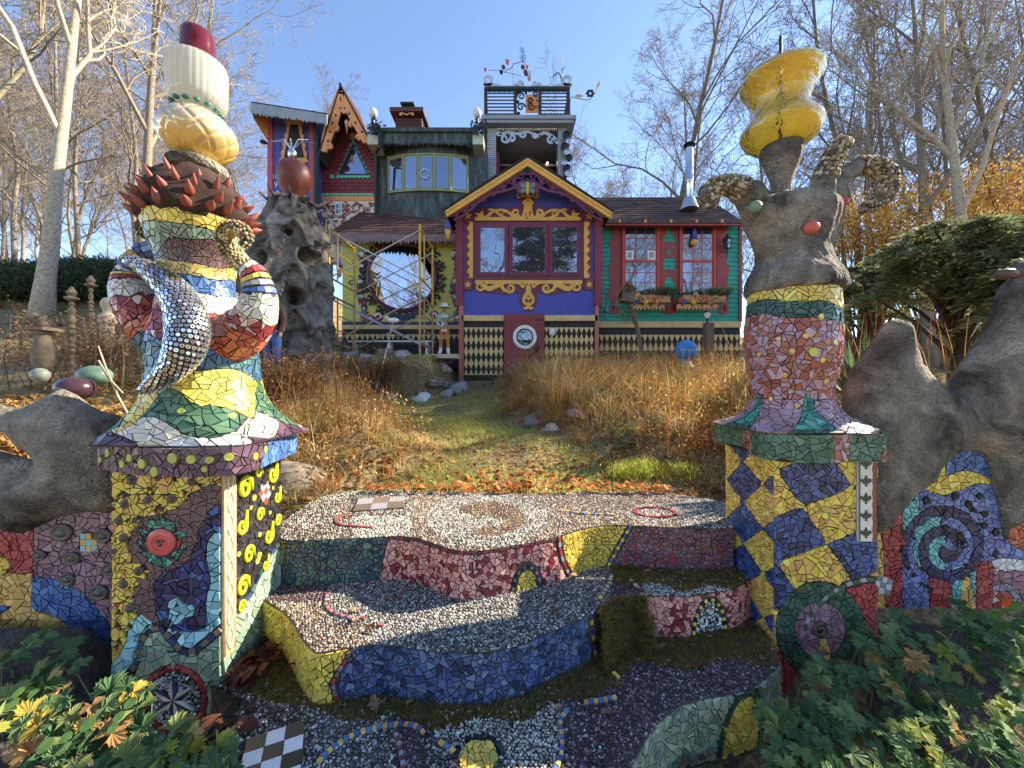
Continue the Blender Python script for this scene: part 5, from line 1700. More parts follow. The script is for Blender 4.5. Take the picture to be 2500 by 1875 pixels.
# ------------------------------------------------------------------ the house: paints
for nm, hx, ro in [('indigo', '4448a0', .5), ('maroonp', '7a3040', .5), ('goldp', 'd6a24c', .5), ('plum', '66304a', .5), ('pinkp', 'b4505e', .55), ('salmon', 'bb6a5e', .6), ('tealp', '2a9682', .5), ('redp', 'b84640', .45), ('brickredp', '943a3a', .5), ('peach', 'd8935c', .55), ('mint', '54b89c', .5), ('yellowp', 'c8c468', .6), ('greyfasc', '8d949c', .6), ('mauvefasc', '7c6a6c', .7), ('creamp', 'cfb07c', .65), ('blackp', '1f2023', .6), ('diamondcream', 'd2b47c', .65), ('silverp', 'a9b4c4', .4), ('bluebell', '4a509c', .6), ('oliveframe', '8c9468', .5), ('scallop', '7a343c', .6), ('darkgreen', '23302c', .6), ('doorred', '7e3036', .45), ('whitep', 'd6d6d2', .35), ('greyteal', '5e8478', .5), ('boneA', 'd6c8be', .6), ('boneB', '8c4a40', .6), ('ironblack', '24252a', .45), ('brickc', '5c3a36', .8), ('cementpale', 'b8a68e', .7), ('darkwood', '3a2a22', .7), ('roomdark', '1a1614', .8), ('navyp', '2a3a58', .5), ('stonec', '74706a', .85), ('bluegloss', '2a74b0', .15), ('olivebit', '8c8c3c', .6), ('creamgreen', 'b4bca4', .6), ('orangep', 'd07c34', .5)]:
 paint(nm, lin(hx), ro, .18, 5, .25, gr=.25)
paint('galvan', (0.52, 0.55, 0.58), 0.32, 0.25, 4, 0.1, metal=0.9, gr=0.15)
paint('steel', (0.62, 0.64, 0.67), 0.22, 0.2, 4, 0.05, metal=1.0, gr=0.1)
paint('rooftile', lin('4a3832'), 0.9, 0.35, 14, 0.7, attr=True)
pane_mat('window_pane', 0.42); pane_mat('dark_pane', 0.26); pane_mat('mirror_pane', 0.82, (0.85, 0.9, 0.95)); pane_mat('blue_pane', 0.40, (0.6, 0.68, 0.85))
# oxidised copper sheet
def copper():
 m, t, n, p = _base('patina_copper')
 tc, nz, b = _bump(t, n, p, 12, 0.4, 0.02)
 mp = n.new('ShaderNodeMapping'); mp.inputs['Scale'].default_value = (2.2, 2.2, 0.55)
 t.links.new(tc.outputs['Object'], mp.inputs['Vector'])
 n1 = n.new('ShaderNodeTexNoise'); n1.inputs['Scale'].default_value = 3.2; n1.inputs['Detail'].default_value = 10; n1.inputs['Roughness'].default_value = .75
 t.links.new(mp.outputs['Vector'], n1.inputs['Vector'])
 r = n.new('ShaderNodeValToRGB'); e = r.color_ramp
 e.elements[0].position = .36; e.elements[0].color = (.028, .026, .022, 1)
 e.elements[1].position = .72; e.elements[1].color = (.13, .27, .23, 1)
 q = e.elements.new(.52); q.color = (.05, .062, .055, 1)
 t.links.new(n1.outputs['Fac'], r.inputs['Fac'])
 at = n.new('ShaderNodeAttribute'); at.attribute_name = 'Col'
 mul = n.new('ShaderNodeMix'); mul.data_type = 'RGBA'; mul.blend_type = 'MULTIPLY'; mul.inputs['Factor'].default_value = 1
 t.links.new(r.outputs['Color'], mul.inputs[6]); t.links.new(at.outputs['Color'], mul.inputs[7])
 t.links.new(mul.outputs[2], p.inputs['Base Color'])
 p.inputs['Roughness'].default_value = .6; p.inputs['Metallic'].default_value = .15
 MATS['copper'] = m
copper()
def q2(pts, D):
 return [(PX(a, D), PZ(b, D)) for a, b in pts]
def fp(name, mat, par, pts, D, proud=.02, deep=0.0, smooth=False):
 return MB().prism(q2(pts, D), D - proud, D + deep).build(name, mat, par, smooth=smooth)
def rect(x0, y0, x1, y1):
 return [(x0, y1), (x1, y1), (x1, y0), (x0, y0)]
def bx(name, mat, par, x0, y0, x1, y1, D, proud=.02, deep=0.0):
 return fp(name, mat, par, rect(x0, y0, x1, y1), D, proud, deep)
def rib_px(mb, pts, w, D, y0, y1, n=5):
 """scroll-sawn band, points and width in photo pixels"""
 sp = smooth_path(pts, n) if n else pts
 k = D / FPX
 ww = [a * k for a in w] if hasattr(w, '__len__') and len(w) == len(sp) else (list(np.interp(np.linspace(0, 1, len(sp)), np.linspace(0, 1, len(w)), w) * k) if hasattr(w, '__len__') else w * k)
 ribbon(mb, q2(sp, D), ww, D - y0, D - y1)
def sp_px(cx, cy, r0, r1, a0, turns, n=22):
 return [(x, y) for x, y in spiral(cx, cy, r0, r1, a0, turns, n)]
def wavy(x0, y0, x1, y1, amp, per, side):
 """vertical strip whose one edge is scalloped; side +1 = right edge"""
 n = max(6, int(abs(y1 - y0) / per * 8))
 ed = []
 for i in range(n + 1):
  y = y0 + (y1 - y0) * i / n
  k = amp * (math.sin(2 * math.pi * (y - y0) / per))
  ed.append((x1 + k if side > 0 else x0 + k, y))
 return ([(x0, y0), (x0, y1)] + ed[::-1]) if side > 0 else ([(x1, y1), (x1, y0)] + ed)
def hscal(x0, x1, y0, y1, amp, per, jag=0, seed=1):
 """hanging fringe: straight top, ragged lower edge"""
 r_ = random.Random(seed); out = [(x1, y0), (x0, y0)]
 n = max(4, int((x1 - x0) / per * 4))
 for i in range(n + 1):
  x = x0 + (x1 - x0) * i / n
  out.append((x, y1 + amp * math.sin(i * math.pi / 2) + r_.uniform(-jag, jag)))
 return out
def slope_roof(name, mat, par, quad, t=.06, rows=0, col='4a3832', fascia=None):
 """quad of 3D points (eave left, eave right, ridge right, ridge left); courses of shingles on top"""
 a, b, c, d = [Vector(p) for p in quad]
 n = (b - a).cross(d - a).normalized()
 mb = MB().hexa([p - n * t for p in (a, b, c, d)][::-1], [p for p in (a, b, c, d)][::-1], lin(col))
 o = mb.build(name, mat, par)
 if rows:
  mb = MB(); r_ = random.Random(len(name) + rows)
  for i in range(rows):
   t0, t1 = i / rows, (i + 1.15) / rows
   L0, R0 = a.lerp(d, t0), b.lerp(c, t0); L1, R1 = a.lerp(d, min(1, t1)), b.lerp(c, min(1, t1))
   w = (R0 - L0).length; k = max(1, int(w / .28)); off = r_.random()
   x = -off
   while x < k:
    u0, u1 = max(0, x / k), min(1, (x + .97) / k)
    x += 1
    if u1 <= u0: continue
    th = .022 + r_.uniform(0, .008)
    p = [L0.lerp(R0, u0), L0.lerp(R0, u1), L1.lerp(R1, u1), L1.lerp(R1, u0)]
    top = [p[0] + n * th, p[1] + n * th, p[2] + n * .008, p[3] + n * .008]
    mb.hexa(top, [v - n * .004 for v in p], vary(lin(col), .3, r_))
  mb.build('shingles', mat, o, kind='stuff')
 return o
def lozenges(par, x0, x1, y0, y1, w, h, D, mat='diamondcream', skip=None, slant=0):
 """separate cream diamonds on a black board"""
 proto = {}
 row = 0; y = y0
 k = D / FPX
 while y < y1 + h * .49:
  x = x0 + w / 2
  while x < x1 + w * .1:
   if skip is None or not skip(x, y):
    pts = [(x, max(y - h / 2 * .97, y0 - 1)), (x + w / 2 * .97, y), (x, min(y + h / 2 * .97, y1)), (x - w / 2 * .97, y)]
    pts = [(min(max(a, x0), x1), b + slant * (a - x0)) for a, b in pts]
    if y - h / 2 < y1 and pts[1][0] - pts[3][0] > w * .3:
     key = tuple((round(a - x, 1), round(b - y - slant * (x - x0), 1)) for a, b in pts)
     if key not in proto:
      mb = MB().prism([(a * k, -b * k) for a, b in key], -.006, .004)
      o = mb.build('diamond', mat, par)
      proto[key] = o.data
     else:
      o = link('diamond', proto[key], par)
     o.location = (PX(x, D), D - .012, PZ(y + slant * (x - x0), D))
   x += w
  y += h; row += 1
# ------------------------------------------------------------------ front gabled room
D = 10.4
hs = thing('gabled_cottage', 'indigo gabled room with gold and plum gingerbread trim and red cellar door', 'house', (PX(1290, D), D, 1.5))
wall_ = [(1131, 770), (1455, 770), (1455, 500), (1288, 402), (1131, 500)]
MB().prism(q2(wall_, D), D, D + 4.2).build('wall', 'indigo', hs)
found = MB().box(PX(1131, D), PX(1455, D), D + .01, D + 4.2, .6, PZ(771, D)).build('foundation', 'blackp', hs)
bx('band', 'creamp', hs, 1128, 770, 1458, 784, D, .05)
lozenges(found, 1132, 1231, 800, 915, 12.2, 29, D)
lozenges(found, 1328, 1453, 800, 915, 12.2, 29, D)
# roof
apx, apy = 1288, 386
Dr = 9.95
for sg, ex, ey in ((-1, 1088, 516), (1, 1494, 520)):
 e0 = P(ex, ey, Dr); r0 = P(apx, apy, Dr)
 back = Vector((0, 4.9, 0))
 qd = [e0, e0 + back, r0 + back, r0] if sg < 0 else [e0 + back, e0, r0, r0 + back]
 if sg < 0:
  qd = [e0 + back, e0, r0, r0 + back]
  qd = [e0, r0, r0 + back, e0 + back]
 a, b, c, d_ = qd
 n = (Vector((0, 1, 0)).cross(r0 - e0)).normalized()
 if n.z < 0: n = -n
 MB().hexa([e0, r0, r0 + back, e0 + back], [e0 + n * .09, r0 + n * .09, r0 + back + n * .09, e0 + back + n * .09], lin('2a2422')).build('roof', 'rooftile', hs)
 fp('fascia', 'goldp', hs, [(ex, ey + 1), (apx, apy + 3), (apx, apy + 20), (ex + 2 * (-sg), ey + 15)], Dr - .02, .03, .03)
 fp('fascia_line', 'goldp', hs, [(ex, ey), (apx, apy + 2), (apx, apy + 8), (ex, ey + 6)], Dr - .02, .05, .03)
# lace bargeboard under the gable
mb = MB()
Db = 9.98
def along(t, off, sg):
 ex, ey = (1100, 520) if sg < 0 else (1480, 522)
 return (apx + (ex - apx) * t, apy + 18 + (ey - apy - 14) * t + off)
for sg in (-1, 1):
 rib_px(mb, [along(t, 4, sg) for t in np.linspace(0, 1, 9)], 8, Db, .015, -.015, 2)
 low = [along(t, 28 + 8 * math.sin(t * 9) - 16 * t, sg) for t in np.linspace(.06, .96, 9)]
 rib_px(mb, low, [7, 6, 7, 6, 5, 4], Db, .0155, -.0145, 3)
 for k in range(7):
  t = .08 + k * .125
  p = along(t, 18 - 10 * t, sg)
  rib_px(mb, sp_px(p[0], p[1], 9 - k * .6, 2, 1.2 * sg + k, 1.15 * sg), [3.6, 3, 2.4], Db, .016, -.014, 0)
  p2 = along(t + .06, 15 - 9 * t, sg)
  rib_px(mb, [along(t, 4, sg), p2, along(t + .11, 26 - 14 * t, sg)], 3.4, Db, .0165, -.0135, 3)
 for t in (.33, .52, .7):
  p = along(t, 16 - 8 * t, sg)
  mb.prism(q2(star(p[0], p[1], 7.5, 5, -math.pi / 2), Db), Db - .018, Db + .013)
 rib_px(mb, [(apx + sg * 24, 425), (apx + sg * 34, 440), (apx + sg * 30, 455), (apx + sg * 20, 468)], [12, 10, 8, 4], Db, .017, -.013, 4)
mb.build('lace_bargeboard', 'plum', hs)
fp('apex_plate', 'plum', hs, [(1262, 428), (1314, 428), (1288, 404)], Db, .02, .01)
mb = MB()
mb.prism(q2([(1280, 424), (1296, 424), (1300, 410), (1294, 417), (1291, 406), (1288, 415), (1285, 406), (1282, 417), (1276, 410)], Db), Db - .024, Db - .014)
mb.build('crown', 'blackp', hs)
# butterfly
fp('butterfly_plate', 'plum', hs, [(1262, 472), (1316, 472), (1314, 446), (1300, 440), (1276, 440), (1262, 446)], Db, .022, .012)
mb = MB()
for sg in (-1, 1):
 mb.prism(q2([(1288, 460), (1288 + sg * 8, 448), (1288 + sg * 19, 448), (1288 + sg * 17, 457), (1288 + sg * 8, 461)], Db), Db - .032, Db - .02)
 mb.prism(q2([(1288, 461), (1288 + sg * 9, 462), (1288 + sg * 18, 464), (1288 + sg * 14, 473), (1288 + sg * 6, 471)], Db), Db - .0325, Db - .02)
mb.build('butterfly_wings', 'greyteal', hs)
MB().tube([P(1288, 446, Db - .04), P(1288, 475, Db - .04)], [.05, .03], 8).build('butterfly_body', 'goldp', hs)
mb = MB()
for k in range(5):
 a = math.pi / 2 + (k - 2) * .3
 p = P(1288, 446, Db - .03)
 mb.tube([p, p + Vector((math.cos(a) * .13, 0, math.sin(a) * .13))], [.022, .004], 5)
mb.build('butterfly_crest', 'navyp', hs)
mb = MB()
for sg in (-1, 1):
 rib_px(mb, [(1288, 476), (1288 + sg * 10, 481)] + sp_px(1288 + sg * 20, 480, 8, 2, 3.14 if sg > 0 else 0, 1.0 * sg), [4, 4, 3], D - .02, .03, .01, 0)
mb.build('butterfly_scroll', 'goldp', hs)
# long gold panel with the letters LP
fp('gold_panel_back', 'plum', hs, [(1150, 541), (1428, 541), (1428, 520), (1400, 506), (1330, 508), (1306, 500), (1300, 484), (1304, 470), (1288, 462), (1273, 470), (1277, 484), (1268, 502), (1240, 508), (1180, 506), (1150, 520)], D, .018)
mb = MB()
mb.prism(q2([(1160, 540), (1418, 540), (1416, 532), (1160, 532)], D), D - .05, D - .016)
mb.prism(q2([(1262, 538), (1315, 538), (1303, 528), (1299, 515), (1299, 500), (1303, 500), (1301, 493), (1296, 489), (1289, 475), (1282, 489), (1276, 493), (1274, 500), (1279, 500), (1278, 515), (1274, 528)], D), D - .052, D - .016)
for sg in (-1, 1):
 c = 1288
 rib_px(mb, [(c + sg * 14, 537), (c + sg * 24, 528)] + sp_px(c + sg * 28, 521, 10, 2.5, 1.6 if sg > 0 else 1.5, -1.15 * sg), [8, 6, 4, 3], D, .049, .016, 0)
 rib_px(mb, [(c + sg * 30, 536), (c + sg * 44, 522), (c + sg * 62, 514), (c + sg * 84, 518), (c + sg * 98, 530), (c + sg * 108, 534)], [9, 6, 5, 6, 7, 5], D, .0485, .016, 5)
 rib_px(mb, [(c + sg * 50, 535), (c + sg * 66, 528), (c + sg * 84, 514), (c + sg * 96, 514)], [7, 5, 5, 4], D, .0505, .016, 5)
 rib_px(mb, sp_px(c + sg * 66, 522, 9, 3, 0, 1.0 * sg), [4, 3.5, 3], D, .0515, .016, 0)
 mb.prism(q2([(c + sg * 104, 536), (c + sg * 130, 538), (c + sg * 120, 528), (c + sg * 130, 522), (c + sg * 116, 522), (c + sg * 110, 514)], D), D - .051, D - .016)
mb.build('gold_panel', 'goldp', hs)
def text(body, px, py, size_px, D, proud, mat, par, name='letter', xs=1.0):
 cu = bpy.data.curves.new(name, 'FONT'); cu.body = body; cu.size = size_px * D / FPX * 1.4
 cu.extrude = .004; cu.align_x = 'CENTER'; cu.align_y = 'CENTER'
 t = bpy.data.objects.new('t', cu); COL.objects.link(t)
 dg = bpy.context.evaluated_depsgraph_get()
 me = bpy.data.meshes.new_from_object(t.evaluated_get(dg))
 bpy.data.objects.remove(t)
 me.transform(Matrix.Diagonal((xs, 1, 1, 1)))
 me.transform(Matrix.Rotation(R(90), 4, 'X'))
 me.materials.clear(); me.materials.append(MATS[mat])
 o = link(name, me, par)
 o.location = (PX(px, D), D - proud, PZ(py, D))
 return o
text('L', 1286, 529, 16, D, .058, 'maroonp', hs, xs=.7)
text('P', 1294, 524, 13, D, .058, 'maroonp', hs, xs=.7)
# window group
bx('window_surround', 'plum', hs, 1156, 543, 1424, 684, D, .05)
for x0, x1 in ((1166, 1240), (1244, 1337), (1340, 1415)):
 wn = bx('window', 'maroonp', hs, x0, 551, x1, 675, D, .085)
 fr = MB();
 bx('pane', 'window_pane', wn, x0 + 8, 559, x1 - 8, 667, D, .0875)
 for a, b, c, d_ in ((x0 + 5, 556, x0 + 8, 670), (x1 - 8, 556, x1 - 5, 670)):
  bx('frame', 'plum', wn, a, b, c, d_, D, .10)
 for b in (556, 667):
  bx('frame', 'plum', wn, x0 + 8, b, x1 - 8, b + 3, D, .10)
for sg in (-1, 1):
 xs_ = (1133, 1146) if sg < 0 else (1435, 1448)
 fp('wavy_backing', 'maroonp', hs, wavy(1134, 542, 1150, 682, 4, 21, -1) if sg < 0 else wavy(1428, 542, 1444, 682, 4, 21, 1), D, .02)
 fp('wavy_strip', 'goldp', hs, wavy(1144, 543, 1155, 680, 3.2, 21, -1) if sg < 0 else wavy(1425, 543, 1436, 680, 3.2, 21, 1), D, .045)
 for cy_ in (528, 695):
  cx_ = 1143 if sg < 0 else 1437
  pl = bx('star_plaque', 'maroonp', hs, cx_ - 11, cy_ - 12, cx_ + 11, cy_ + 14, D, .052)
  MB().prism(q2(star(cx_, cy_ + 1, 9.5, 5, -math.pi / 2), D), D - .068, D - .05).build('star', 'goldp', pl)
 if sg < 0:
  fp('corner_board', 'maroonp', hs, wavy(1113, 515, 1131, 747, 2.2, 14, -1), D, .06, .1)
  bx('corner_post', 'salmon', hs, 1121, 747, 1132, 930, D, .05, .1)
 else:
  fp('corner_board', 'maroonp', hs, wavy(1451, 515, 1470, 747, 2.2, 14, 1), D, .06, .1)
  bx('corner_post', 'salmon', hs, 1452, 747, 1461, 930, D, .05, .1)
# lower scroll panel
fp('lower_panel_back', 'plum', hs, [(1155, 684), (1425, 684), (1427, 700), (1412, 714), (1392, 712), (1370, 716), (1345, 722), (1326, 712), (1311, 718), (1313, 740), (1300, 757), (1291, 763), (1281, 757), (1268, 742), (1271, 718), (1256, 712), (1236, 722), (1210, 716), (1186, 714), (1168, 714), (1155, 700)], D, .018)
mb = MB()
mb.prism(q2([(1160, 685), (1421, 685), (1421, 694), (1160, 694)], D), D - .048, D - .016)
for sg in (-1, 1):
 c = 1290
 rib_px(mb, [(c + sg * 100, 692)] + sp_px(c + sg * 118, 700, 12, 3, 3.9 if sg > 0 else -.76, -1.2 * sg), [9, 6, 4, 3], D, .049, .016, 0)
 rib_px(mb, [(c + sg * 112, 694), (c + sg * 98, 706), (c + sg * 80, 700), (c + sg * 60, 694)], [6, 12, 12, 6], D, .0495, .016, 5)
 rib_px(mb, [(c + sg * 70, 694), (c + sg * 58, 710)] + sp_px(c + sg * 44, 704, 11, 3, .6 if sg > 0 else 2.54, 1.1 * sg), [8, 7, 5, 3], D, .05, .016, 0)
 rib_px(mb, [(c + sg * 40, 690), (c + sg * 24, 692), (c + sg * 12, 702), (c + sg * 9, 690)], [8, 7, 5, 4], D, .0505, .016, 4)
body = smooth_path([(1290, 692), (1296, 702), (1297, 714), (1305, 730), (1302, 742), (1294, 748), (1303, 752), (1296, 757), (1290, 754), (1284, 757), (1277, 752), (1286, 748), (1278, 742), (1275, 730), (1283, 714), (1284, 702)], 3, True)
mb.prism(q2(body, D), D - .052, D - .016)
mb.build('lower_panel', 'goldp', hs)
mb = MB()
for sg in (-1, 1):
 mb.prism(q2([(1290, 734), (1290 + sg * 8, 728), (1290 + sg * 8, 738), (1290 + sg * 2, 741)], D), D - .056, D - .05)
mb.prism(q2([(1287, 726), (1293, 726), (1294, 721), (1291, 724), (1290, 720), (1289, 724), (1286, 721)], D), D - .056, D - .05)
mb.build('vase_motif', 'maroonp', hs)
# cellar door
dr = MB()
dr.box(PX(1234, D), PX(1326, D), D - .06, D - .012, .6, PZ(773, D))
do = dr.build('cellar_door', 'doorred', hs)
for k in range(6):
 x = 1234 + k * 92 / 6
 MB().box(PX(x + .5, D), PX(x + 92 / 6 - .5, D), D - .075, D - .058, .62, PZ(774.5, D)).build('plank', 'doorred', do)
for x in (1230.5, 1325):
 bx('door_jamb', 'doorred', hs, x, 772, x + 3.5, 960, D, .09, .0)
bx('door_head', 'doorred', hs, 1230.5, 768.5, 1328.5, 772, D, .095)
k = D / FPX; pc = P(1281, 824, D)
def ring3(mb, c, prof, n=36, ysign=-1):
 o = len(mb.v); mb.lathe(prof, (0, 0, 0), n)
 for i in range(o, len(mb.v)):
  v = mb.v[i]; mb.v[i] = (c.x + v[0], c.y - v[2], c.z + v[1])
 return mb
po = ring3(MB(), Vector((pc.x, D - .075, pc.z)), [(29 * k, 0), (29 * k, .03), (27 * k, .045), (24 * k, .05), (21 * k, .04), (20 * k, .0)], 40).build('porthole', 'whitep', do, smooth='auto')
ring3(MB(), Vector((pc.x, D - .077, pc.z)), [(21 * k, 0), (20 * k, .025), (18 * k, .026), (17.5 * k, .01)], 40).build('porthole_ring', 'ironblack', po, smooth='auto')
MB().prism(disc(pc.x, pc.z, 19 * k, 36), D - .088, D - .08).build('porthole_glass', 'dark_pane', po)
mb = MB()
for pts in ([(1290, 905), (1286, 890), (1288, 878), (1296, 868), (1306, 860), (1312, 852), (1316, 846)], sp_px(1310, 848, 6, 1.5, .2, 1.2), sp_px(1301, 862, 4, 1, 2, -1), [(1286, 890), (1281, 900), (1284, 908), (1292, 906)]):
 mb.tube([P(a, b, D - .09) for a, b in smooth_path(pts, 3)], .012, 5)
mb.build('iron_scroll', 'ironblack', do)
bx('hinge', 'ironblack', do, 1308, 780, 1324, 784, D, .09)
# lantern by the door
lt = thing('wall_lantern', 'small white lantern on diamond wall right of the cellar door', 'lantern', P(1348, 815, D - .1))
MB().lathe([(.03, -.12), (.075, -.08), (.085, 0), (.07, .08), (.02, .1)], P(1348, 810, D - .12), 12).build('shade', 'whitep', lt, smooth=True)
MB().tube([P(1342, 790, D - .02), P(1340, 784, D - .1), P(1346, 784, D - .14), P(1348, 797, D - .12)], .012, 5).build('bracket', 'ironblack', lt)
# ------------------------------------------------------------------ teal clapboard wing
D = 11.2
tw = thing('teal_wing', 'low teal clapboard wing with red windows and brown shingle roof', 'house', (PX(1640, D), D, 1.6))
MB().box(PX(1455, D), PX(1806, D), D, D + 4, PZ(786, D), PZ(540, D)).build('wall', 'tealp', tw)
y = 784.0
while y > 546:
 z1_, z0_ = PZ(y - 11.2, D), PZ(y, D)
 mb = MB(); x0, x1 = PX(1458, D), PX(1804, D)
 mb.hexa([(x0, D - .034, z0_), (x1, D - .034, z0_), (x1, D - .008, z1_), (x0, D - .008, z1_)], [(x0, D + .01, z0_), (x1, D + .01, z0_), (x1, D + .01, z1_), (x0, D + .01, z1_)])
 mb.build('clapboard', 'tealp', tw); y -= 11.2
bx('corner_board', 'brickredp', tw, 1802, 545, 1809, 786, D, .06, .12)
fd = MB().box(PX(1458, D), PX(1806, D), D + .004, D + 3.9, .9, PZ(786, D)).build('foundation', 'blackp', tw)
bx('band', 'creamp', tw, 1458, 785, 1808, 800, D, .05)
lozenges(fd, 1462, 1806, 818, 858, 13.2, 34, D)
e0, e1 = P(1452, 545, 10.8), P(1818, 545, 10.8)
r0, r1 = P(1440, 482, 13.2), P(1722, 482, 13.2)
slope_roof('roof', 'rooftile', tw, [e0, e1, r1, r0], .08, 13, '4c3a34')
bk = P(1780, 545, 15.6); bk.x = e1.x
slope_roof('roof_hip', 'rooftile', tw, [e1, bk, P(1722, 482, 13.2) + Vector((.02, .4, 0)), r1], .08, 0, '4c3a34')
bx('eave_board', 'brickredp', tw, 1455, 543, 1815, 551, 10.84, .03)
for x in (1510, 1573, 1636, 1698, 1760):
 bx('rafter_end', 'peach', tw, x, 536, x + 5, 544, 10.8, .02)
def sash(px0, px1, py0, py1, D, par):
 wn = bx('window', 'redp', par, px0, py0, px1, py1, D, .06)
 bx('window_casing', 'redp', par, px0 - 5, py0 - 5, px1 + 5, py0, D, .07)
 mid = (py0 + py1) / 2 + 3
 for (a, b) in ((py0 + 8, mid - 3), (mid + 3, py1 - 5)):
  pn = bx('pane', 'window_pane', wn, px0 + 9, a, px1 - 9, b, D, .063)
  for i in (1, 2):
   x = px0 + 9 + (px1 - px0 - 18) * i / 3
   bx('muntin', 'pinkp', wn, x - .7, a, x + .7, b, D, .072)
  for i in (1, 2):
   yy = a + (b - a) * i / 3
   bx('muntin', 'pinkp', wn, px0 + 9, yy - .7, px1 - 9, yy + .7, D, .0735)
 bx('meeting_rail', 'redp', wn, px0 + 4, mid - 3, px1 - 4, mid + 3, D, .085)
 for x in (px0, px1 - 5):
  bx('stile', 'redp', wn, x, py0 + 2, x + 5, py1, D, .095)
 return wn
w1 = sash(1517, 1607, 550, 722, D, tw); w2 = sash(1656, 1744, 550, 722, D, tw)
for x in (1531, 1584):
 pc_ = bx('paper_square', 'whitep', w1, x - 5, 614, x + 14, 636, D, .075)
 bx('paper_inner', 'greyfasc', pc_, x - 1, 618, x + 10, 632, D, .078)
mb = MB().tube([P(1695, 548, D - .12), P(1695, 560, D - .12)], .01, 5)
lampo = thing('hanging_lamp', 'blue and yellow lamp hanging in front of the right red window', 'lamp', P(1695, 548, D - .12))
MB().tube([P(1695, 546, D - .14), P(1695, 562, D - .14), P(1695, 585, D - .14)], [.02, .05, .09], 10).build('shade', 'indigo', lampo, smooth=True)
MB().ball(P(1694, 592, D - .14), .10, 14).build('bulb', 'goldp', lampo, smooth=True)
# scroll-sawn trims beside the windows
def trim(mb, x, sg):
 pts = [(x, 548), (x - sg * 4, 560), (x + sg * 4, 575), (x - sg * 6, 592), (x - sg * 2, 604), (x - sg * 1, 625), (x - sg * 2, 645), (x - sg * 7, 652), (x - sg * 3, 690), (x - sg * 8, 712), (x - sg * 4, 735)]
 sp = smooth_path(pts, 4)
 mb.prism(q2([(x + sg * 16, 548)] + [(x + sg * 16, 735)] + [(a - sg * 8, b) for a, b in sp][::-1], D), D - .036, D - .03 + .028)
 rib_px(mb, [(x + sg * 2, 725), (x - sg * 4, 745)] + sp_px(x + sg * 1, 756, 10, 3, 3.4 if sg > 0 else -.3, -1.2 * sg), [12, 9, 7, 5], D, .0365, .0, 0)
 rib_px(mb, sp_px(x - sg * 5, 668, 8, 2.5, 0, 1.1 * sg), [5, 4, 3], D, .0375, .0, 0)
mb = MB(); trim(mb, 1500, 1); trim(mb, 1764, -1); mb.build('scroll_trim', 'brickredp', tw)
mb = MB()
yy = np.linspace(548, 715, 60)
L_ = [(1612, y) for y in yy];
inn = [(1618 + 5 + 5 * math.sin((y - 548) / 167 * 6 * math.pi), y) for y in yy]
mb.prism(q2([(1610, 548)] + [(1610, 715)] + inn[::-1], D), D - .037, D)
mb.prism(q2([(1654, 715), (1654, 548)] + [(1648 - 5 - 5 * math.sin((y - 548) / 167 * 6 * math.pi), y) for y in yy], D), D - .037, D)
for y in (592, 622, 668):
 mb.prism(q2(rect(1618, y, 1648, y + 8), D), D - .0385, D - .002)
mb.prism(q2([(1624, 612), (1644, 612), (1648, 600), (1640, 605), (1634, 598), (1628, 605), (1620, 600)], D), D - .04, D - .002)
mb.prism(q2(star(1633, 662, 9, 5, -math.pi / 2), D), D - .041, D - .002)
rib_px(mb, [(1625, 715), (1622, 745)] + sp_px(1628, 755, 9, 3, 3, -1.2), [9, 8, 6, 4], D, .0395, .0, 0)
rib_px(mb, [(1641, 715), (1644, 745)] + sp_px(1640, 755, 9, 3, .1, 1.2), [9, 8, 6, 4], D, .0392, .0, 0)
mb.build('scroll_trim', 'brickredp', tw)
rough_attr('plantm', .7, .3, .1, 30, .2)
def tuft(name, par, pts, seed, pal, h=.2, w=.012, lean=.8, segs=1, kind='stuff'):
 pts = np.asarray(pts, float)
 r_ = np.random.RandomState(seed)
 return blades(name, pts, h * r_.uniform(.5, 1.1, len(pts)), w, lean, pick(pal, len(pts), seed), 'plantm', seed, parent=par, segs=segs, kind=kind)
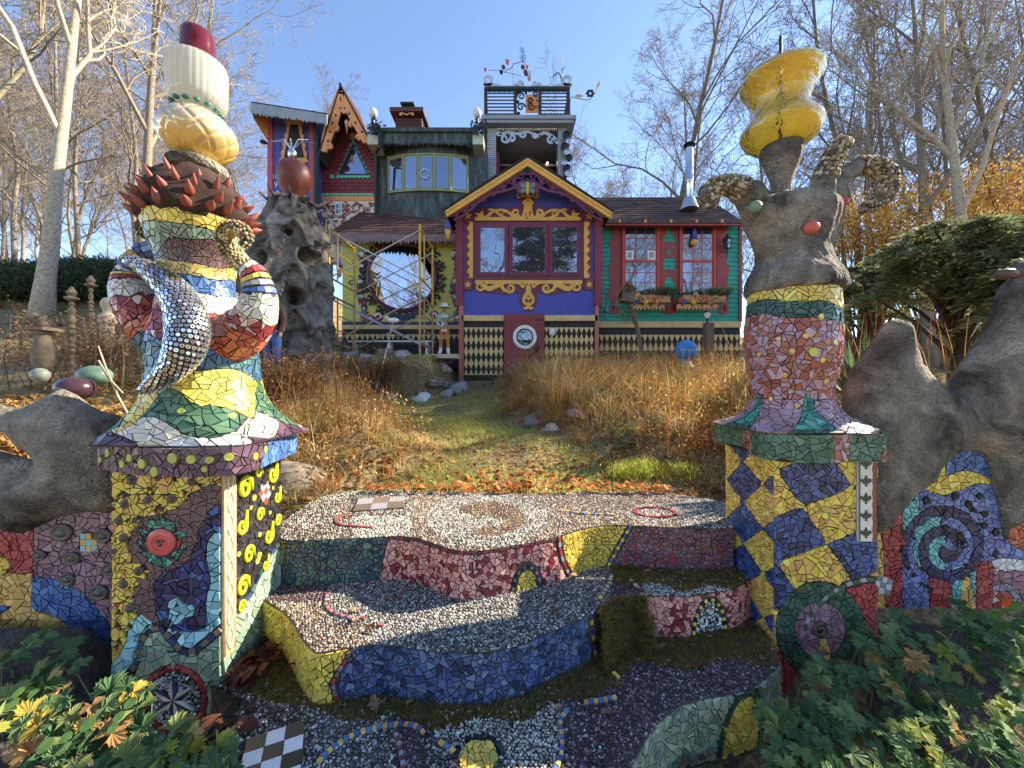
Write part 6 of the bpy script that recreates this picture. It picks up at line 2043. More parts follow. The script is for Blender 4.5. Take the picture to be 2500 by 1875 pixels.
def planter(x0, x1, lab, seed):
 t = thing('flower_box', lab, 'planter', P((x0 + x1) / 2, 757, D - .2))
 b = MB().box(PX(x0, D), PX(x1, D), D - .42, D - .06, PZ(745, D), PZ(729, D)).build('box', 'peach', t)
 fp('apron', 'peach', t, hscal(x0, x1, 744, 754, 4, 9, 0, seed), D - .40, .035)
 for k in range(4):
  x = x0 + (x1 - x0) * (k + .6) / 4.2
  MB().prism(q2(star(x, 745, 4), D - .44), D - .45, D - .438).build('star_cutout', 'darkgreen', t)
 r_ = np.random.RandomState(seed); n = 420
 px_ = r_.uniform(PX(x0 - 4, D), PX(x1 + 4, D), n); py_ = r_.uniform(D - .42, D - .08, n)
 tuft('foliage', t, np.stack([px_, py_, np.full(n, PZ(731, D))], 1), seed, ['4a6a4a', '5f7a58', '3c5842', '7a8a5c', '58706a', '8a6a4a'], .34, .028, .8)
 n = 160
 px_ = r_.uniform(PX(x0, D), PX(x1, D), n)
 P0 = np.stack([px_, np.full(n, D - .46) - r_.uniform(0, .05, n), PZ(732, D) - r_.uniform(.0, .55, n) * r_.rand(n)], 1)
 tuft('trailing_vine', t, P0, seed + 1, ['6a7a5c', '8a9070', '55684c'], .10, .014, 1.5)
 for k in range(9):
  x = r_.uniform(x0 + 4, x1 - 4); cc = ['redp', 'peach', 'goldp', 'pinkp', 'whitep'][k % 5]
  p = P(x, r_.uniform(716, 732), D - .4)
  mb = MB()
  for j in range(6):
   a = j * 1.047; mb.add([p, p + Vector((math.cos(a) * .07, -.03, math.sin(a) * .07)), p + Vector((math.cos(a + .9) * .07, -.03, math.sin(a + .9) * .07))], [(0, 1, 2)])
  mb.build('flower', cc, t)
 for x, c_ in ((x0 + 20, 'bluebell'), (x0 + 42, 'goldp'), (x1 - 18, 'peach')):
  MB().ball(P(x, 737, D - .44), .075, 12, sz=(1, .4, 1)).build('ornament', c_, t, smooth=True)
planter(1535, 1622, 'peach scalloped flower box under the left red window of the teal wing', 5)
planter(1652, 1752, 'peach scalloped flower box under the right red window of the teal wing', 9)
def lantern(px, py, D, label, s=1.0):
 t = thing('wall_lantern', label, 'lantern', P(px, py, D))
 c = P(px, py, D)
 MB().lathe([(.03 * s, -.2 * s), (.09 * s, -.16 * s), (.12 * s, .06 * s)], c, 6).build('glass', 'dark_pane', t)
 MB().lathe([(.14 * s, .06 * s), (.12 * s, .1 * s), (.05 * s, .18 * s), (.015 * s, .26 * s)], c, 6).build('hood', 'ironblack', t)
 mb = MB()
 for k in range(6):
  a = k * math.pi / 3
  mb.tube([c + Vector((.125 * s * math.cos(a), .125 * s * math.sin(a), .06 * s)), c + Vector((.095 * s * math.cos(a), .095 * s * math.sin(a), -.16 * s))], .008 * s, 4)
 mb.tube([c + Vector((0, 0, -.2 * s)), c + Vector((0, .05, -.45 * s))], [.02 * s, .008], 5)
 mb.tube([c + Vector((0, 0, -.22 * s)), c + Vector((-.02, .15, -.25 * s)), c + Vector((-.05, .25, -.1 * s))], .012, 5)
 mb.build('frame', 'ironblack', t)
lantern(1776, 592, D - .25, 'black coach lantern on teal wall right of the windows', 1.0)
# stove pipe
sp_ = thing('stove_pipe', 'shiny steel stove pipe rising from the brown roof of the teal wing', 'chimney', P(1683, 512, 11.6))
Ds = 11.6; c = P(1683, 512, Ds)
MB().lathe([(.27, 0), (.26, .03), (.15, .33), (.14, .36)], c, 24).build('flashing', 'galvan', sp_, smooth='auto')
zt = PZ(362, Ds) - c.z
MB().lathe([(.115, .3), (.115, zt * .45), (.122, zt * .45 + .01), (.122, zt * .45 + .04), (.115, zt * .45 + .05), (.115, zt)], c, 24).build('pipe', 'steel', sp_, smooth='auto')
mb = MB().lathe([(.13, zt), (.15, zt + .02), (.13, zt + .04)], c, 20)
mb.lathe([(.1, zt + .04), (.1, zt + .09)], c, 16); mb.lathe([(.17, zt + .09), (.17, zt + .12), (.05, zt + .18)], c, 20); mb.build('rain_cap', 'ironblack', sp_)
# ------------------------------------------------------------------ yellow wing with the round window
D = 11.3
yw = thing('yellow_wing', 'pale yellow wing with large round window behind the scaffold', 'house', (PX(985, D), D, 2.3))
MB().box(PX(836, D), PX(1131, D), D, D + 3, PZ(804, D), PZ(575, D)).build('wall', 'yellowp', yw)
slope_roof('roof', 'rooftile', yw, [P(795, 574, 10.85), P(1128, 570, 10.85), P(1120, 520, 13.0), P(878, 520, 13.0)], .08, 9, '5a3c36')
fp('fringe', 'mauvefasc', yw, hscal(806, 1130, 572, 592, 3, 9, 4, 4), 10.86, .03)
bx('base_strip', 'navyp', yw, 836, 786, 1131, 794, D, .04)
bx('band', 'creamp', yw, 836, 794, 1131, 804, D, .055)
fy = bx('foundation', 'blackp', yw, 836, 804, 1131, 900, D, .02)
lozenges(fy, 842, 1128, 817, 830, 12.4, 27, D - .02)
for k in range(5):
 bx('vent_slat', 'ironblack', yw, 967, 808 + k * 4, 990, 810 + k * 4, D, .05)
cxm, cym, rm = 984, 676, 78
mb = MB(); k = D / FPX; c = P(cxm, cym, D)
ring3(mb, Vector((c.x, D, c.z)), [(rm * k + .12, 0), (rm * k + .11, .10), (rm * k + .05, .14), (rm * k, .10), (rm * k - .01, .0)], 64)
rw = mb.build('round_window', 'plum', yw, smooth='auto')
rp = MB().prism(disc(0, 0, rm * k * 1.01, 64), -.008, .008).build('round_pane', 'mirror_pane', rw)
rp.location = (c.x, D - .05, c.z); rp.rotation_euler = (R(-2.5), 0, R(4))
r_ = random.Random(4)
for i in range(34):
 a = i * 2 * math.pi / 34
 rr = (rm + 18) * k
 p = Vector((c.x + rr * math.cos(a), D - .03, c.z + rr * math.sin(a)))
 mb = MB()
 ribbon(mb, [(p.x + u, p.z + w) for u, w in spiral(0, 0, .10, .03, a + r_.uniform(-.5, .5), r_.choice((-1, 1)) * .9, 10)], [.08, .07, .07, .06, .06, .06, .05, .05, .05, .04, .03], D - .06 - (i % 3) * .004, D - .01)
 mb.build('leaf_scroll', 'darkgreen', rw)
mb = MB()
for i in range(7):
 a = -math.pi / 2 + (i - 3) * .11
 rr = (rm + 14 + 10 * math.cos((i - 3) * .5)) * k
 mb.prism(disc(c.x + rr * math.cos(a), c.z + rr * math.sin(a), .08, 10), D - .075, D - .008)
mb.build('lower_shell', 'navyp', rw)
# painted cut-outs on the yellow wall
r_ = random.Random(12)
def cutout(x, y, s, mat, kind, pr):
 mb = MB()
 if kind == 0: mb.prism(q2(star(x, y, s, r_.choice((5, 6, 8)), r_.random(), .55), D), D - pr, D)
 elif kind == 1: mb.prism(q2(disc(x, y, s, 14, r_.uniform(.6, 1.2)), D), D - pr, D)
 elif kind == 2: rib_px(mb, sp_px(x, y, s, s * .3, r_.random() * 6, r_.choice((-1, 1)) * .8, 14), [s * .6, s * .5, s * .3], D, pr, 0, 0)
 else: mb.prism(q2([(x + s * math.cos(a) * r_.uniform(.6, 1), y + s * math.sin(a) * r_.uniform(.6, 1)) for a in np.arange(5) * 1.256], D), D - pr, D)
 mb.build('cutout', mat, yw)
CM = ['whitep', 'maroonp', 'blackp', 'greyteal', 'redp', 'whitep', 'maroonp', 'greyfasc']
y = 620; k = 0
while y < 785:
 for bxx in (884, 1112):
  cutout(bxx + 6 * math.sin(y * .06), y, 11, 'maroonp' if k % 2 else 'greyteal', 0 if k % 3 else 1, .02)
  cutout(bxx + 6 * math.sin(y * .06) + r_.uniform(-3, 3), y + 1, 7, CM[k % 8], (k + 1) % 3, .032)
  cutout(bxx + 6 * math.sin(y * .06) + r_.uniform(-5, 5), y + 4, 3.5, CM[(k + 3) % 8], 1, .042)
 y += 13; k += 1
for i in range(90):
 x, y = r_.uniform(842, 1126), r_.uniform(600, 782)
 if math.hypot(x - cxm, y - cym) > rm + 28 and abs(x - 885) > 16 and abs(x - 1112) > 16:
  cutout(x, y, r_.uniform(2.2, 4), 'olivebit' if i % 2 else 'creamp', 3, .012)
for x, y, s in ((860, 690, 7), (925, 772, 14), (905, 778, 9), (1060, 768, 10), (1078, 772, 8), (862, 640, 5), (880, 742, 6)):
 cutout(x, y, s, 'maroonp', 1, .018); cutout(x, y + 2, s * .7, 'whitep', 2, .03)
bench = thing('garden_bench', 'long low white bench in front of the black diamond band', 'bench', P(950, 850, 10.6))
for j in range(3):
 MB().box(PX(855, 10.7), PX(1060, 10.7), 10.5 + j * .11, 10.59 + j * .11, PZ(835, 10.7) - .02, PZ(835, 10.7) + .02).build('slat', 'whitep', bench)
for x in (870, 955, 1045):
 MB().box(PX(x - 3, 10.7), PX(x + 3, 10.7), 10.52, 10.80, 2.2, PZ(835, 10.7) - .022).build('leg', 'whitep', bench)
# finial lamps in front of the corner
def finial(px, py, D, label):
 t = thing('hanging_finial', label, 'ornament', P(px, py, D))
 MB().tube([P(px, py - 22, D), P(px, py - 12, D), P(px, py, D)], [.03, .085, .075], 10).build('bulb', 'bluebell', t, smooth=True)
 MB().tube([P(px, py, D), P(px, py + 10, D), P(px, py + 22, D)], [.085, .06, .03], 10).build('cone', 'goldp', t, smooth=True)
 MB().tube([P(px, py - 60, D), P(px, py - 22, D)], .008, 4).build('cord', 'ironblack', t)
finial(1093, 562, 10.0, 'blue and gold finial hanging by the left corner of the indigo room')
finial(829, 655, 10.3, 'blue and gold finial hanging beside the grey sculpture and scaffold')
# ------------------------------------------------------------------ scaffold
sf = thing('scaffold', 'yellow tube scaffold with crossed grey braces before the round window', 'scaffold', (-3.2, 9.4, 2.25))
paint('scafyellow', lin('c49a2c'), 0.4, 0.25, 10, 0.2); paint('scafworn', lin('a8845c'), 0.6, 0.35, 12, 0.3)
Dn, Df = 9.0, 10.45
XL, XR = PX(803, Dn), PX(1025, Dn)
zb, zm, zt = 2.22, 3.76, 5.33
def fr_(X, z0, z1, mat, tilt):
 f = MB()
 for yy in (Dn, Df):
  MB().tube([(X, yy, z0), (X, yy, z1 + (0.0))], .03, 8).build('post', mat, sf)
 MB().tube([(X, Dn, z1 - .06), (X, Df, z1 - .06)], .026, 7).build('cross_bar', mat, sf)
 MB().tube([(X, Dn, z0 + .35), (X, Df, z0 + .35)], .024, 7).build('cross_bar', mat, sf)
 MB().tube([(X, Dn + .45, z0 + .36), (X, Dn + .45, z1 - .07)], .02, 6).build('ladder_post', mat, sf)
 for zz in (.7, 1.05):
  MB().tube([(X, Dn + .45, z0 + zz), (X, Df, z0 + zz)], .016, 6).build('rung', mat, sf)
for X in (XL, XR):
 fr_(X, zb, zm, 'scafworn', 0); fr_(X, zm, zt, 'scafyellow', 0)
for yy in (Dn - .035, Df + .03):
 for z0, z1 in ((zb + .3, zm - .15), (zm + .3, zt - .15)):
  MB().tube([(XL, yy, z0), (XR, yy, z1)], .016, 6).build('brace', 'galvan', sf)
  MB().tube([(XL, yy - .02, z1), (XR, yy - .02, z0)], .016, 6).build('brace', 'galvan', sf)
# ------------------------------------------------------------------ copper clad tower
D = 13.2
ct = thing('copper_tower', 'dark copper clad upper storey with five light bow window', 'house', (PX(1050, D), D + 1, 2))
xl, xr = PX(915, D), PX(1188, D)
ztop, zbot = PZ(350, D), PZ(575, D)
def bow(px):                   # plan of the bowed front
 t = (px - 1050) / 135.0
 return D - .75 * max(0, 1 - t * t) ** .9
n = 36
xs = [915 + 273 * i / n for i in range(n + 1)]
mb = MB()
vs = [(PX(x, bow(x)), bow(x), z) for z in (zbot, ztop) for x in xs]
mb.add(vs + [(xr, D + 3, zbot), (xl, D + 3, zbot), (xr, D + 3, ztop), (xl, D + 3, ztop)], [(i, i + 1, n + 2 + i, n + 1 + i) for i in range(n)] + [(n, 2 * n + 2, 2 * n + 4, 2 * n + 1), (0, n + 1, 2 * n + 5, 2 * n + 3)][:1] + [(0, n + 1, 2 * n + 5, 2 * n + 3)])
mb.build('wall', 'copper', ct)
r_ = random.Random(3)
row = 0; y = 535.0
while y > 345:
 x = 915 - r_.uniform(0, 30); h = 15.5
 while x < 1188:
  w = r_.uniform(38, 56); a, b = max(915, x), min(1188, x + w - .8)
  x += w
  if b - a < 5: continue
  if y - h < 474 and y > 378 and b > 944 and a < 1148:
   if a < 944: b = min(b, 944)
   elif b > 1148: a = max(a, 1148)
   else: continue
   if b - a < 5: continue
  pa, pb = (PX(a, bow(a)), bow(a) - .012), (PX(b, bow(b)), bow(b) - .012)
  z0, z1 = PZ(y - .5, D - .5), PZ(y - h + .5, D - .5)
  MB().hexa([(pa[0], pa[1], z0), (pb[0], pb[1], z0), (pb[0], pb[1], z1), (pa[0], pa[1], z1)], [(pa[0], pa[1] + .03, z0), (pb[0], pb[1] + .03, z0), (pb[0], pb[1] + .03, z1), (pa[0], pa[1] + .03, z1)], vary((1, 1, 1), .35, r_)).build('copper_panel', 'copper', ct)
 y -= h
WX = [948, 986, 1022, 1061, 1100, 1144]
for i in range(5):
 a, b = WX[i], WX[i + 1]
 ya = lambda x: 378 + 8 * ((x - 1046) / 100.0) ** 2 + (2 if x < 960 else 0)
 yb = lambda x: 466 + 7 * ((x - 1046) / 100.0) ** 2
 def pt(x, y, off):
  return P(x, y, bow(x)) - Vector((0, off, 0))
 wn = MB().hexa([pt(a, yb(a), .05), pt(b, yb(b), .05), pt(b, ya(b), .05), pt(a, ya(a), .05)], [pt(a, yb(a), .0), pt(b, yb(b), .0), pt(b, ya(b), .0), pt(a, ya(a), .0)]).build('window', 'oliveframe', ct)
 MB().hexa([pt(a + 5, yb(a) - 6, .054), pt(b - 5, yb(b) - 6, .054), pt(b - 5, ya(b) + 6, .054), pt(a + 5, ya(a) + 6, .054)], [pt(a + 5, yb(a) - 6, .03), pt(b - 5, yb(b) - 6, .03), pt(b - 5, ya(b) + 6, .03), pt(a + 5, ya(a) + 6, .03)]).build('pane', 'blue_pane', wn)
 for x in (a + 1.5, b - 1.5):
  MB().tube([pt(x, yb(x), .06), pt(x, ya(x), .06)], .022, 6).build('mullion', 'oliveframe', wn)
 for f in (ya, yb):
  MB().tube([pt(a, f(a), .06), pt(b, f(b), .06)], .03, 6).build('rail', 'oliveframe', wn)
mb = MB()
for k in range(14):
 a = k * 2 * math.pi / 14
 p = P(1037, 424, D - .83)
 mb.tube([p + Vector((.11 * math.cos(a), 0, .11 * math.sin(a))), p + Vector((.17 * math.cos(a), 0, .17 * math.sin(a)))], [.012, .022], 5)
mb.build('sun_ornament', 'whitep', ct)
Dq = 12.3
bx('roof_edge', 'copper', ct, 908, 316, 1168, 326, Dq, .1, 3.5)
fp('fringe', 'copper', ct, hscal(926, 1158, 326, 353, 4, 7, 3, 8), Dq, .03)
for x in (900, 1155):
 bx('cornice_block', 'creamgreen', ct, x, 335, x + 26, 358, Dq, .12, .5)
MB().tube([P(927, 325, 12.1), P(926, 360, 12.1), P(918, 375, 12.4), P(917, 520, 12.5)], .045, 8).build('downpipe', 'darkgreen', ct)
for x, lb in ((911, 'left'), (1165, 'right')):
 g = thing('globe_lamp', 'white globe lamp on a black leaf wreath at the %s end of the copper roof' % lb, 'lamp', P(x, 300, Dq - .2))
 MB().ball(P(x, 276, Dq - .2), .135, 18, sz=(1, 1, 1.12)).build('globe', 'whitep', g, smooth=True)
 MB().tube([P(x, 290, Dq - .2), P(x, 300, Dq - .2)], .05, 8).build('neck', 'ironblack', g)
 mb = MB(); rr_ = random.Random(x)
 for k in range(90):
  c = P(x + rr_.gauss(3, 8), 312 + rr_.gauss(0, 8), Dq - .2 + rr_.uniform(-.15, .15))
  a = rr_.uniform(0, 6.28); l = rr_.uniform(.08, .16)
  d1 = Vector((math.cos(a) * l, rr_.uniform(-.06, .06), math.sin(a) * l)); d2 = Vector((-math.sin(a), .3, math.cos(a))) * l * .28
  mb.add([c - d2 * .3, c + d1 * .5 + d2, c + d1, c + d1 * .5 - d2], [(0, 1, 2, 3)])
 mb.build('leaf_wreath', 'ironblack', g)
# chimney
ch = thing('brick_chimney', 'short brick chimney with peach cap and glass lantern on the copper roof', 'chimney', P(995, 316, 14))
Dc = 14.0
MB().box(PX(966, Dc), PX(1030, Dc), Dc, Dc + .8, PZ(335, Dc), PZ(288, Dc)).build('stack', 'blackp', ch)
y = 316.0; row = 0
while y > 290:
 x = 966 - (6 if row % 2 else 0)
 while x < 1030:
  a, b = max(966, x), min(1030, x + 11)
  if b - a > 3: bx('brick', 'brickc', ch, a, y - 4.6, b, y, Dc, .02)
  x += 12
 y -= 5.4; row += 1
mb = MB()
a0 = [P(952, 286, Dc - .2), P(1040, 286, Dc - .2)]
mb.box(PX(952, Dc - .2), PX(1034, Dc - .2), Dc - .25, Dc + 1.0, PZ(283, Dc), PZ(273, Dc)); mb.build('cap', 'brickc', ch)
mb = MB()
for sg in (-1, 1):
 rib_px(mb, [(993, 281), (993 + sg * 8, 277)] + sp_px(993 + sg * 14, 280, 4, 1, 0 if sg < 0 else 3.14, sg), [3, 3, 2], Dc - .26, .02, 0, 0)
mb.build('cap_scroll', 'peach', ch)
MB().box(PX(982, Dc), PX(1008, Dc), Dc, Dc + .4, PZ(273, Dc), PZ(256, Dc)).build('glass_lantern', 'window_pane', ch)
bx('lantern_lid', 'darkgreen', ch, 979, 253, 1012, 257, Dc, .1, .6)
# ------------------------------------------------------------------ silver deck tower
D = 14.0
stw = thing('silver_tower', 'silver corrugated tower with open porch and iron railed roof deck', 'house', (PX(1290, D), D + 1, 2))
for a, b in ((1190, 1211), (1362, 1384)):
 pst = bx('corrugated_post', 'galvan', stw, a, 300, b, 560, D, .02, .5)
 y = 305
 while y < 540:
  MB().tube([P(a, y, D - .02), P(b, y, D - .02)], .032, 6, cap=False).build('corrugation', 'galvan', pst, smooth=True); y += 5.2
mb = MB()
x = 1211
while x < 1362:
 mb.tube([P(x, 304, D - .02), P(x, 320, D - .02)], .028, 6); x += 4.6
mb.build('corrugated_lintel', 'galvan', stw, smooth=True, kind='stuff')
bx('deck_beam', 'greyfasc', stw, 1176, 285, 1406, 294, D - .3, .1, 3)
bx('deck_beam', 'greyfasc', stw, 1180, 294, 1400, 302, D - .28, .06, 2.9)
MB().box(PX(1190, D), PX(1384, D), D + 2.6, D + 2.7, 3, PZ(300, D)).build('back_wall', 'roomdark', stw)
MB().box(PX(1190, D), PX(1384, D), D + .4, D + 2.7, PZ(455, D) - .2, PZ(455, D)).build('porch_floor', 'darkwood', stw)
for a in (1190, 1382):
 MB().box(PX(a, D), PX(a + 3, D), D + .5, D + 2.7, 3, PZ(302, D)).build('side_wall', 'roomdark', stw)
bx('porch_shelf', 'creamp', stw, 1218, 362, 1362, 369, D + 1.5, .1, .3)
bx('porch_shelf', 'mauvefasc', stw, 1216, 404, 1362, 409, D + 1.0, .1, .3)
bx('porch_trim', 'maroonp', stw, 1212, 375, 1220, 455, D + .5, .05)
for x, y in ((1274, 396), (1336, 398)):
 g = thing('porch_light', 'tiny lit bulb %s inside the silver tower porch' % ('on the left' if x < 1300 else 'on the right'), 'bulb', P(x, y, D + .8))
 m, t_, n_, p_ = _base('bulb'); p_.inputs['Emission Color'].default_value = (1, .85, .6, 1); p_.inputs['Emission Strength'].default_value = 12; MATS['bulbm'] = m
 MB().ball(P(x, y, D + .8), .03, 8).build('glow_bulb', 'bulbm', g, smooth=True)
mb = MB()
for x, y, r_, a, t in [(1233, 340, 11, 0, 1.2), (1250, 338, 8, 2, -1.1), (1277, 330, 8, 3.3, -1.1), (1344, 342, 9, 1, 1.1), (1306, 332, 6, 1, 1)]:
 rib_px(mb, sp_px(x, y, r_, 2.5, a, t), [6, 5, 3.5], D, .05, .02, 0)
rib_px(mb, [(1211, 325), (1224, 330), (1240, 326), (1262, 328), (1290, 324), (1310, 334), (1330, 326), (1350, 338), (1362, 352)], [12, 10, 9, 7, 6, 8, 7, 10, 8], D, .0515, .02, 5)
mb.build('scroll_valance', 'silverp', stw)
mb = MB()
for x, y, r_ in [(1222, 327, 3), (1238, 328, 2.4), (1318, 331, 2.6), (1347, 334, 3.2), (1357, 343, 2.6)]:
 mb.prism(q2(disc(x, y, r_, 10), D - .05), D - .06, D - .0495)
mb.build('valance_holes', 'blackp', stw)
# deck railing
rl = D - .1
for x in (1186, 1258, 1318, 1387):
 bx('rail_post', 'darkwood', stw, x - 4, 216, x + 4, 286, rl, .05, .05)
bx('top_rail', 'darkgreen', stw, 1184, 214, 1391, 221, rl, .07, .07)
fp('rail_fringe', 'darkgreen', stw, hscal(1192, 1382, 221, 224, 2.2, 12), rl, .03)
for a, b in ((1190, 1254), (1322, 1383)):
 for k in range(7):
  y = 228 + k * 8.4
  MB().tube([P(a, y, rl), P(b, y, rl)], .024, 6).build('rail_bar', 'darkwood', stw)
for xx in (1186, 1388):
 for k in range(4):
  MB().tube([P(xx, 228 + k * 15, rl), P(xx, 228 + k * 15, rl) + Vector((0, 2.8, 0))], .024, 6).build('rail_bar', 'darkwood', stw)
mb = MB()
for x, y, r_, a, t in [(1272, 236, 10, 3, 1.3), (1272, 262, 10, 0, -1.3), (1308, 230, 7, 1, 1.2)]:
 rib_px(mb, sp_px(x, y, r_, 2, a, t), [4, 3.4, 2.4], rl, .03, 0, 0)
for x, y, r_ in [(1264, 226, 3), (1284, 228, 3), (1264, 250, 4), (1310, 262, 4), (1266, 278, 4), (1312, 246, 3)]:
 ring3(mb, P(x, y, rl), [(r_ * .015, 0), (r_ * .015, .03), (r_ * .010, .03), (r_ * .010, 0)], 12)
mb.build('iron_scrolls', 'darkgreen', stw)
bx('orange_plate', 'orangep', stw, 1283, 232, 1313, 276, rl, .02, .0)
mb = MB()
for x, y, r_, a, t in [(1296, 246, 8, 1, 1.2), (1298, 262, 9, 4, -1.2)]:
 rib_px(mb, sp_px(x, y, r_, 2, a, t), [4, 3.4, 2.6], rl, .035, .02, 0)
mb.build('plate_scroll', 'ironblack', stw)
mb = MB()
for sg, c in ((-1, 1288), (1, 1288)):
 rib_px(mb, [(c + sg * 60, 214), (c + sg * 78, 208)] + sp_px(c + sg * 98, 196, 14, 4, 2.3 if sg < 0 else .8, 1.15 * sg), [7, 8, 7, 4], rl, .02, -.02, 0)
 rib_px(mb, [(c + sg * 8, 213), (c + sg * 26, 206), (c + sg * 40, 212), (c + sg * 66, 212)], [5, 8, 5, 4], rl, .022, -.018, 4)
 rib_px(mb, sp_px(c + sg * 18, 204, 7, 2, 0, 1.2 * sg), [4, 3, 2], rl, .024, -.016, 0)
mb.build('crest_scrolls', 'silverp', stw)
# wind sculptures on the deck
ws = thing('wind_spinner', 'tall wind spinner of copper and steel discs above the deck railing', 'spinner', P(1253, 214, D))
MB().tube([P(1253, 216, D), P(1253, 152, D)], .018, 6).build('pole', 'greyteal', ws)
mb = MB()
mb.tube([P(a, b, D) for a, b in smooth_path([(1253, 157), (1270, 152), (1281, 149)], 4)], .012, 5)
mb.tube([P(a, b, D) for a, b in smooth_path([(1253, 160), (1246, 168), (1238, 170), (1232, 178)], 4)], .012, 5)
mb.tube([P(1190, 171, D), P(1218, 172, D), P(1275, 186, D)], .008, 5)
mb.tube([P(1272, 120, D), P(1284, 180, D)], .012, 5); mb.tube([P(1278, 120, D), P(1288, 180, D)], .01, 5)
mb.build('arms', 'ironblack', ws)
for x, y, s, mt in [(1185, 170, 5, 'salmon'), (1224, 176, 6, 'ironblack'), (1229, 164, 6, 'brickc'), (1239, 151, 7, 'salmon'), (1274, 122, 8, 'steel'), (1274, 141, 7, 'steel'), (1281, 138, 6, 'steel'), (1276, 164, 6, 'brickc'), (1287, 163, 5, 'salmon'), (1284, 178, 8, 'brickc'), (1293, 179, 7, 'silverp'), (1292, 192, 6, 'salmon'), (1275, 203, 6, 'ironblack')]:
 p = P(x, y, D)
 mb = MB(); mb.prism(disc(0, 0, s * .0149, 14, .8), -.012, .012)
 mb.v = [(p.x + v[0] * .94 + v[1] * .3, p.y + v[1] + v[0] * .3, p.z + v[2]) for v in mb.v]
 mb.build('disc', mt, ws)
am = thing('antenna_mast', 'thin whip antenna mast above the right corner of the roof deck', 'mast', P(1374, 214, D + .3))
MB().tube([P(1374, 216, D + .3), P(1372, 108, D + .3)], [.02, .006], 6).build('whip', 'greyfasc', am)
MB().ball(P(1373, 169, D + .3), .045, 8).build('coil', 'greyfasc', am)
MB().tube([P(a, b, D + .3) for a, b in smooth_path([(1374, 214), (1370, 190), (1363, 178), (1353, 184), (1349, 188)], 4)], .028, 6).build('hook', 'greyteal', am)
fs_ = thing('flower_spinner', 'metal flower on a curved arm right of the roof deck', 'spinner', P(1395, 250, D))
mb = MB(); mb.tube([P(a, b, D) for a, b in smooth_path([(1392, 286), (1393, 240), (1410, 240), (1440, 243), (1458, 214), (1463, 200)], 4)], .012, 5); mb.build('arm', 'ironblack', fs_)
for k in range(6):
 a = k * 1.047; p = P(1441, 228, D)
 MB().prism([(p.x + .1 * math.cos(a) + .07 * math.cos(a + t) , p.z + .1 * math.sin(a) + .05 * math.sin(a + t)) for t in np.arange(7) * .9], D - .01, D + .01).build('petal', 'darkgreen', fs_)
for pts in ([(1402, 234), (1412, 230), (1424, 234), (1414, 238)], [(1454, 220), (1458, 206), (1466, 196), (1463, 210)]):
 MB().prism(q2(pts, D), D - .012, D + .012).build('blade', 'goldp', fs_)
# hanging pans at the right side of the silver tower
for k, (y, s) in enumerate([(330, 10), (345, 7), (358, 9), (372, 7), (386, 9), (398, 7), (410, 9), (424, 9), (436, 6)]):
 x = 1383 + 6 * math.sin(k * 2.1)
 pn = tag(ring3(MB(), P(x, y, D - .25), [(s * .015, 0), (s * .0145, .05), (s * .010, .06), (s * .009, .02), (s * .002, .01)], 16).build('metal_pan', 'galvan' if k % 2 else 'ironblack', None, smooth='auto'), 'round metal pan hung in a column down the right post of the silver tower', 'pan', 'pans hung on the silver tower')
MB_ = None
# ------------------------------------------------------------------ maroon gable
D = 13.0
mg = thing('maroon_gable', 'tall maroon shingled gable with triangular window and peach bargeboard', 'house', (PX(845, D), D + 1, 2))
MB().prism(q2([(778, 478), (918, 478), (918, 370), (880, 290), (836, 230), (800, 310), (778, 380)], D), D, D + 2.5).build('wall', 'scallop', mg)
def infr(x, y):
 return y > np.interp(x, [778, 836, 918], [385, 238, 372]) + 6 and not (y > 345 and y < 440 and abs(x - 864) < 12 + (y - 345) * .44)
mb = MB(); r_ = random.Random(2); y = 474.0; row = 0
while y > 250:
 x = 778 + (4.6 if row % 2 else 0)
 while x < 917:
  if infr(x, y - 4):
   pts = [(x - 4.2, y - 9), (x - 4.2, y - 3), (x - 2.6, y - .4), (x, y + .6), (x + 2.6, y - .4), (x + 4.2, y - 3), (x + 4.2, y - 9)]
   p = q2(pts, D)
   nn = len(p); top = [(a, D - .022 - (.018 if i in (2, 3, 4) else 0), b) for i, (a, b) in enumerate(p)]; bot = [(a, D + .002, b) for a, b in p]
   mb.add(top + bot, [tuple(range(nn))] + [(i, i + nn, (i + 1) % nn + nn, (i + 1) % nn) for i in range(nn)])
  x += 9.2
 y -= 8.4; row += 1
mb.build('scale_shingles', 'scallop', mg, kind='stuff')
# triangular window
bx('trim_line', 'mint', mg, 778, 474, 914, 478, D, .06)
fp('trim_drip', 'mint', mg, hscal(778, 914, 477, 479, 2, 10), D, .055)
bx('peach_band', 'peach', mg, 778, 480, 914, 491, D, .04)
tri_o = [(822, 436), (906, 436), (864, 342)]
outw = []
for i in range(3):
 a, b = tri_o[i], tri_o[(i + 1) % 3]
 for t in np.linspace(0, 1, 19)[:-1]:
  nxp, nyp = (b[1] - a[1]), -(b[0] - a[0]); l = math.hypot(nxp, nyp)
  w = 2.5 * math.sin(t * 2 * math.pi * 8)
  outw.append((a[0] + (b[0] - a[0]) * t - nxp / l * w, a[1] + (b[1] - a[1]) * t - nyp / l * w))
tf = fp('triangle_frame', 'mint', mg, outw, D, .06)
fp('triangle_sash', 'navyp', tf, [(824 + 2, 430), (904 - 2, 430), (864, 350)], D, .075)
fp('triangle_pane', 'blue_pane', tf, [(831, 427), (897, 427), (864, 358)], D, .079)
mb = MB(); rib_px(mb, sp_px(812, 432, 5, 1.5, 0, 1.2), [4, 3, 2], D, .065, 0, 0); mb.build('frame_scroll', 'mint', tf)
mb = MB(); mb.prism(q2([(856, 341), (871, 341), (873, 326), (869, 332), (866, 325), (863.5, 332), (861, 325), (858, 332), (854, 326)], D), D - .05, D); cr = mb.build('crown_plaque', 'peach', mg)
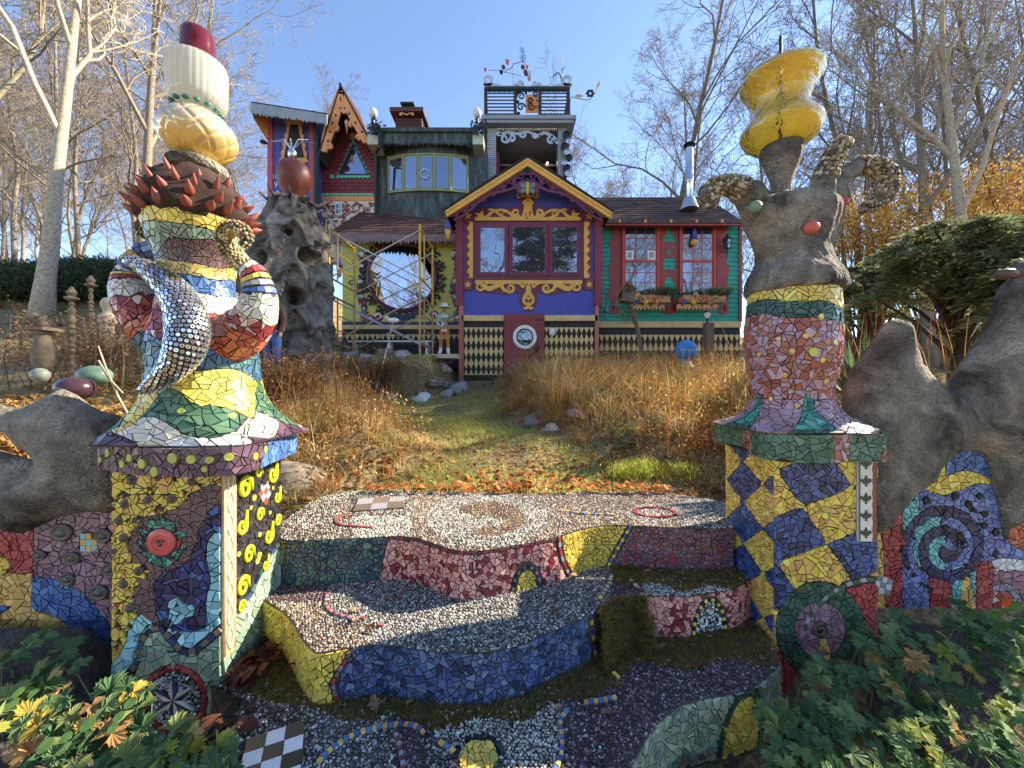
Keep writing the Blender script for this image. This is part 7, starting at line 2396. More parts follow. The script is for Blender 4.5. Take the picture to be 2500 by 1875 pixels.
text('L', 860, 335, 8, D, .056, 'maroonp', cr); text('P', 867, 335, 8, D, .056, 'maroonp', cr)
# bargeboard
Dg = 12.3
mb = MB()
for sg in (-1, 1):
 pts = [(833, 226), (826, 252), (811, 300), (797, 345), (792, 372)] if sg < 0 else [(833, 226), (850, 256), (870, 292), (886, 326), (894, 350)]
 rib_px(mb, pts, [18, 26, 28, 22, 12], Dg, .05, -.02, 5)
 rib_px(mb, sp_px(833 + sg * 9, 268, 8, 2.5, 3.14 if sg > 0 else 0, 1.2 * sg), [6, 5, 3], Dg, .053, -.017, 0)
 for k, t in enumerate((.45, .62, .8)):
  p = pts[int(t * 4)]
  rib_px(mb, sp_px(p[0] - sg * 9, p[1] + 12, 8 - k, 2, 1 + k, 1.1 * sg), [7, 6, 4], Dg, .052 + k * .001, -.018, 0)
 rib_px(mb, [(833 + sg * 2, 232), (833 + sg * 6, 250), (833 + sg * 3, 262)], [5, 8, 4], Dg, .054, -.016, 4)
mb.build('peach_bargeboard', 'peach', mg)
mb = MB()
for a in ([(776, 385), (833, 204), (835, 208), (780, 387)], [(831, 204), (906, 345), (903, 348), (829, 208)]):
 mb.prism(q2(a, Dg), Dg - .06, Dg + 1.2)
mb.build('roof', 'darkwood', mg)
mb = MB()
for x, y in ((820, 282), (812, 300), (806, 322), (801, 344), (852, 278), (868, 300), (884, 322)):
 mb.prism(q2(disc(x, y, 3.2, 10, .8), Dg - .05), Dg - .06, Dg - .0485)
mb.build('bargeboard_holes', 'blackp', mg)
MB().lathe([(.01, -.35), (.05, -.1), (.08, 0), (.06, .06), (.02, .1)], P(847, 300, 12.4), 10).build('drop_finial', 'creamp', mg, smooth=True)
# bone-pattern wall beneath
bw = bx('bone_wall', 'boneA', mg, 778, 490, 918, 640, D, .015, .3)
mb = MB(); mb2 = MB(); r_ = random.Random(6)
for k in range(230):
 x, y = r_.uniform(781, 913), r_.uniform(494, 600)
 if abs(x - 828) < 9 and abs(y - 512) < 16: continue
 m_ = mb if r_.random() < .75 else mb2
 t = r_.randint(0, 2)
 if t == 0: rib_px(m_, sp_px(x, y, r_.uniform(3, 6), 1.5, r_.random() * 6, r_.choice((-1, 1)), 10), [2, 1.8, 1.2], D, .03 + .0003 * (k % 30), .01, 0)
 elif t == 1: rib_px(m_, [(x, y), (x + r_.uniform(-6, 6), y + r_.uniform(-6, 6)), (x + r_.uniform(-9, 9), y + r_.uniform(-9, 9))], [2.4, 1.8, 2.4], D, .03 + .0003 * (k % 30), .01, 3)
 else: m_.prism(q2(disc(x, y, r_.uniform(1.5, 3.2), 8), D), D - .03 - .0003 * (k % 30), D - .01)
mb.build('bone_shapes', 'boneB', bw, kind='stuff'); mb2.build('dark_bone_shapes', 'darkwood', bw, kind='stuff')
for x, y in ((828, 512), (805, 552)):
 w_ = bx('window', 'whitep', mg, x - 8, y - 15, x + 8, y + 15, D, .05)
 bx('pane', 'blue_pane', w_, x - 5, y - 12, x + 5, y + 12, D, .055)
 bx('sash_bar', 'whitep', w_, x - 5, y - 1, x + 5, y + 1, D, .062)
fp('arched_window', 'darkgreen', mg, [(870, 542), (876, 531), (890, 525), (908, 524), (918, 530), (918, 542)], 12.6, .03)
fp('arched_pane', 'blue_pane', mg, [(876, 541), (881, 533), (892, 528), (907, 527), (914, 531), (914, 541)], 12.6, .034)
# ------------------------------------------------------------------ bell tower
D = 12.5
bt = thing('bell_tower', 'narrow indigo bell tower with pink corners, painted clock numbers and grey sloped roof', 'tower', (PX(712, D), D + .6, 2.5))
MB().box(PX(657, D), PX(768, D), D, D + 1.3, 2.0, PZ(270, D)).build('wall', 'bluebell', bt)
for a, b in ((655, 667), (757, 770)):
 bx('corner_board', 'pinkp', bt, a, 276, b, 560, D, .05, .1)
for k in range(1, 5):
 x = 667 + 90 * k / 5
 bx('batten', 'bluebell', bt, x - .6, 280, x + .6, 520, D, .012)
tr = [(695, 389), (745, 387), (729, 306), (711, 306)]
def ofs(p, c, s): return (c[0] + (p[0] - c[0]) * s, c[1] + (p[1] - c[1]) * s)
ww = []
oo = [(684, 399), (754, 399), (735, 296), (706, 296)]
for i in range(4):
 a, b = oo[i], oo[(i + 1) % 4]
 for t in np.linspace(0, 1, 17)[:-1]:
  nxp, nyp = (b[1] - a[1]), -(b[0] - a[0]); l = math.hypot(nxp, nyp) or 1
  w = 2.2 * math.sin(t * 2 * math.pi * 5 + i)
  ww.append((a[0] + (b[0] - a[0]) * t - nxp / l * w, a[1] + (b[1] - a[1]) * t - nyp / l * w))
bf = fp('bell_frame', 'peach', bt, ww, D, .05)
fp('bell_opening', 'blackp', bf, tr, D, .054, .05)
mb = MB()
rib_px(mb, sp_px(704, 300, 5, 1.5, 0, 1.2), [4, 3, 2], D, .056, 0, 0); rib_px(mb, sp_px(737, 300, 5, 1.5, 3, -1.2), [4, 3, 2], D, .056, 0, 0)
mb.build('frame_scroll', 'peach', bf)
for ch_, x, y in (('9', 674, 452), ('8', 678, 473), ('7', 691, 488), ('3', 752, 455), ('4', 744, 477), ('5', 731, 490), ('6', 711, 494), ('2', 751, 432), ('10', 672, 432)):
 text(ch_, x, y, 13, D, .012, 'whitep', bt, 'numeral')
a, b, c, d_ = P(613, 252, 11.9), P(799, 281, 11.9), P(792, 292, 14.2), P(640, 268, 14.2)
MB().hexa([a, b, c, d_], [v + Vector((0, 0, .06)) for v in (a, b, c, d_)]).build('roof', 'ironblack', bt)
r_ = random.Random(9)
lowr = []
for i in range(49):
 t = i / 48; x = 613 + 186 * t
 lowr.append((x, 252 + 29 * t + 21 - 3 * t + 5 * abs(math.sin(i * 1.3)) + r_.uniform(0, 4)))
fp('icicle_fascia', 'greyfasc', bt, [(613, 252), (799, 281)] + lowr[::-1], 11.9, .03, .02)
MB().hexa([P(613, 262, 11.92), P(657, 290, 12.45), P(657, 350, 12.5), P(619, 290, 11.95)], [P(613, 262, 11.95), P(655, 288, 12.8), P(655, 345, 12.8), P(622, 288, 12.0)]).build('soffit', 'peach', bt)
mb = MB(); mb.tube([P(770, 286, 12.3), P(773, 380, 12.3), P(772, 530, 12.3)], .09, 8); mb.build('chain_pipe', 'darkgreen', bt)
sl_ = thing('spot_lamp', 'black dish lamp on an arm left of the bell tower', 'lamp', P(645, 350, 12.3))
MB().tube([P(656, 352, 12.4), P(648, 349, 12.3), P(640, 346, 12.2)], .012, 5).build('arm', 'ironblack', sl_)
MB().ball(P(643, 347, 12.2), .11, 12, sz=(1, 1, .5)).build('dish', 'ironblack', sl_, smooth=True)
# ------------------------------------------------------------------ grey drip sculpture with brown gourd
Dm = 8.7
sc = thing('cement_sculpture', 'tall grey dripping cement cone with dark holes left of the scaffold', 'sculpture', (PX(702, Dm), Dm, 1.9))
secs = [(1.7, 0, 0, 1.06, .95), (2.3, 0, 0, 1.05, .95), (2.9, 0, 0, 1.02, .92), (3.5, .0, 0, .99, .9), (4.0, .02, 0, .95, .86), (4.5, .05, 0, .86, .78), (4.9, .08, 0, .72, .66), (5.25, .10, 0, .56, .52), (5.5, .11, 0, .42, .40), (5.66, .12, 0, .31, .30), (5.75, .12, 0, .22, .22)]
lf = Loft([(z, PX(698, Dm) + cx, Dm, rx * .83, ry * .85, 2) for z, cx, cy_, rx, ry in secs])
hol = [(730, 617, 17, 23), (648, 640, 14, 23), (712, 722, 16, 20), (765, 690, 10, 13), (690, 560, 9, 11)]
hol = [(PX(a, Dm - .7), PZ(b, Dm - .7), c * .0086, e * .0086) for a, b, c, e in hol]
def swob(p, i, j):
 c = Vector((PX(702, Dm) + .06, Dm, p.z)); dd = (p - c); l = dd.length; dd.normalize()
 a = math.atan2(dd.y, dd.x)
 k = noise.noise(Vector((math.cos(a) * 1.9, math.sin(a) * 1.9, p.z * .4)))
 rg = 1 - abs(noise.noise(Vector((math.cos(a) * 2.4 + 4, math.sin(a) * 2.4, p.z * .25)))) * 2.2
 lap = ((p.z * 1.05 + .8 * noise.noise(Vector((math.cos(a) * 2, math.sin(a) * 2, 7)))) % 1.0)
 q = p + dd * (.12 * k + .10 * max(0, rg) + .16 * (1 - lap) ** 2 * (1 if p.z < 5.2 else .3) + .008 * noise.noise(p * 6))
 for hx_, hz, w, h in hol:
  e = ((p.x - hx_) / w) ** 2 + ((p.z - hz) / h) ** 2
  if p.y < Dm and e < 4:
   q = q + dd * (.05 * math.exp(-(e - 1.6) ** 2 * 2)) - dd * (.6 * math.exp(-e ** 4))
 return q
lf.mesh(MB(), 200, 220, 0, wob=swob).build('cone', 'greycement', sc, smooth=True)
paint('gourdbrown', lin('6e3328'), 0.45, 0.3, 6, 0.3)
gx_, gz_ = P(717, 440, Dm).x, 0
MB().lathe([(.15, 5.6), (.13, 5.76), (.17, 5.86), (.27, 6.0), (.355, 6.18), (.365, 6.32), (.33, 6.46), (.25, 6.57), (.13, 6.64), (.03, 6.67)], (gx_, Dm, 0), 36, wob=lambda a, z: 1 + .03 * math.sin(a * 3 + z * 6)).build('gourd', 'gourdbrown', sc, smooth=True)
MB().ball((gx_ - .03, Dm, 6.80), .11, 14, sz=(.9, .9, 1.15)).build('silver_egg', 'steel', sc, smooth=True)
mb = MB()
for k in range(7):
 a = k * .9 + .3; p = Vector((gx_ - .03, Dm, 6.88))
 mb.tube([p, p + Vector((math.cos(a) * .2, math.sin(a) * .1, .22)), p + Vector((math.cos(a) * .5, math.sin(a) * .2, .2 + .1 * math.sin(k)))], [.012, .009, .005], 4)
mb.build('wire_tendrils', 'galvan', sc)
for k in range(9):
 a = k * .7 + .2; p = Vector((gx_, Dm, 5.68)); dr_ = Vector((math.cos(a), math.sin(a), 0))
 MB().tube([p + dr_ * .12, p + dr_ * .34 + Vector((0, 0, .04)), p + dr_ * .52 + Vector((0, 0, -.02)), p + dr_ * .66 + Vector((0, 0, .1))], [.07, .055, .04, .012], 8).build('horn', 'greycement', sc, smooth=True)
mb = MB(); p = P(722, 500, Dm - .45)
mb.tube([p + Vector((a, -.05, b)) for a, b in [(.0, .2), (-.02, 0), (.06, -.16), (.2, -.17), (.22, -.04), (.12, -.02)]], [.06, .055, .05, .045, .035, .02], 8); mb.build('curl', 'greycement', sc, smooth=True)
# ------------------------------------------------------------------ people and figures (skinned)
def skinned(name, joints, bones, mat, par, sub=2, col=None, root=0):
 me = bpy.data.meshes.new(name)
 me.from_pydata([j[:3] for j in joints], bones, [])
 o = bpy.data.objects.new(name, me); COL.objects.link(o)
 m = o.modifiers.new('s', 'SKIN');
 me.skin_vertices.new() if not me.skin_vertices else None
 for i, j in enumerate(joints):
  rx = j[3]; ry = j[4] if len(j) > 4 else rx
  me.skin_vertices[0].data[i].radius = (rx, ry)
  me.skin_vertices[0].data[i].use_root = (i == root)
 m.use_smooth_shade = True
 s_ = o.modifiers.new('d', 'SUBSURF'); s_.levels = sub; s_.render_levels = sub
 dg = bpy.context.evaluated_depsgraph_get()
 me2 = bpy.data.meshes.new_from_object(o.evaluated_get(dg))
 bpy.data.objects.remove(o)
 me2.materials.clear(); me2.materials.append(MATS[mat])
 at = me2.attributes.new('Col', 'FLOAT_COLOR', 'FACE')
 cc = np.ones((len(me2.polygons), 4), np.float32)
 for i, f in enumerate(me2.polygons):
  cc[i, :3] = col(f.center) if callable(col) else (col or (.5, .5, .5))
 at.data.foreach_set('color', cc.ravel())
 me2.polygons.foreach_set('use_smooth', [True] * len(me2.polygons))
 return link(name, me2, par)
def person(px, py, d, h):
 base = P(px, py, d); b = Vector((base.x, base.y, base.z)); s = h / 1.75
 t = thing('person', 'person in blue jeans and pale trainers standing half hidden behind the left pillar', 'person', b)
 J = lambda x, y, z: tuple(b + Vector((x, y, z)) * s)
 K = lambda x, y, z, r, r2=None: (*J(x, y, z), r * s, (r2 or r) * s)
 body = [K(0, 0, .95, .13, .10), K(0, 0, 1.15, .13, .10), K(0, .0, 1.38, .15, .10), K(0, -.01, 1.48, .055), K(0, -.02, 1.56, .06), K(0, -.03, 1.64, .085, .095), K(0, -.02, 1.73, .06, .07),
   K(.18, 0, 1.40, .055), K(.23, .02, 1.14, .042), K(.22, -.08, .92, .032), K(.22, -.12, .83, .03), K(-.18, 0, 1.40, .055), K(-.23, .02, 1.14, .042), K(-.22, -.05, .90, .032), K(-.22, -.08, .81, .03),
   K(.09, 0, .88, .085), K(.10, -.02, .50, .055), K(.10, .02, .09, .038), K(.11, -.10, .03, .035), K(-.09, 0, .88, .085), K(-.07, -.03, .50, .055), K(-.05, .0, .09, .038), K(-.04, -.12, .03, .035)]
 bones = [(0, 1), (1, 2), (2, 3), (3, 4), (4, 5), (5, 6), (2, 7), (7, 8), (8, 9), (9, 10), (2, 11), (11, 12), (12, 13), (13, 14), (0, 15), (15, 16), (16, 17), (17, 18), (0, 19), (19, 20), (20, 21), (21, 22)]
 bd = skinned('body', body, bones, 'matte', t, 2, lin('c09078'))
 skinned('jeans', [K(0, 0, 1.0, .15, .12), K(0, 0, .93, .15, .125), K(.09, 0, .85, .105), K(.10, -.02, .50, .075), K(.10, .02, .07, .068), K(-.09, 0, .85, .105), K(-.07, -.03, .50, .075), K(-.05, 0, .07, .068)], [(0, 1), (1, 2), (2, 3), (3, 4), (1, 5), (5, 6), (6, 7)], 'matte', t, 2, lambda c: vary(lin('3f5f94'), .12), 1)
 skinned('jacket', [K(0, 0, .92, .16, .13), K(0, 0, 1.15, .165, .13), K(0, 0, 1.38, .18, .125), K(0, -.01, 1.45, .08), K(.18, 0, 1.40, .075), K(.23, .02, 1.14, .062), K(.22, -.08, .91, .05), K(-.18, 0, 1.40, .075), K(-.23, .02, 1.14, .062), K(-.22, -.05, .90, .05)], [(0, 1), (1, 2), (2, 3), (2, 4), (4, 5), (5, 6), (2, 7), (7, 8), (8, 9)], 'matte', t, 2, lin('5a4038'), 1)
 for sx_, y0 in ((.105, 0), (-.045, -.02)):
  skinned('shoe', [K(sx_, .05 + y0, .045, .05, .045), K(sx_, -.05 + y0, .045, .05, .042), K(sx_, -.15 + y0, .035, .042, .034)], [(0, 1), (1, 2)], 'matte', t, 2, lin('a8b0b8'))
 skinned('hair', [K(0, .015, 1.60, .085, .08), K(0, .01, 1.70, .095, .10), K(0, -.0, 1.76, .06, .07)], [(0, 1), (1, 2)], 'matte', t, 2, lin('3a2a20'))
 for sg in (-1, 1):
  MB().ball(b + Vector((sg * .03, -.115, 1.655)) * s, .010 * s, 8).build('eye', 'whitep', bd, smooth=True)
 MB().tube([b + Vector((0, -.11, 1.655)) * s, b + Vector((0, -.14, 1.62)) * s], [.010 * s, .016 * s], 6).build('nose', 'salmon', bd)
person(664, 929, 7.4, 1.72)
st = thing('painted_statue', 'painted figure statue with orange trousers, raised arm and white hat by the cottage corner', 'statue', P(1085, 868, 9.5))
b = P(1085, 866, 9.5); s = .70
K = lambda x, y, z, r, r2=None: (*(b + Vector((x, y, z)) * s), r * s, (r2 or r) * s)
def stc(c):
 z = (c.z - b.z) / s
 q = noise.noise(c * 7)
 return vary(lin('c8cac8') if z < .25 else (lin('a86c38' if q > -.25 else 'c8b8a0') if z < .9 else (lin('a8b4b8' if q > 0 else ('7c6a58' if q > -.3 else 'b07c48')) if z < 1.45 else lin('9c7460'))), .2)
skinned('figure', [K(0, 0, .92, .12, .10), K(0, 0, 1.15, .12, .10), K(0, 0, 1.36, .15, .10), K(0, 0, 1.47, .055), K(0, -.01, 1.56, .075), K(0, -.01, 1.66, .085, .09), K(.17, 0, 1.38, .06), K(.34, -.05, 1.24, .05), K(.48, -.1, 1.30, .04), K(.54, -.12, 1.36, .04), K(-.17, 0, 1.38, .06), K(-.25, .0, 1.12, .05), K(-.14, -.1, .98, .04), K(.09, 0, .86, .095), K(.12, -.01, .48, .075), K(.13, .01, .1, .06), K(.17, -.13, .04, .055), K(-.09, 0, .86, .095), K(-.12, -.01, .48, .075), K(-.14, .01, .1, .06), K(-.19, -.13, .04, .055)],
  [(0, 1), (1, 2), (2, 3), (3, 4), (4, 5), (2, 6), (6, 7), (7, 8), (8, 9), (2, 10), (10, 11), (11, 12), (0, 13), (13, 14), (14, 15), (15, 16), (0, 17), (17, 18), (18, 19), (19, 20)], 'matte', st, 2, stc)
MB().box(b.x - .35, b.x + .35, b.y - .22, b.y + .3, b.z - .1, b.z).build('plinth', 'cementpale', st)
MB().lathe([(.12, 1.16), (.16, 1.17), (.1, 1.19), (.08, 1.26), (.02, 1.28)], (b.x, b.y, b.z), 14).build('hat', 'whitep', st, smooth=True)
sw_ = thing('swan_ornament', 'small white bird ornament on a leaning stake in front of the scaffold', 'ornament', P(958, 790, 8.2))
mb = MB(); q = P(960, 782, 8.2); mb.ball(q, .08, 12, sz=(1.6, .6, .7)); mb.tube([q + Vector((-.1, 0, .02)), q + Vector((-.16, 0, .08)), q + Vector((-.2, 0, .06))], [.03, .02, .012], 7); mb.build('bird', 'whitep', sw_, smooth=True)
MB().tube([q, P(945, 850, 8.1), P(915, 960, 7.6)], .010, 5).build('stake', 'cementpale', sw_)
# ------------------------------------------------------------------ garden things right of the cottage
bh = thing('birdhouse', 'weathered wooden birdhouse on a leaning post before the teal wing', 'birdhouse', P(1570, 880, 8.9))
D = 8.9
paint('oldwood', lin('6a5a4a'), .9, .35, 8, .5)
MB().tube([P(1536, 735, D), P(1556, 800, D), P(1574, 900, D)], [.06, .05, .05], 8).build('post', 'oldwood', bh)
MB().prism(q2([(1512, 738), (1543, 742), (1548, 706), (1530, 692), (1514, 704)], D), D - .18, D + .12).build('box', 'oldwood', bh)
MB().hexa([P(1505, 722, D - .25), P(1529, 685, D - .25), P(1529, 685, D + .2), P(1505, 722, D + .2)], [P(1507, 725, D - .25), P(1530, 689, D - .25), P(1530, 689, D + .2), P(1507, 725, D + .2)]).build('roof_slope', 'oldwood', bh)
MB().hexa([P(1529, 685, D - .25), P(1556, 704, D - .25), P(1556, 704, D + .2), P(1529, 685, D + .2)], [P(1529, 689, D - .25), P(1554, 708, D - .25), P(1554, 708, D + .2), P(1529, 689, D + .2)]).build('roof_slope', 'oldwood', bh)
MB().prism(disc(*q2([(1529, 714)], D)[0], .05, 14), D - .19, D - .175).build('entrance', 'blackp', bh)
r_ = np.random.RandomState(3)
tuft('dry_moss', bh, np.stack([r_.uniform(PX(1510, D), PX(1548, D), 300), r_.uniform(D - .2, D + .1, 300), PZ(740, D) - r_.uniform(0, .5, 300)], 1), 4, ['7a7058', '8a8468', '5a5440'], .12, .008, 1.5)
lp_ = thing('path_light', 'small black path light on a square wooden post before the teal wing', 'lamp', P(1728, 870, 9.3))
D = 9.3
MB().box(PX(1720, D), PX(1739, D), D - .09, D + .09, PZ(900, D), PZ(789, D)).build('post', 'oldwood', lp_)
MB().tube([P(1727, 790, D), P(1727, 778, D)], .03, 6).build('stem', 'ironblack', lp_)
MB().lathe([(.04, -.06), (.09, .06)], P(1727, 770, D), 6).build('glass', 'whitep', lp_)
MB().lathe([(.12, .06), (.03, .13)], P(1727, 770, D), 6).build('hood', 'ironblack', lp_)
bb = thing('gazing_ball', 'glossy blue gazing ball standing in the dry grass before the teal wing', 'ball', P(1675, 880, 8.0))
MB().ball(P(1675, 856, 8.0), .225, 24).build('ball', 'bluegloss', bb, smooth=True)
MB().lathe([(.16, -.35), (.1, -.25), (.09, -.2)], P(1675, 856, 8.0), 14).build('stand', 'cementpale', bb)
bl = thing('wind_bell', 'little iron bell on a hooked rod against the teal clapboards', 'bell', P(1480, 760, 10.9))
D = 10.9
MB().tube([P(a, y, D) for a, y in [(1468, 716), (1474, 712), (1480, 716), (1480, 745)]], .012, 5).build('hook', 'ironblack', bl)
MB().lathe([(.09, -.1), (.075, -.04), (.05, .04), (.015, .08)], P(1480, 754, D), 12).build('bell', 'greyteal', bl, smooth=True)
MB().tube([P(1480, 760, D), P(1479, 785, D)], .006, 4).build('clapper', 'ironblack', bl)
# ------------------------------------------------------------------ garden things at the left
paint('purplegourd', lin('46303a'), .25, .3, 10, .15); paint('greengourd', lin('6a8a78'), .45, .5, 7, .2, grime=(.35, .2, .12), gr=.7); paint('greyball', lin('7c8478'), .3, .3, 8, .2)
def gourd(name, px, py, d, rx, rz, mat, label):
 o = MB().ball(P(px, py, d), rx, 26, sz=(1, .95, rz / rx)).build(name, mat, None, smooth=True); tag(o, label, 'gourd'); return o
gourd('gourd', 184, 949, 2.55, .105, .078, 'purplegourd', 'dark purple painted gourd lying behind the left cement wall')
gourd('gourd', 231, 917, 3.3, .118, .085, 'greengourd', 'mottled green and orange gourd lying behind the purple one')
gourd('gourd', 98, 916, 3.6, .068, .068, 'greyball', 'grey green glass ball half hidden in dry twigs at the left')
paint('oldstone', lin('7a6c58'), .85, .45, 14, .5)
def spindle(px, y0, y1, d, label, seed):
 t = thing('turned_finial', label, 'finial', P(px, y1, d))
 z0, z1 = PZ(y1, d), PZ(y0, d); r_ = random.Random(seed); prof = []; z = z0
 while z < z1 - .12:
  rr = r_.choice((.03, .045, .06, .04)); h = r_.uniform(.05, .14)
  prof += [(rr * .6, z), (rr, z + h * .3), (rr * 1.0, z + h * .6), (rr * .5, z + h * .95)]; z += h
 MB().lathe(prof, (PX(px, d), d, 0), 14).build('shaft', 'oldstone', t, smooth='auto')
 MB().lathe([(.03, z), (.075, z + .03), (.075, z + .05), (.035, z + .07), (.055, z + .12), (.012, z + .2)], (PX(px, d), d, 0), 16).build('cap', 'oldstone', t, smooth='auto')
spindle(175, 725, 935, 5.2, 'pale turned finial post among dry twigs, nearest the left edge', 3)
spindle(222, 690, 900, 6.2, 'grey turned finial post with pointed top behind the pale one', 5)
hm = thing('garden_bust', 'pale stone bust on a pillar left of the mosaic pillar', 'statue', P(262, 860, 6.6))
q = P(262, 775, 6.6)
MB().lathe([(.12, -.6), (.10, -.5), (.09, -.12), (.12, -.1), (.13, -.04)], q, 12).build('pillar', 'cementpale', hm, smooth='auto')
MB().lathe([(.10, -.06), (.12, .02), (.06, .08), (.055, .12), (.085, .18), (.09, .25), (.06, .32), (.02, .34)], q, 16).build('head', 'cementpale', hm, smooth=True)
ur = thing('stone_urn', 'weathered stone urn under a slab with a small pot at the far left', 'urn', P(105, 900, 5.0))
q = P(105, 870, 5.0)
MB().lathe([(.06, -.2), (.10, -.1), (.11, .05), (.08, .2), (.06, .3), (.08, .33)], q, 20).build('urn', 'oldstone', ur, smooth=True)
MB().box(q.x - .16, q.x + .14, q.y - .12, q.y + .12, q.z + .33, q.z + .37).build('slab', 'oldstone', ur)
MB().lathe([(.05, .37), (.065, .42), (.045, .48), (.035, .52)], q, 14).build('pot', 'oldwood', ur, smooth=True)
# ------------------------------------------------------------------ neighbouring roofs at the right
nb_ = thing('neighbour_cottage', 'cottage with red brown shingle roof behind the evergreens at the right edge', 'house', (24, 20, 4))
a, b_, = P(2335, 548, 20.4), P(2560, 466, 17.0); a.z = b_.z = PZ(548, 20.4)
up_ = Vector((5, 3.4, 3.0))
slope_roof('roof', 'rooftile', nb_, [a, b_, b_ + up_, a + up_], .1, 10, '7a4034')
MB().hexa([a + Vector((0, 0, -.1)), b_ + Vector((0, 0, -.1)), b_ + Vector((0, 0, -.6)), a + Vector((0, 0, -.6))], [v + Vector((.08, .08, 0)) for v in (a + Vector((0, 0, -.1)), b_ + Vector((0, 0, -.1)), b_ + Vector((0, 0, -.32)), a + Vector((0, 0, -.32)))]).build('fascia', 'greyfasc', nb_)
w0, w1 = a + Vector((.6, .5, -.4)), b_ + Vector((.6, .5, -.4))
MB().hexa([Vector((w0.x, w0.y, 2)), Vector((w1.x, w1.y, 1)), w1, w0], [Vector((w0.x + 3, w0.y + 2, 2)), Vector((w1.x + 3, w1.y + 2, 1)), w1 + Vector((3, 2, 0)), w0 + Vector((3, 2, 0))]).build('wall', 'creamp', nb_)
sh = thing('garden_shed', 'low ochre shed with a red painted sign seen between the evergreen trunks', 'shed', P(2400, 840, 13))
D = 13
MB().box(PX(2350, D), PX(2480, D), D, D + 2, 2.2, PZ(780, D)).build('wall', 'creamp', sh)
MB().box(PX(2340, D), PX(2490, D), D - .3, D + 2.2, PZ(780, D), PZ(770, D)).build('roof', 'galvan', sh)
bx('sign', 'redp', sh, 2385, 810, 2425, 825, D, .03)
# ------------------------------------------------------------------ loose stones below the scaffold and along the path
r_ = random.Random(8)
def rock(px, py, d, s, hexc, label, group):
 me = MB().ball((0, 0, 0), 1, 10)
 sd_ = r_.random() * 99
 me.v = [tuple(Vector(v) * (1 + .55 * noise.noise(Vector(v) * 1.1 + Vector((sd_, 0, 0))))) for v in me.v]
 p = P(px, py, d); p.z = Hs(p.x, p.y) + s * .15
 me.v = [(p.x + v[0] * s * 1.25, p.y + v[1] * s, p.z + v[2] * s * .75) for v in me.v]
 me.c = [vary(lin(hexc), .05, r_)] * len(me.c)
 return tag(me.build('rock', 'stone', None, smooth='auto'), label, 'rock', group)
rock(1032, 945, 8.0, .16, 'c4c4c2', 'pale grey boulder at the grass edge left of the cellar door', None)
rock(790, 935, 7.4, .22, '7c8474', 'mossy green boulder in the shaded grass left of the path', None)
for k in range(22):
 rock(r_.uniform(760, 1120), 930, r_.uniform(7.9, 8.8), r_.uniform(.07, .17), r_.choice(('6c6862', '8a8680', '5a5650', '9a968e')), 'rough grey stone in the rubble bank below the scaffold', 'rubble below the scaffold')
for k in range(7):
 rock(r_.uniform(1060, 1130), 920, r_.uniform(8.6, 9.6), r_.uniform(.1, .2), r_.choice(('8a8680', '9a968e', '7a766e')), 'grey stone heaped against the left end of the diamond wall', 'stones at the diamond wall')
for k in range(6):
 rock(r_.uniform(1270, 1420), 1010, r_.uniform(5.6, 6.6), r_.uniform(.08, .15), r_.choice(('8a8680', '7a766e')), 'flat grey stone at the right edge of the grass path', 'stones at the path edge')
rock(690, 1110, 3.9, .3, '8a8272', 'broad flat boulder behind the left pillar cap', None)
# ------------------------------------------------------------------ bare trees
def grow_tree(seed, Hh, r0, clear=.3, prim=11, spread=.75, fork=False, col='8c8274', twigs=True, wander=.10, nsub=(7, 6, 5)):
 r_ = random.Random(seed)
 trunk, crown = MB(), MB()
 up = Vector((0, 0, 1))
 def rv():
  return Vector((r_.gauss(0, 1), r_.gauss(0, 1), r_.gauss(0, 1)))
 def side(d, ang, az):
  o = d.orthogonal().normalized(); w = d.cross(o)
  return (d * math.cos(ang) + (o * math.cos(az) + w * math.sin(az)) * math.sin(ang)).normalized()
 cb = lin(col)
 def branch(p, d, L, r, lv):
  n = (0, 6, 5, 4, 3)[lv]
  path = [p]; rad = [r]; dirs = [d]
  for i in range(n):
   d = (d + rv() * (.16 + .04 * lv) + up * (.10 if lv < 3 else .05)).normalized()
   p = p + d * (L / n); path.append(p); dirs.append(d)
   rad.append(max(.007, r * (1 - .8 * (i + 1) / n)))
  k = .95 + .35 * lv / 4
  crown.tube(path, rad, (0, 6, 4, 3, 3)[lv], vary(tuple(c * k for c in cb), .15, r_), cap=False)
  if lv >= 4: return
  nc = nsub[lv - 1]
  for j in range(nc):
   t = .22 + .78 * (j + r_.random() * .8) / nc
   i = min(n - 1, int(t * n)); q = path[i].lerp(path[i + 1], t * n - i)
   branch(q, side(dirs[i], r_.uniform(.45, .95), r_.uniform(0, 6.28)), L * r_.uniform(.38, .6) * (1.1 - .45 * t), max(.008, rad[i] * .58), lv + 1)
 wander = .04 if fork else wander
 n = 12; p = Vector((0, 0, -.4)); d = Vector((r_.gauss(0, .03), r_.gauss(0, .03), 1)).normalized()
 path = [p]; rad = [r0 * 1.5]; ds = [d]
 for i in range(n):
  d = (d + rv() * wander * .6 + up * .12).normalized(); p = p + d * (Hh / n); path.append(p); ds.append(d)
  rad.append(r0 * (1 - .86 * (i + 1) / n) * (1.15 if i == 0 else 1))
 trunk.tube(path, rad, 10, cb)
 for j in range(prim):
  t = clear + (.97 - clear) * (j + r_.random() * .7) / prim
  i = min(n - 1, int(t * n)); q = path[i].lerp(path[i + 1], t * n - i)
  L = Hh * r_.uniform(.26, .40) * (1.12 - .65 * (t - clear) / (1 - clear)) * (1.25 if fork else 1)
  branch(q, side(ds[i], spread * r_.uniform(.65, 1.15), j * 2.4 + r_.uniform(-.4, .4)), L, rad[i] * (.62 if fork else .50), 1)
 return trunk, crown
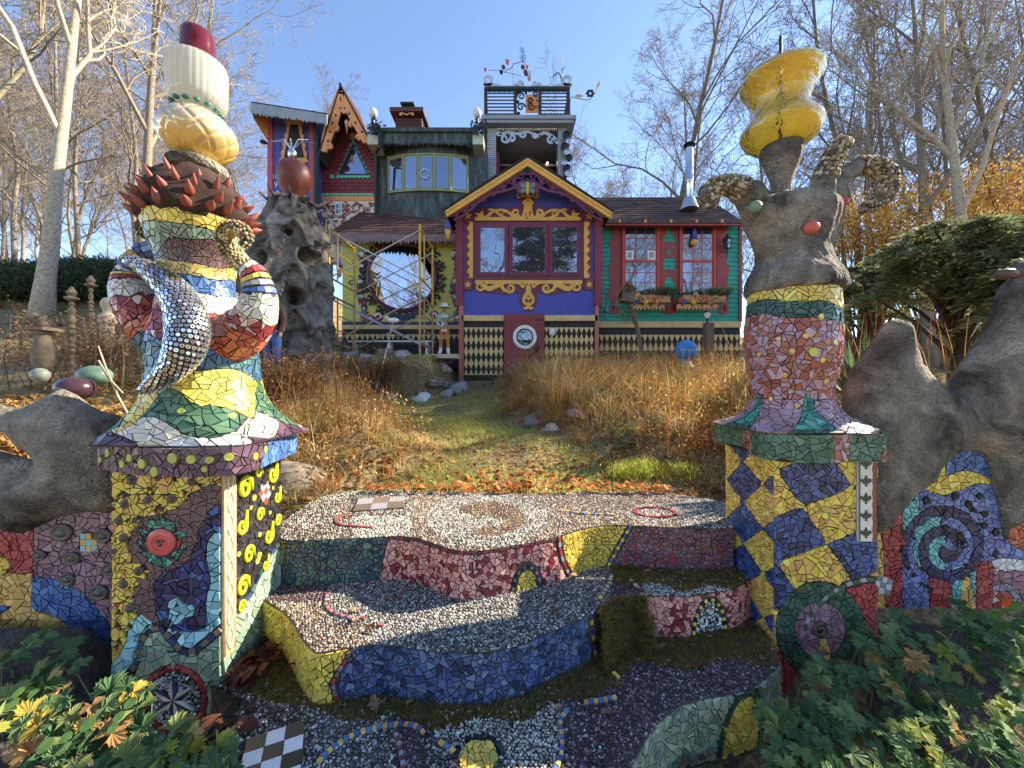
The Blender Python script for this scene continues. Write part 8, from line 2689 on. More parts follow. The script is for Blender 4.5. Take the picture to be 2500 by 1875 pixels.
def mesh_of(mb, mat):
 o = mb.build('tmp', mat, None, smooth=True); me = o.data; bpy.data.objects.remove(o); return me
PROT = []
for sd_, h, r0, cl, pr_, sp2, fk, colr in [(1, 17, .15, .30, 11, .70, False, '7d7468'), (2, 19, .17, .36, 11, .58, False, '746a5e'), (3, 15, .12, .22, 12, .72, False, '82786a'), (4, 18, .14, .42, 10, .56, False, '6e655a'), (5, 14, .19, .34, 9, .46, True, 'a89c88'), (6, 16, .20, .30, 10, .50, True, '82786a')]:
 a, b_ = grow_tree(sd_, h, r0, cl, pr_, sp2, fk, colr)
 PROT.append((mesh_of(a, 'bark'), mesh_of(b_, 'twig'), h))
def tree(x, y, kind, s, rot, label, group=None, name='bare_tree', tilt=0):
 z = Hs(x, y)
 t = thing(name, label, 'tree', (x, y, z), group)
 t.rotation_euler = (tilt, 0, rot); t.scale = (s, s, s)
 tm, cm, h = PROT[kind]
 for nm, me in (('trunk', tm), ('crown', cm)):
  o = bpy.data.objects.new(nm, me); COL.objects.link(o); o.parent = t
 return t
def tpx(px, d, kind, s, rot, label, group=None, **k):
 return tree(PX(px, d), d, kind, s, rot, label, group, **k)
tpx(100, 10.5, 4, 1.05, 3.4, 'big pale barked tree forking low at the far left')
tpx(340, 15.5, 5, 1.0, 2.0, 'tall bare tree rising behind the glass jars of the left pillar')
tpx(-60, 12, 5, 1.0, 1.0, 'bare tree leaning in at the left edge')
tpx(1633, 19, 1, 1.05, .8, 'dark bare tree directly behind the stove pipe')
tpx(2270, 13, 5, .95, 3.0, 'stout bare tree behind the golden shrub, left of its neighbour')
tpx(2390, 12, 4, 1.05, 4.1, 'stout forked bare tree behind the golden shrub near the right edge')
tpx(2120, 15, 3, 1.0, 1.1, 'bare tree standing behind the right cement horn')
tpx(2480, 16, 1, .95, 5.1, 'bare tree at the right edge above the neighbour roof')
r_ = random.Random(77); cnt = 0
spots = []
while cnt < 118:
 px = r_.uniform(-150, 2650); d = r_.uniform(17, 48)
 x = PX(px, d)
 if 820 < px < 1400 and d < 34: continue
 if 560 < px < 1250 and r_.random() < .5: continue
 if px > 1400 and r_.random() < .45: continue
 if any((x - a) ** 2 + (d - b_) ** 2 < 4.0 for a, b_ in spots): continue
 spots.append((x, d)); cnt += 1
 lim = np.interp(px, [-150, 500, 640, 1250, 1420, 1800, 2650], [1.15, 1.05, .72, .55, .75, 1.0, 1.15])
 side_ = 'left' if px < 1000 else 'right'
 tree(x, d, r_.choice((0, 1, 2, 3, 0, 2)), lim * r_.uniform(.85, 1.1), r_.uniform(0, 6.28), 'slender bare tree in the wood %s of the house' % side_, 'bare trees in the wood %s of the house' % side_)
for k in range(24):      # the wood behind the viewer, seen in the windows
 tree(r_.uniform(-20, 22), r_.uniform(-22, -8), r_.choice((0, 1, 2, 3)), r_.uniform(.9, 1.2), r_.uniform(0, 6.28), 'bare tree behind the viewpoint, mirrored in the windows', 'bare trees behind the viewpoint')
# ------------------------------------------------------------------ leafy masses
def leaves(name, centres, size, pal, seed, parent=None, kind=None, droop=0.0, mat='leafm', asp=.5):
 """small pointed leaves around given points"""
 r_ = np.random.RandomState(seed); n = len(centres)
 C = np.asarray(centres, float)
 d = r_.normal(size=(n, 3)); d[:, 2] -= droop; d /= np.linalg.norm(d, axis=1, keepdims=True)
 w = np.cross(d, r_.normal(size=(n, 3))); w /= np.linalg.norm(w, axis=1, keepdims=True)
 s = (size * r_.uniform(.6, 1.3, n))[:, None]
 V = np.stack([C - d * s * .5, C + w * s * asp * .5, C + d * s * .5, C - w * s * asp * .5], 1)
 F = np.arange(n * 4).reshape(n, 4)
 return np_mesh(name, V.reshape(-1, 3), F, pick(pal, n, seed, .3), mat, parent, kind)
def blobpts(n, c, r, seed, shell=.45):
 r_ = np.random.RandomState(seed)
 d = r_.normal(size=(n, 3)); d /= np.linalg.norm(d, axis=1, keepdims=True)
 k = (shell + (1 - shell) * r_.rand(n)) [:, None]
 return np.asarray(c) + d * np.asarray(r) * k
# evergreens: layered drooping sprays on spreading limbs
def evergreen(base, top, rx, n_pad, label, seed, per=420, skirt=.25, pal=('7a8660', '8a926a', '687452', '9a9c70', '747e5e', 'a09a6a'), big=1.0):
 r_ = random.Random(seed)
 t = thing('evergreen_tree', label, 'tree', base)
 b = Vector(base); hgt = top - b.z
 tr = MB(); cp = [b + Vector((0, 0, -.2)), b + Vector((.1, 0, hgt * .3)), b + Vector((-.05, .05, hgt * .6)), b + Vector((0, 0, hgt * .9))]
 tr.tube(cp, [.16, .13, .09, .03], 9, lin('4a3c30'))
 tr.build('trunk', 'bark', t, smooth=True)
 lim = MB(); P_, D_ = [], []
 for k in range(n_pad):
  a = k * 2.4 + r_.uniform(-.3, .3); f = (k + .5) / n_pad
  z = b.z + hgt * (skirt + (1 - skirt) * f ** .8)
  rr = rx * math.sqrt(max(.05, 1 - (max(0, f - .15)) ** 2.2)) * r_.uniform(.45, 1.0)
  c = Vector((b.x + rr * math.cos(a), b.y + rr * math.sin(a), z))
  s0 = b + Vector((0, 0, hgt * (.2 + .55 * f)))
  lim.tube([s0, s0.lerp(c, .5) + Vector((0, 0, .12)), c], [.045, .03, .012], 5, lin('4a3a2e'))
  pr_ = rx * r_.uniform(.20, .32)
  n = per
  aa = np.random.RandomState(seed * 100 + k)
  u = aa.normal(size=(n, 2)) * .5
  q = np.stack([c.x + u[:, 0] * pr_ * 1.25, c.y + u[:, 1] * pr_ * 1.25, c.z + .10 - .16 * (u ** 2).sum(1) + aa.normal(0, .025, n)], 1)
  P_.append(q); o_ = np.stack([u[:, 0] + .4 * math.cos(a), u[:, 1] + .4 * math.sin(a)], 1); D_.append(o_)
 lim.build('limbs', 'bark', t, smooth=True)
 Q = np.concatenate(P_); O = np.concatenate(D_); n = len(Q)
 aa = np.random.RandomState(seed)
 m = 3
 Q = np.repeat(Q, m, 0); O = np.repeat(O, m, 0); n *= m
 Q = Q + aa.normal(0, .02, Q.shape)
 d = np.concatenate([O + aa.normal(0, .55, O.shape), aa.normal(-.12, .22, (n, 1))], 1); d /= np.linalg.norm(d, axis=1, keepdims=True)
 w = np.cross(d, np.array([0, 0, 1.0]) + aa.normal(0, .4, (n, 3))); w /= np.linalg.norm(w, axis=1, keepdims=True)
 s = (aa.uniform(.06, .15, n) * big)[:, None]
 V = np.stack([Q, Q + d * s * .55 + w * s * .16, Q + d * s, Q + d * s * .55 - w * s * .16], 1)
 np_mesh('crown', V.reshape(-1, 3), np.arange(n * 4).reshape(n, 4), pick(list(pal), n, seed, .3), 'leafm', t)
e1 = P(2385, 870, 7.2); e1.z = Hs(e1.x, e1.y)
evergreen(tuple(P(2335, 860, 6.6)[:2]) + (Hs(*P(2335, 860, 6.6)[:2]),), PZ(570, 6.6), 1.15, 26, 'dark flat topped evergreen with bare trunk behind the right cement wall', 5, 330, .58)
q = P(2560, 860, 5.6)
evergreen((q.x, q.y, Hs(q.x, q.y)), PZ(600, 5.6), .95, 24, 'dark spreading evergreen at the right edge behind the high cement wall', 6, 330, .5)
q = P(2130, 820, 8.6)
evergreen((q.x, q.y, Hs(q.x, q.y)), PZ(640, 8.6), .75, 12, 'smaller dark evergreen right of the mosaic column', 7, 340, .5)
evergreen((2.6, -12.5, -.4), 19, 3.0, 60, 'tall dark pine behind the viewpoint, mirrored in the middle cottage window', 8, 170, .25, ('3c4a30', '46543a', '34422c'), 3.2)
# hedge at the left
for px, d, rx, top, lab in [(60, 11.5, 2.6, 660, 'dark green juniper hedge below the big tree at the far left'), (260, 12.5, 2.2, 690, 'dark green juniper hedge behind the mosaic arm at the left')]:
 q = P(px, 800, d); z0 = Hs(q.x, q.y)
 hg = thing('juniper_hedge', lab, 'hedge', (q.x, q.y, z0))
 c = (q.x, q.y, z0 + .3); zt_ = PZ(top, d) - z0 - .3
 pts = blobpts(26000, c, (rx, 1.2, max(.6, zt_)), px, .72); pts = pts[pts[:, 2] > z0 - .2]
 r2_ = np.random.RandomState(px); pts = pts + r2_.normal(0, .08, pts.shape)
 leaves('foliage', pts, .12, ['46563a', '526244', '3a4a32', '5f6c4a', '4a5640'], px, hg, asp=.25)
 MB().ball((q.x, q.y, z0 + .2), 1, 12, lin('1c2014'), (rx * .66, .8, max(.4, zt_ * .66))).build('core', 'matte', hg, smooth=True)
# golden shrub behind the evergreens
for px, py, d, rx, rz, lab, sd_ in [(2280, 520, 14.0, 3.4, 1.0, 'golden orange leafed shrub rising above the evergreens', 3), (2470, 470, 14.0, 2.4, 1.0, 'golden orange leafed shrub at the right edge against the neighbour roof', 4), (2110, 560, 14, 1.5, .8, 'russet leafed shrub right of the cement horn', 5)]:
 c = P(px, py, d); z0 = Hs(c.x, c.y)
 gs = thing('golden_shrub', lab, 'shrub', (c.x, c.y, z0))
 n = 4200; pts = blobpts(n, c, (rx, 1.2, rz), sd_, .2)
 pts = pts + np.random.RandomState(sd_).normal(0, .18, pts.shape)
 leaves('foliage', pts, .10, ['dcb868', 'd0a04c', 'e4cc88', 'c08848', 'e0bc60', 'b4703c', 'd4b870'], sd_, gs, asp=.7)
 mb = MB(); r_ = random.Random(sd_)
 for k in range(46):
  a = Vector((c.x + r_.uniform(-.5, .5), c.y, z0)); b_ = Vector((c.x + r_.uniform(-rx, rx), c.y + r_.uniform(-1, 1), c.z + r_.uniform(-rz, rz)))
  m_ = a.lerp(b_, .5) + Vector((r_.gauss(0, .3), r_.gauss(0, .2), .3))
  mb.tube([a, m_, b_], [.03, .02, .006], 4, lin('5a4838'), cap=False)
 mb.build('branches', 'twig', gs)
# yucca
q = P(2098, 900, 3.9); q.z = Hs(q.x, q.y)
yu = thing('yucca', 'spiky yucca clump between the mosaic column and the right cement wall', 'yucca', q)
r_ = random.Random(4)
for k in range(62):
 a = r_.uniform(0, 6.283); el = r_.uniform(.55, 1.5); L = r_.uniform(.55, .85)
 d = Vector((math.cos(a) * math.cos(el), math.sin(a) * math.cos(el), math.sin(el))); w = d.cross(Vector((0, 0, 1))).normalized() * .022
 b_ = q + Vector((math.cos(a), math.sin(a), 0)) * .05 + Vector((0, 0, .12))
 m_ = b_ + d * L * .55; tip = b_ + d * L + Vector((0, 0, -.08 * math.cos(el)))
 lift = Vector((0, 0, .006))
 MB().add([b_ - w * .7, b_ + w * .7, m_ + w, m_ - w, tip, b_ - lift, m_ - lift], [(0, 5, 6, 3), (5, 1, 2, 6), (3, 6, 4), (6, 2, 4)], vary(lin(r_.choice(('4f6248', '5c6e54', '45583f', '6a7654'))), .2, r_)).build('leaf', 'leafm', yu)
mb = MB()
for k in range(60):
 a = r_.uniform(0, 6.283); b_ = q + Vector((r_.gauss(0, .08), r_.gauss(0, .08), .1))
 mb.tube([b_, b_ + Vector((math.cos(a) * .2, math.sin(a) * .2, .12)), b_ + Vector((math.cos(a) * .45, math.sin(a) * .45, -.2))], [.006, .005, .002], 3, lin('b09a70'), cap=False)
mb.build('dead_leaves', 'twig', yu, kind='stuff')
# ------------------------------------------------------------------ dry meadow
DRY = ['dcbc84', 'ccA468', 'e8d4a0', 'b08a54', 'f0dca8', 'c09458', 'd4ac6c']
RUST = ['c4884c', 'b0743c', 'd8a468', '9c663a', 'e0bc80', 'b87c48']
def area(n, x0, x1, y0, y1, f, seed):
 r_ = np.random.RandomState(seed)
 x = r_.uniform(x0, x1, n); y = y0 + (y1 - y0) * r_.rand(n) ** 1.25
 k = f(x, y) > r_.rand(n)
 x, y = x[k], y[k]
 return np.stack([x, y, H(x, y)], 1)
def offpath(x, y):
 return np.abs(x - path_c(y)) - path_w(y)
cl = lambda v: np.clip(v, 0, 1)
patch = lambda x, y, s=1.7: cl(.55 + .6 * np.sin(x * s + 1.3 * np.sin(y * s * .8)) * np.sin(y * s * 1.2 + .7))
def tussocks(n, per, x0, x1, y0, y1, f, hf, pals, seed):
 """dead grass in separate leaning clumps"""
 c = area(n, x0, x1, y0, y1, f, seed); r_ = np.random.RandomState(seed); m = len(c)
 hc = hf(c) * r_.uniform(.35, 1.2, m); la = r_.uniform(0, 6.283, m)
 pal = np.array([[lin(h) for h in p] for p in pals]); pc = r_.randint(0, len(pals), m)
 k = np.repeat(np.arange(m), per); N = len(k)
 off = r_.normal(0, .055, (N, 2)) * (.6 + hc[k] * 1.6)[:, None]
 x, y = c[k, 0] + off[:, 0], c[k, 1] + off[:, 1]
 az = np.arctan2(off[:, 1] + .04 * np.sin(la[k]), off[:, 0] + .04 * np.cos(la[k])) + r_.normal(0, .5, N)
 col = pal[pc[k], r_.randint(0, pal.shape[1], N)] * (1 + r_.uniform(-.25, .25, (N, 1)))
 blades('dry_grass', np.stack([x, y, H(x, y)], 1), hc[k] * r_.uniform(.35, 1.15, N), .0042, 1.0, np.clip(col, 0, 1), 'blade', seed, segs=3, dirs=az)
PALS = [['dcbc84', 'c8a468', 'e8d4a0', 'b08a54'], ['c4884c', 'b0743c', 'd8a468', '9c663a'], ['e8d8a8', 'd8c490', 'f0e2b8', 'c4a870'], ['8a7454', '9c8460', '76603f', 'a8926c'], ['a8a458', 'b8b068', '8c8c48', 'c8b878']]
edge = lambda q: np.clip(np.abs(offpath(q[:, 0], q[:, 1])) / 1.1, .25, 1)
tussocks(620, 42, -4.2, .2, 3.55, 8.3, lambda x, y: cl(offpath(x, y) / .3) * (x < path_c(y)) * (1 - .85 * ((x < -2.0) & (y < 3.2))), lambda q: .42 * edge(q), PALS, 11)
tussocks(1000, 46, -.3, 5.2, 3.6, 9.6, lambda x, y: cl(offpath(x, y) / .4) * (x > path_c(y)) * (1 - .9 * ((x > 1.3) & (y < 3.7))), lambda q: np.interp(q[:, 1], [3.6, 4.6, 5.4, 7, 9.6], [.16, .3, .6, .85, .7]) * edge(q), PALS + PALS[1:2], 14)
# tall seed stalks
p_ = area(1900, -3.6, 5.0, 4.2, 9.0, lambda x, y: cl(offpath(x, y) / .8), 17)
hh = np.random.RandomState(3).uniform(.5, 1.2, len(p_)) * edge(p_)
blades('seed_stalks', p_, hh, .0045, .22, pick(['8a6a40', '6e4e2c', 'a8824c', '9a5a30'], len(p_), 18), 'blade', 19, segs=3)
def flakes(n, x0, x1, y0, y1, f, hf, pal, seed):
 q = area(n, x0, x1, y0, y1, f, seed); r_ = np.random.RandomState(seed)
 q[:, 2] += hf(q) * r_.rand(len(q)) ** .7
 o = leaves('dry_foliage', q, .05, pal, seed, None, 'stuff', .3, 'blade', .4)
flakes(9000, -3.8, .2, 3.6, 8.2, lambda x, y: cl(offpath(x, y) / .6) * (x < path_c(y)) * patch(x, y, 3.1), lambda q: .36 * (.4 + patch(q[:, 0], q[:, 1], 3.1)), ['c8a468', 'b08850', '946c3c', 'd8c08c', 'a87848'], 41)
flakes(14000, -.3, 5, 4.0, 9.4, lambda x, y: cl(offpath(x, y) / .8) * (x > path_c(y)) * patch(x, y, 2.9), lambda q: np.interp(q[:, 1], [3.6, 5, 7], [.15, .4, .62]) * edge(q), ['b4743c', 'c8985c', '9c6434', 'd0aa6c', 'a8703c', 'b0a050'], 42)
# lawn on the path
p_ = area(70000, -3.4, 2.2, 3.55, 9.3, lambda x, y: cl(1 - offpath(x, y) / .5) * cl(.62 + .6 * np.sin(x * 2.1 + y) * np.sin(y * 1.7 - x)) , 20)
blades('lawn', p_, np.random.RandomState(4).uniform(.03, .08, len(p_)), .0042, .8, pick(['b0bc58', 'c0c86a', '98a84c', 'd0cc78', 'd0c070'], len(p_), 21), 'blade', 22, segs=1)
# leaf litter
def litter(name, pts, size, pal, seed):
 r_ = np.random.RandomState(seed); n = len(pts)
 a = r_.uniform(0, 6.283, n); s = size * r_.uniform(.6, 1.3, n)
 d = np.stack([np.cos(a), np.sin(a), r_.normal(0, .35, n)], 1) * s[:, None]; w = np.stack([-np.sin(a), np.cos(a), r_.normal(0, .35, n)], 1) * s[:, None] * .55
 up = np.array([0, 0, 1.0]) * (s * r_.uniform(.1, .5, n))[:, None]
 C = pts + np.array([0, 0, .012])
 V = np.stack([C - d, C - d * .3 - w + up, C + d * .5 - w * .8 + up * .6, C + d, C + d * .4 + w + up * .8, C - d * .4 + w * .8 + up], 1)
 F = np.array([[0, 1, 4, 5], [1, 2, 3, 4]])[None] + (np.arange(n) * 6)[:, None, None]
 return np_mesh(name, V.reshape(-1, 3), F.reshape(-1, 4), np.repeat(pick(pal, n, seed, .3), 2, 0), 'leafm', None, 'stuff')
LF = ['b4743c', '9a5a30', 'c8925a', '8a4a28', 'd0a870', 'a86a44', 'c05c2c']
p_ = area(7000, -3.6, 2.6, 3.55, 8.5, lambda x, y: cl(1.0 - .9 * (y - 3.6) / 2.2) * cl(.35 + patch(x, y, 2.6)), 23)
litter('leaf_litter', p_, .035, LF, 24)
p_ = area(6500, -7.5, -2.2, 2.7, 7.5, lambda x, y: np.ones_like(x) * .9, 25); litter('leaf_litter', p_, .04, ['c8a058', 'b88c44', 'd8b870', 'a07838', 'c88c3c'], 26)
p_ = area(5000, -26, 30, 9, 34, lambda x, y: np.ones_like(x), 27); litter('leaf_litter', p_, .09, ['8a6a48', '9a7850', '70543a', 'a88860'], 28)
p_ = area(2600, 2.6, 7, 3.1, 7, lambda x, y: np.ones_like(x), 29); litter('leaf_litter', p_, .04, ['b89a54', '8a9a4a', 'a07838', '6e7a3c'], 30)
# leaves blown against the foot of the pillars and below the landing
def pile(n, f, seed):
 r_ = random.Random(seed); out = []
 while len(out) < n:
  q = f(r_)
  out.append(q)
 return np.array(out)
litter('leaf_litter', pile(170, lambda r_: (-1.5 + abs(r_.gauss(0, .1)), r_.uniform(2.0, 2.5), r_.uniform(.0, .06)), 1), .032, ['5a3428', '6e4232', '4a2c24', '7a4c38'], 31)
litter('leaf_litter', pile(260, lambda r_: (1.05 + r_.gauss(0, .28), 1.72 + r_.gauss(0, .1) + 0, -.31 + r_.uniform(0, .05)), 2), .035, ['7a5a48', '8a6a54', '5c4438', '94745c'], 32)
litter('leaf_litter', pile(130, lambda r_: (-1.35 + r_.gauss(0, .1), 1.62 + r_.gauss(0, .16), -.1 + r_.uniform(0, .12)), 3), .04, ['6a4436', '7c523e', '5a3a30'], 33)
litter('leaf_litter', pile(260, lambda r_: (r_.uniform(-1.4, 1.5), 3.62 + abs(r_.gauss(0, .14)), .57 + r_.uniform(0, .05)), 4), .036, LF, 34)
# feathery yellow-green clump at the right end of the top step, fern beside it
r_ = np.random.RandomState(6); n = 7000
c = G(1640, 1160, .62)
pts = np.stack([r_.normal(c.x, .30, n), r_.normal(c.y + .1, .16, n), np.full(n, .5)], 1); k_ = r_.randint(0, 14, n); cc_ = np.stack([r_.normal(c.x, .26, 14), r_.normal(c.y + .12, .15, 14), r_.uniform(.05, .24, 14), r_.uniform(.05, .1, 14)], 1)[k_]
pts = np.stack([cc_[:, 0] + r_.normal(0, 1, n) * cc_[:, 3], cc_[:, 1] + r_.normal(0, 1, n) * cc_[:, 3], .52 + cc_[:, 2] * r_.rand(n)], 1)
fc = blades('feathery_clump', pts, r_.uniform(.04, .11, n), .0035, 1.0, pick(['bcc454', 'ccd064', 'a0ae48', 'd8d674', 'acba50'], n, 7), 'blade', 8, segs=2)
fc['kind'] = 'thing'; tag(fc, 'feathery yellow green plant clump at the right end of the top step', 'plant')
fe = thing('fern', 'dark green fern in the dry grass left of the right pillar', 'fern', G(1560, 1040, .95))
rr_ = random.Random(3)
for k in range(22):
 a = rr_.uniform(0, 6.283); L = rr_.uniform(.3, .5); b_ = P(1560 + rr_.uniform(-60, 60), 1050, 4.6); b_.z = Hs(b_.x, b_.y) + .12
 mb = MB()
 for j in range(9):
  t = j / 9; c = b_ + Vector((math.cos(a), math.sin(a), 0)) * L * t + Vector((0, 0, .28 * math.sin(t * 2.4)))
  for sg in (-1, 1):
   w = Vector((-math.sin(a), math.cos(a), 0)) * sg * .09 * (1 - t * .8) + Vector((math.cos(a), math.sin(a), -.2)) * .03
   f_ = Vector((math.cos(a), math.sin(a), 0)) * .016
   mb.add([c - f_, c + f_, c + w], [(0, 1, 2)], vary(lin('4c6a3a'), .25, rr_))
 mb.build('frond', 'leafm', fe)
# twiggy bush at the far left and stalks by the left pillar
def twigbush(name, label, px, py, d, h, sp, n, seed, pal, leafpal=None):
 q = P(px, py, d); q.z = Hs(q.x, q.y)
 t = thing(name, label, 'shrub', q); r_ = random.Random(seed); mb = MB(); ends = []
 for k in range(n):
  a = r_.uniform(0, 6.283); b_ = q + Vector((r_.gauss(0, sp * .35), r_.gauss(0, sp * .3), -.05))
  d1 = Vector((math.cos(a) * .35, math.sin(a) * .3, 1)).normalized(); L = h * r_.uniform(.5, 1.1)
  m_ = b_ + d1 * L * .5; e = b_ + d1 * L + Vector((r_.gauss(0, .12), r_.gauss(0, .1), 0)) * h
  mb.tube([b_, m_, e], [.008, .006, .002], 3, vary(lin(r_.choice(pal)), .2, r_), cap=False)
  for j in range(5):
   s_ = m_.lerp(e, r_.random()); e2 = s_ + Vector((r_.gauss(0, 1), r_.gauss(0, .8), r_.uniform(.1, 1))) * h * .16
   mb.tube([s_, e2], [.004, .0015], 3, vary(lin(r_.choice(pal)), .2, r_), cap=False); ends += [e2, s_.lerp(e2, .6), s_.lerp(e2, .3)]
 mb.build('twigs', 'twig', t)
 if leafpal:
  pts = np.array([tuple(e) for e in ends]); pts = np.repeat(pts, 2, 0) + np.random.RandomState(seed).normal(0, .025, (len(pts) * 2, 3))
  leaves('leaves', pts, .045, leafpal, seed, t, asp=.7)
twigbush('dry_shrub', 'sunlit dry golden shrub at the far left edge', 30, 950, 3.5, 1.0, .75, 110, 5, ['b4946a', 'c4a478', '94744c'], ['d0a868', 'c49450', 'b88850'])
twigbush('dry_shrub', 'brown twiggy shrub around the turned finials at the left', 240, 880, 6.0, 1.1, 1.5, 120, 6, ['8a705a', '6e5846', 'a08468'], ['8a6c50', '9c7c5c'])
twigbush('dry_shrub', 'tangled brown dead shrub just right of the left pillar', 690, 960, 5.6, .9, .55, 90, 7, ['8a6a4c', '6e5038', 'a08460'], ['8a6844', 'a47c50', '785438'])
twigbush('dry_shrub', 'dark leafless bush below the scaffold', 900, 920, 8.1, .8, 1.6, 130, 8, ['5a4636', '6e5640', '48382c'], ['6a5038', '7c5c3c'])
sk = MB()
for pts in ([(240, 845), (262, 905), (285, 960), (312, 1010)], [(300, 960), (262, 920), (240, 880)]):
 sk.tube([P(a, b_, 2.6) for a, b_ in pts], [.004, .006, .006, .007][:len(pts)], 5, lin('c4b494'))
tag(sk.build('dead_stalk', 'twig'), 'pale dead stalk leaning left of the mosaic skirt', 'stalk')
# ------------------------------------------------------------------ geranium beds
def gleaf(col, seed, R_=.075):
 r_ = random.Random(seed); n = 42; vs = [(0, 0, .0)];
 for i in range(n):
  th = -2.6 + 5.2 * i / (n - 1)
  lobe = abs(math.cos(th * 7 / 5.2 * math.pi / 1.0 * .5))
  rr = R_ * (.50 + .50 * lobe ** .8) * (1 + .10 * (1 if i % 2 else -1)) * (1 - .06 * abs(th))
  vs.append((rr * math.cos(th), rr * math.sin(th), .012 * (1 - lobe) - .16 * rr * rr / R_ + r_.uniform(-.002, .002) + .010 * lobe))
 mb = MB()
 fs = [(0, i, i + 1) for i in range(1, n)]
 mb.add(vs, fs, col)
 mb.c = [vary(col, .12, r_) for _ in fs]
 me = mesh_of(mb, 'leafm')
 me.polygons.foreach_set('use_smooth', [False] * len(me.polygons))
 return me
GREEN = [gleaf(lin(h), i) for i, h in enumerate(('50704a', '5f7a50', '48643f', '6e8456', '55744e', '7c8a52'))]
WARM = [gleaf(lin(h), 20 + i) for i, h in enumerate(('b8a04c', 'b88e5c', 'a8a84c', 'c0a468', '9a7854', '9aa04a'))]
def bed(label, n, fpos, seed, part_warm=.16):
 r_ = random.Random(seed); c0 = fpos(.5, .5)
 t = thing('geranium_bed', label, 'plant', (c0.x, c0.y, -.3)); st = MB()
 for k in range(n):
  p = None
  while p is None:
   p = fpos(r_.random(), r_.random())
  p = p + Vector((r_.gauss(0, .015), r_.gauss(0, .02), r_.uniform(-.09, .03)))
  me = r_.choice(WARM if r_.random() < part_warm else GREEN)
  o = link('leaf', me, t); o.location = p
  o.rotation_euler = (r_.uniform(.15, .85), r_.gauss(0, .3), r_.uniform(-2.4, -.7) + (0 if r_.random() < .8 else r_.uniform(0, 4)))
  o.rotation_euler = (Vector((r_.gauss(0, .3), -.55 + r_.gauss(0, .3), .9)).to_track_quat('Z', 'Y').to_matrix() @ Matrix.Rotation(r_.uniform(0, 6.28), 3, 'Z')).to_euler()
  s_ = r_.uniform(.5, 1.2); o.scale = (s_, s_ * r_.uniform(.8, 1.1), s_ * r_.uniform(.5, 2.2))
  if k % 2 == 0:
   g = Vector((p.x + r_.gauss(0, .06), p.y + .06, p.z - .22))
   st.tube([g, g.lerp(p, .6) + Vector((0, .02, .02)), p], .0028, 4, lin('7a7a50'), cap=False)
 st.build('stems', 'twig', t, kind='stuff')
 return t
def ray_plane(px, py, a, b):
 k = (py - 937.5) / FPX; d = (1.6 - a) / (b + k); return P(px, py, d)
def fl_bed(u, v):
 px = -60 + 620 * u; top = float(np.interp(px, [-60, 0, 60, 150, 250, 300, 400, 560], [1530, 1535, 1545, 1580, 1640, 1670, 1760, 1850]))
 py = top + (1960 - top) * v
 if 345 < px and py < 1770: return None
 return ray_plane(px, py, -.77, .53)
def fr_bed(u, v):
 px = 1880 + 700 * u; top = float(np.interp(px, [1880, 1960, 2030, 2100, 2200, 2350, 2580], [1750, 1690, 1600, 1500, 1462, 1475, 1480]))
 py = top + (1960 - top) * v
 return ray_plane(px, py, -.53, .295)
bed('geranium bed with green and yellow lobed leaves in front of the left pillar', 175, fl_bed, 3, .17)
bed('geranium bed with dark green lobed leaves in front of the right cement wall', 290, fr_bed, 4, .07)
# dark soil mounds under the beds
for nm, x0, x1, f in (('soil', -3.4, -1.32, (-.98, .53)), ('soil', .95, 4.2, (-.80, .295))):
 nx_, ny_ = 30, 14; vs = []
 for j in range(ny_ + 1):
  y = 1.0 + (2.28 if x0 < 0 else 2.68 - 0) * 0 + j / ny_ * ((2.22 if x0 < 0 else 2.62) - 1.0)
  for i in range(nx_ + 1):
   x = x0 + (x1 - x0) * i / nx_
   z = f[0] + f[1] * y + .03 * noise.noise(Vector((x * 5, y * 5, 1)))
   if x0 > 0: z = min(z, -.36 + max(0, (x - 1.9)) * 1.0 + max(0, (2.3 - y)) * .0)
   else: z = min(z, -.36 + max(0, (-1.9 - x)) * 1.0)
   vs.append((x, y, z))
 mb = MB().add(vs, [(j * (nx_ + 1) + i, j * (nx_ + 1) + i + 1, (j + 1) * (nx_ + 1) + i + 1, (j + 1) * (nx_ + 1) + i) for j in range(ny_) for i in range(nx_)])
 mb.build(nm, 'bed', None, smooth=True, kind='structure')
nz_ = thing('nasturtium', 'round leafed nasturtium with one orange flower in the right geranium bed', 'plant', P(2440, 1500, 2.3))
for a, b_, s_ in [(2468, 1478, .05), (2440, 1530, .06), (2395, 1565, .05), (2420, 1500, .045), (2480, 1540, .05)]:
 p = P(a, b_, 2.32); MB().add([tuple(p)] + [tuple(p + Vector((math.cos(t) * s_, -.3 * math.sin(t) * s_ - .01, math.sin(t) * s_ * .8))) for t in np.arange(14) * .4488], [(0, i, i % 14 + 1) for i in range(1, 15)], lin('4f7a3c')).build('leaf', 'leafm', nz_)
p = P(2450, 1470, 2.3)
for k in range(5):
 a = k * 1.2566; d1 = Vector((math.cos(a), -.5, math.sin(a))) * .028; w = Vector((-math.sin(a), 0, math.cos(a))) * .018
 MB().add([p, p + d1 * .6 + w, p + d1, p + d1 * .6 - w], [(0, 1, 2, 3)], lin('d85a20')).build('petal', 'leafm', nz_)
nz2 = thing('nasturtium', 'round leafed nasturtium with flat bright green leaves in the left geranium bed', 'plant', P(200, 1780, 1.65))
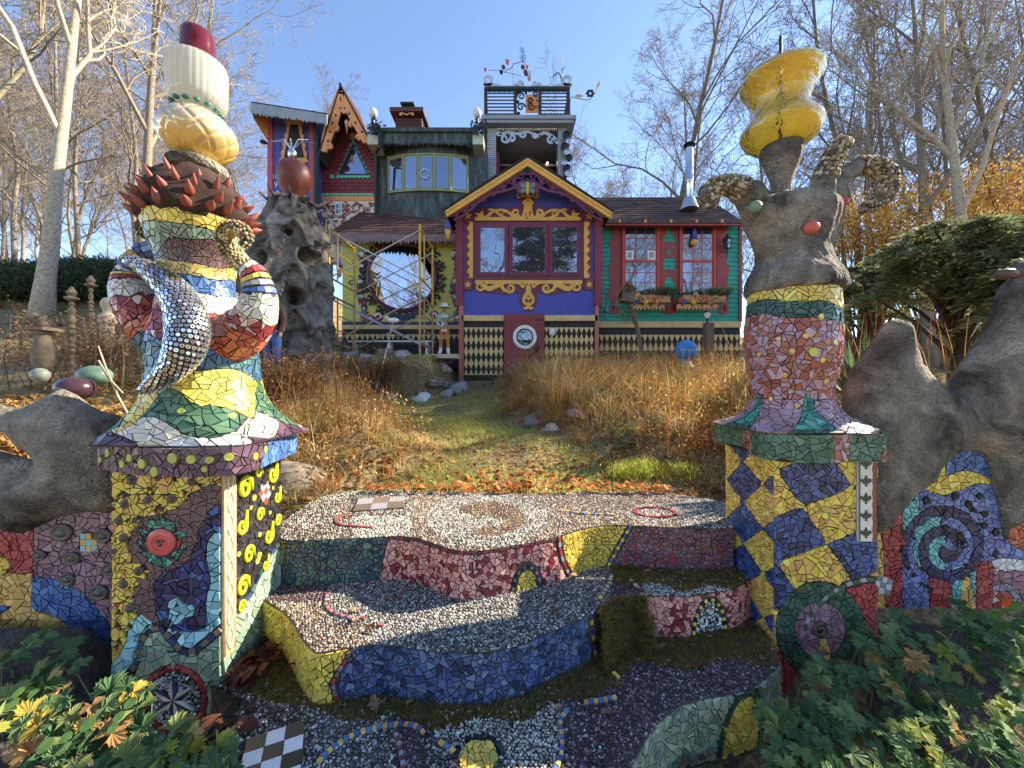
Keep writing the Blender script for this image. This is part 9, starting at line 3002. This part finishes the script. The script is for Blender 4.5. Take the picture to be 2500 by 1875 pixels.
for a, b_, s_ in [(215, 1767, .026), (318, 1716, .022), (290, 1750, .02), (275, 1778, .019), (110, 1820, .026), (30, 1720, .021), (45, 1690, .02), (160, 1800, .02)]:
 p = ray_plane(a, b_, -.70, .53); MB().add([tuple(p)] + [tuple(p + Vector((math.cos(t) * s_, math.sin(t) * s_ * .9, math.sin(t) * s_ * .55))) for t in np.arange(14) * .4488], [(0, i, i % 14 + 1) for i in range(1, 15)], lin('5c8046')).build('leaf', 'leafm', nz2)
# single fallen oak leaves on the steps
def oak(col, seed):
 r_ = random.Random(seed); L = .055; prof = [(0, .004), (.12, .10), (.2, .06), (.34, .24), (.42, .12), (.58, .30), (.66, .15), (.82, .2), (.92, .08), (1, .0)]
 vs = [((t - .5) * 2 * L, 0, .012 * math.sin(t * 3)) for t, w in prof] + [((t - .5) * 2 * L, w * 2 * L, .01 + .02 * r_.random()) for t, w in prof] + [((t - .5) * 2 * L, -w * 2 * L, .01 + .02 * r_.random()) for t, w in prof]
 n = len(prof); fs = []
 for i in range(n - 1):
  fs += [(i, i + 1, n + i + 1, n + i), (i + 1, i, 2 * n + i, 2 * n + i + 1)]
 return mesh_of(MB().add(vs, fs, col), 'leafm')
OAK = [oak(lin(h), i) for i, h in enumerate(('9a7a68', 'b08c70', '8a6450', 'c8a884', '7a4c3c'))]
for k, (px, py, z, lab) in enumerate([(915, 1730, 0, 'curled brown oak leaf at the foot of the blue riser'), (1005, 1722, 0, 'rust brown oak leaf at the foot of the blue riser'), (1355, 1502, Z1, 'grey brown oak leaf lying on the pebbles of the lower step'), (865, 1522, Z1, 'pale curled oak leaf on the red tile line of the lower step'), (910, 1538, Z1, 'pale oak leaf near the edge of the lower step'), (1335, 1420, Z1, 'pale leaf at the foot of the pink riser'), (1400, 1412, Z1, 'pale leaf beside the foot of the yellow riser panel'), (1510, 1682, 0, 'mauve oak leaf on the white pebbles of the landing'), (1360, 1735, 0, 'brown leaf beside the blue and orange tile line'), (1716, 1625, 0, 'grey oak leaf on the purple pebbles of the landing'), (1485, 1750, 0, 'red brown leaf on the purple pebbles of the landing'), (1730, 1560, 0, 'brown oak leaf in front of the pebble arch'), (1620, 1585, 0, 'curled oak leaf at the mossy corner by the pink riser'), (1545, 1590, 0, 'tan oak leaf at the mossy corner by the boulder'), (1475, 1615, 0, 'tan oak leaf on the moss below the boulder'), (1785, 1362, Z1, 'brown leaf in the corner below the mauve riser'), (1580, 1400, Z1, 'small brown leaf on the moss of the lower step'), (970, 1470, Z1, 'small tan leaf on the dark pebbles of the lower step'), (865, 1495, Z1, 'small brown leaf inside the red tile line'), (1700, 1590, 0, 'brown curled leaf on the moss right of the pink riser')]):
 p = G(px, py, z)
 o = bpy.data.objects.new('fallen_leaf', OAK[k % 5]); COL.objects.link(o); tag(o, lab, 'leaf', 'fallen leaves on the steps')
 o.location = (p.x, p.y, z + .012); o.rotation_euler = (rnd.gauss(0, .2), rnd.gauss(0, .2), rnd.uniform(0, 6.28)); s_ = rnd.uniform(.55, 1.0) * (1.15 if k in (0, 2, 3) else .85); o.scale = (s_,) * 3
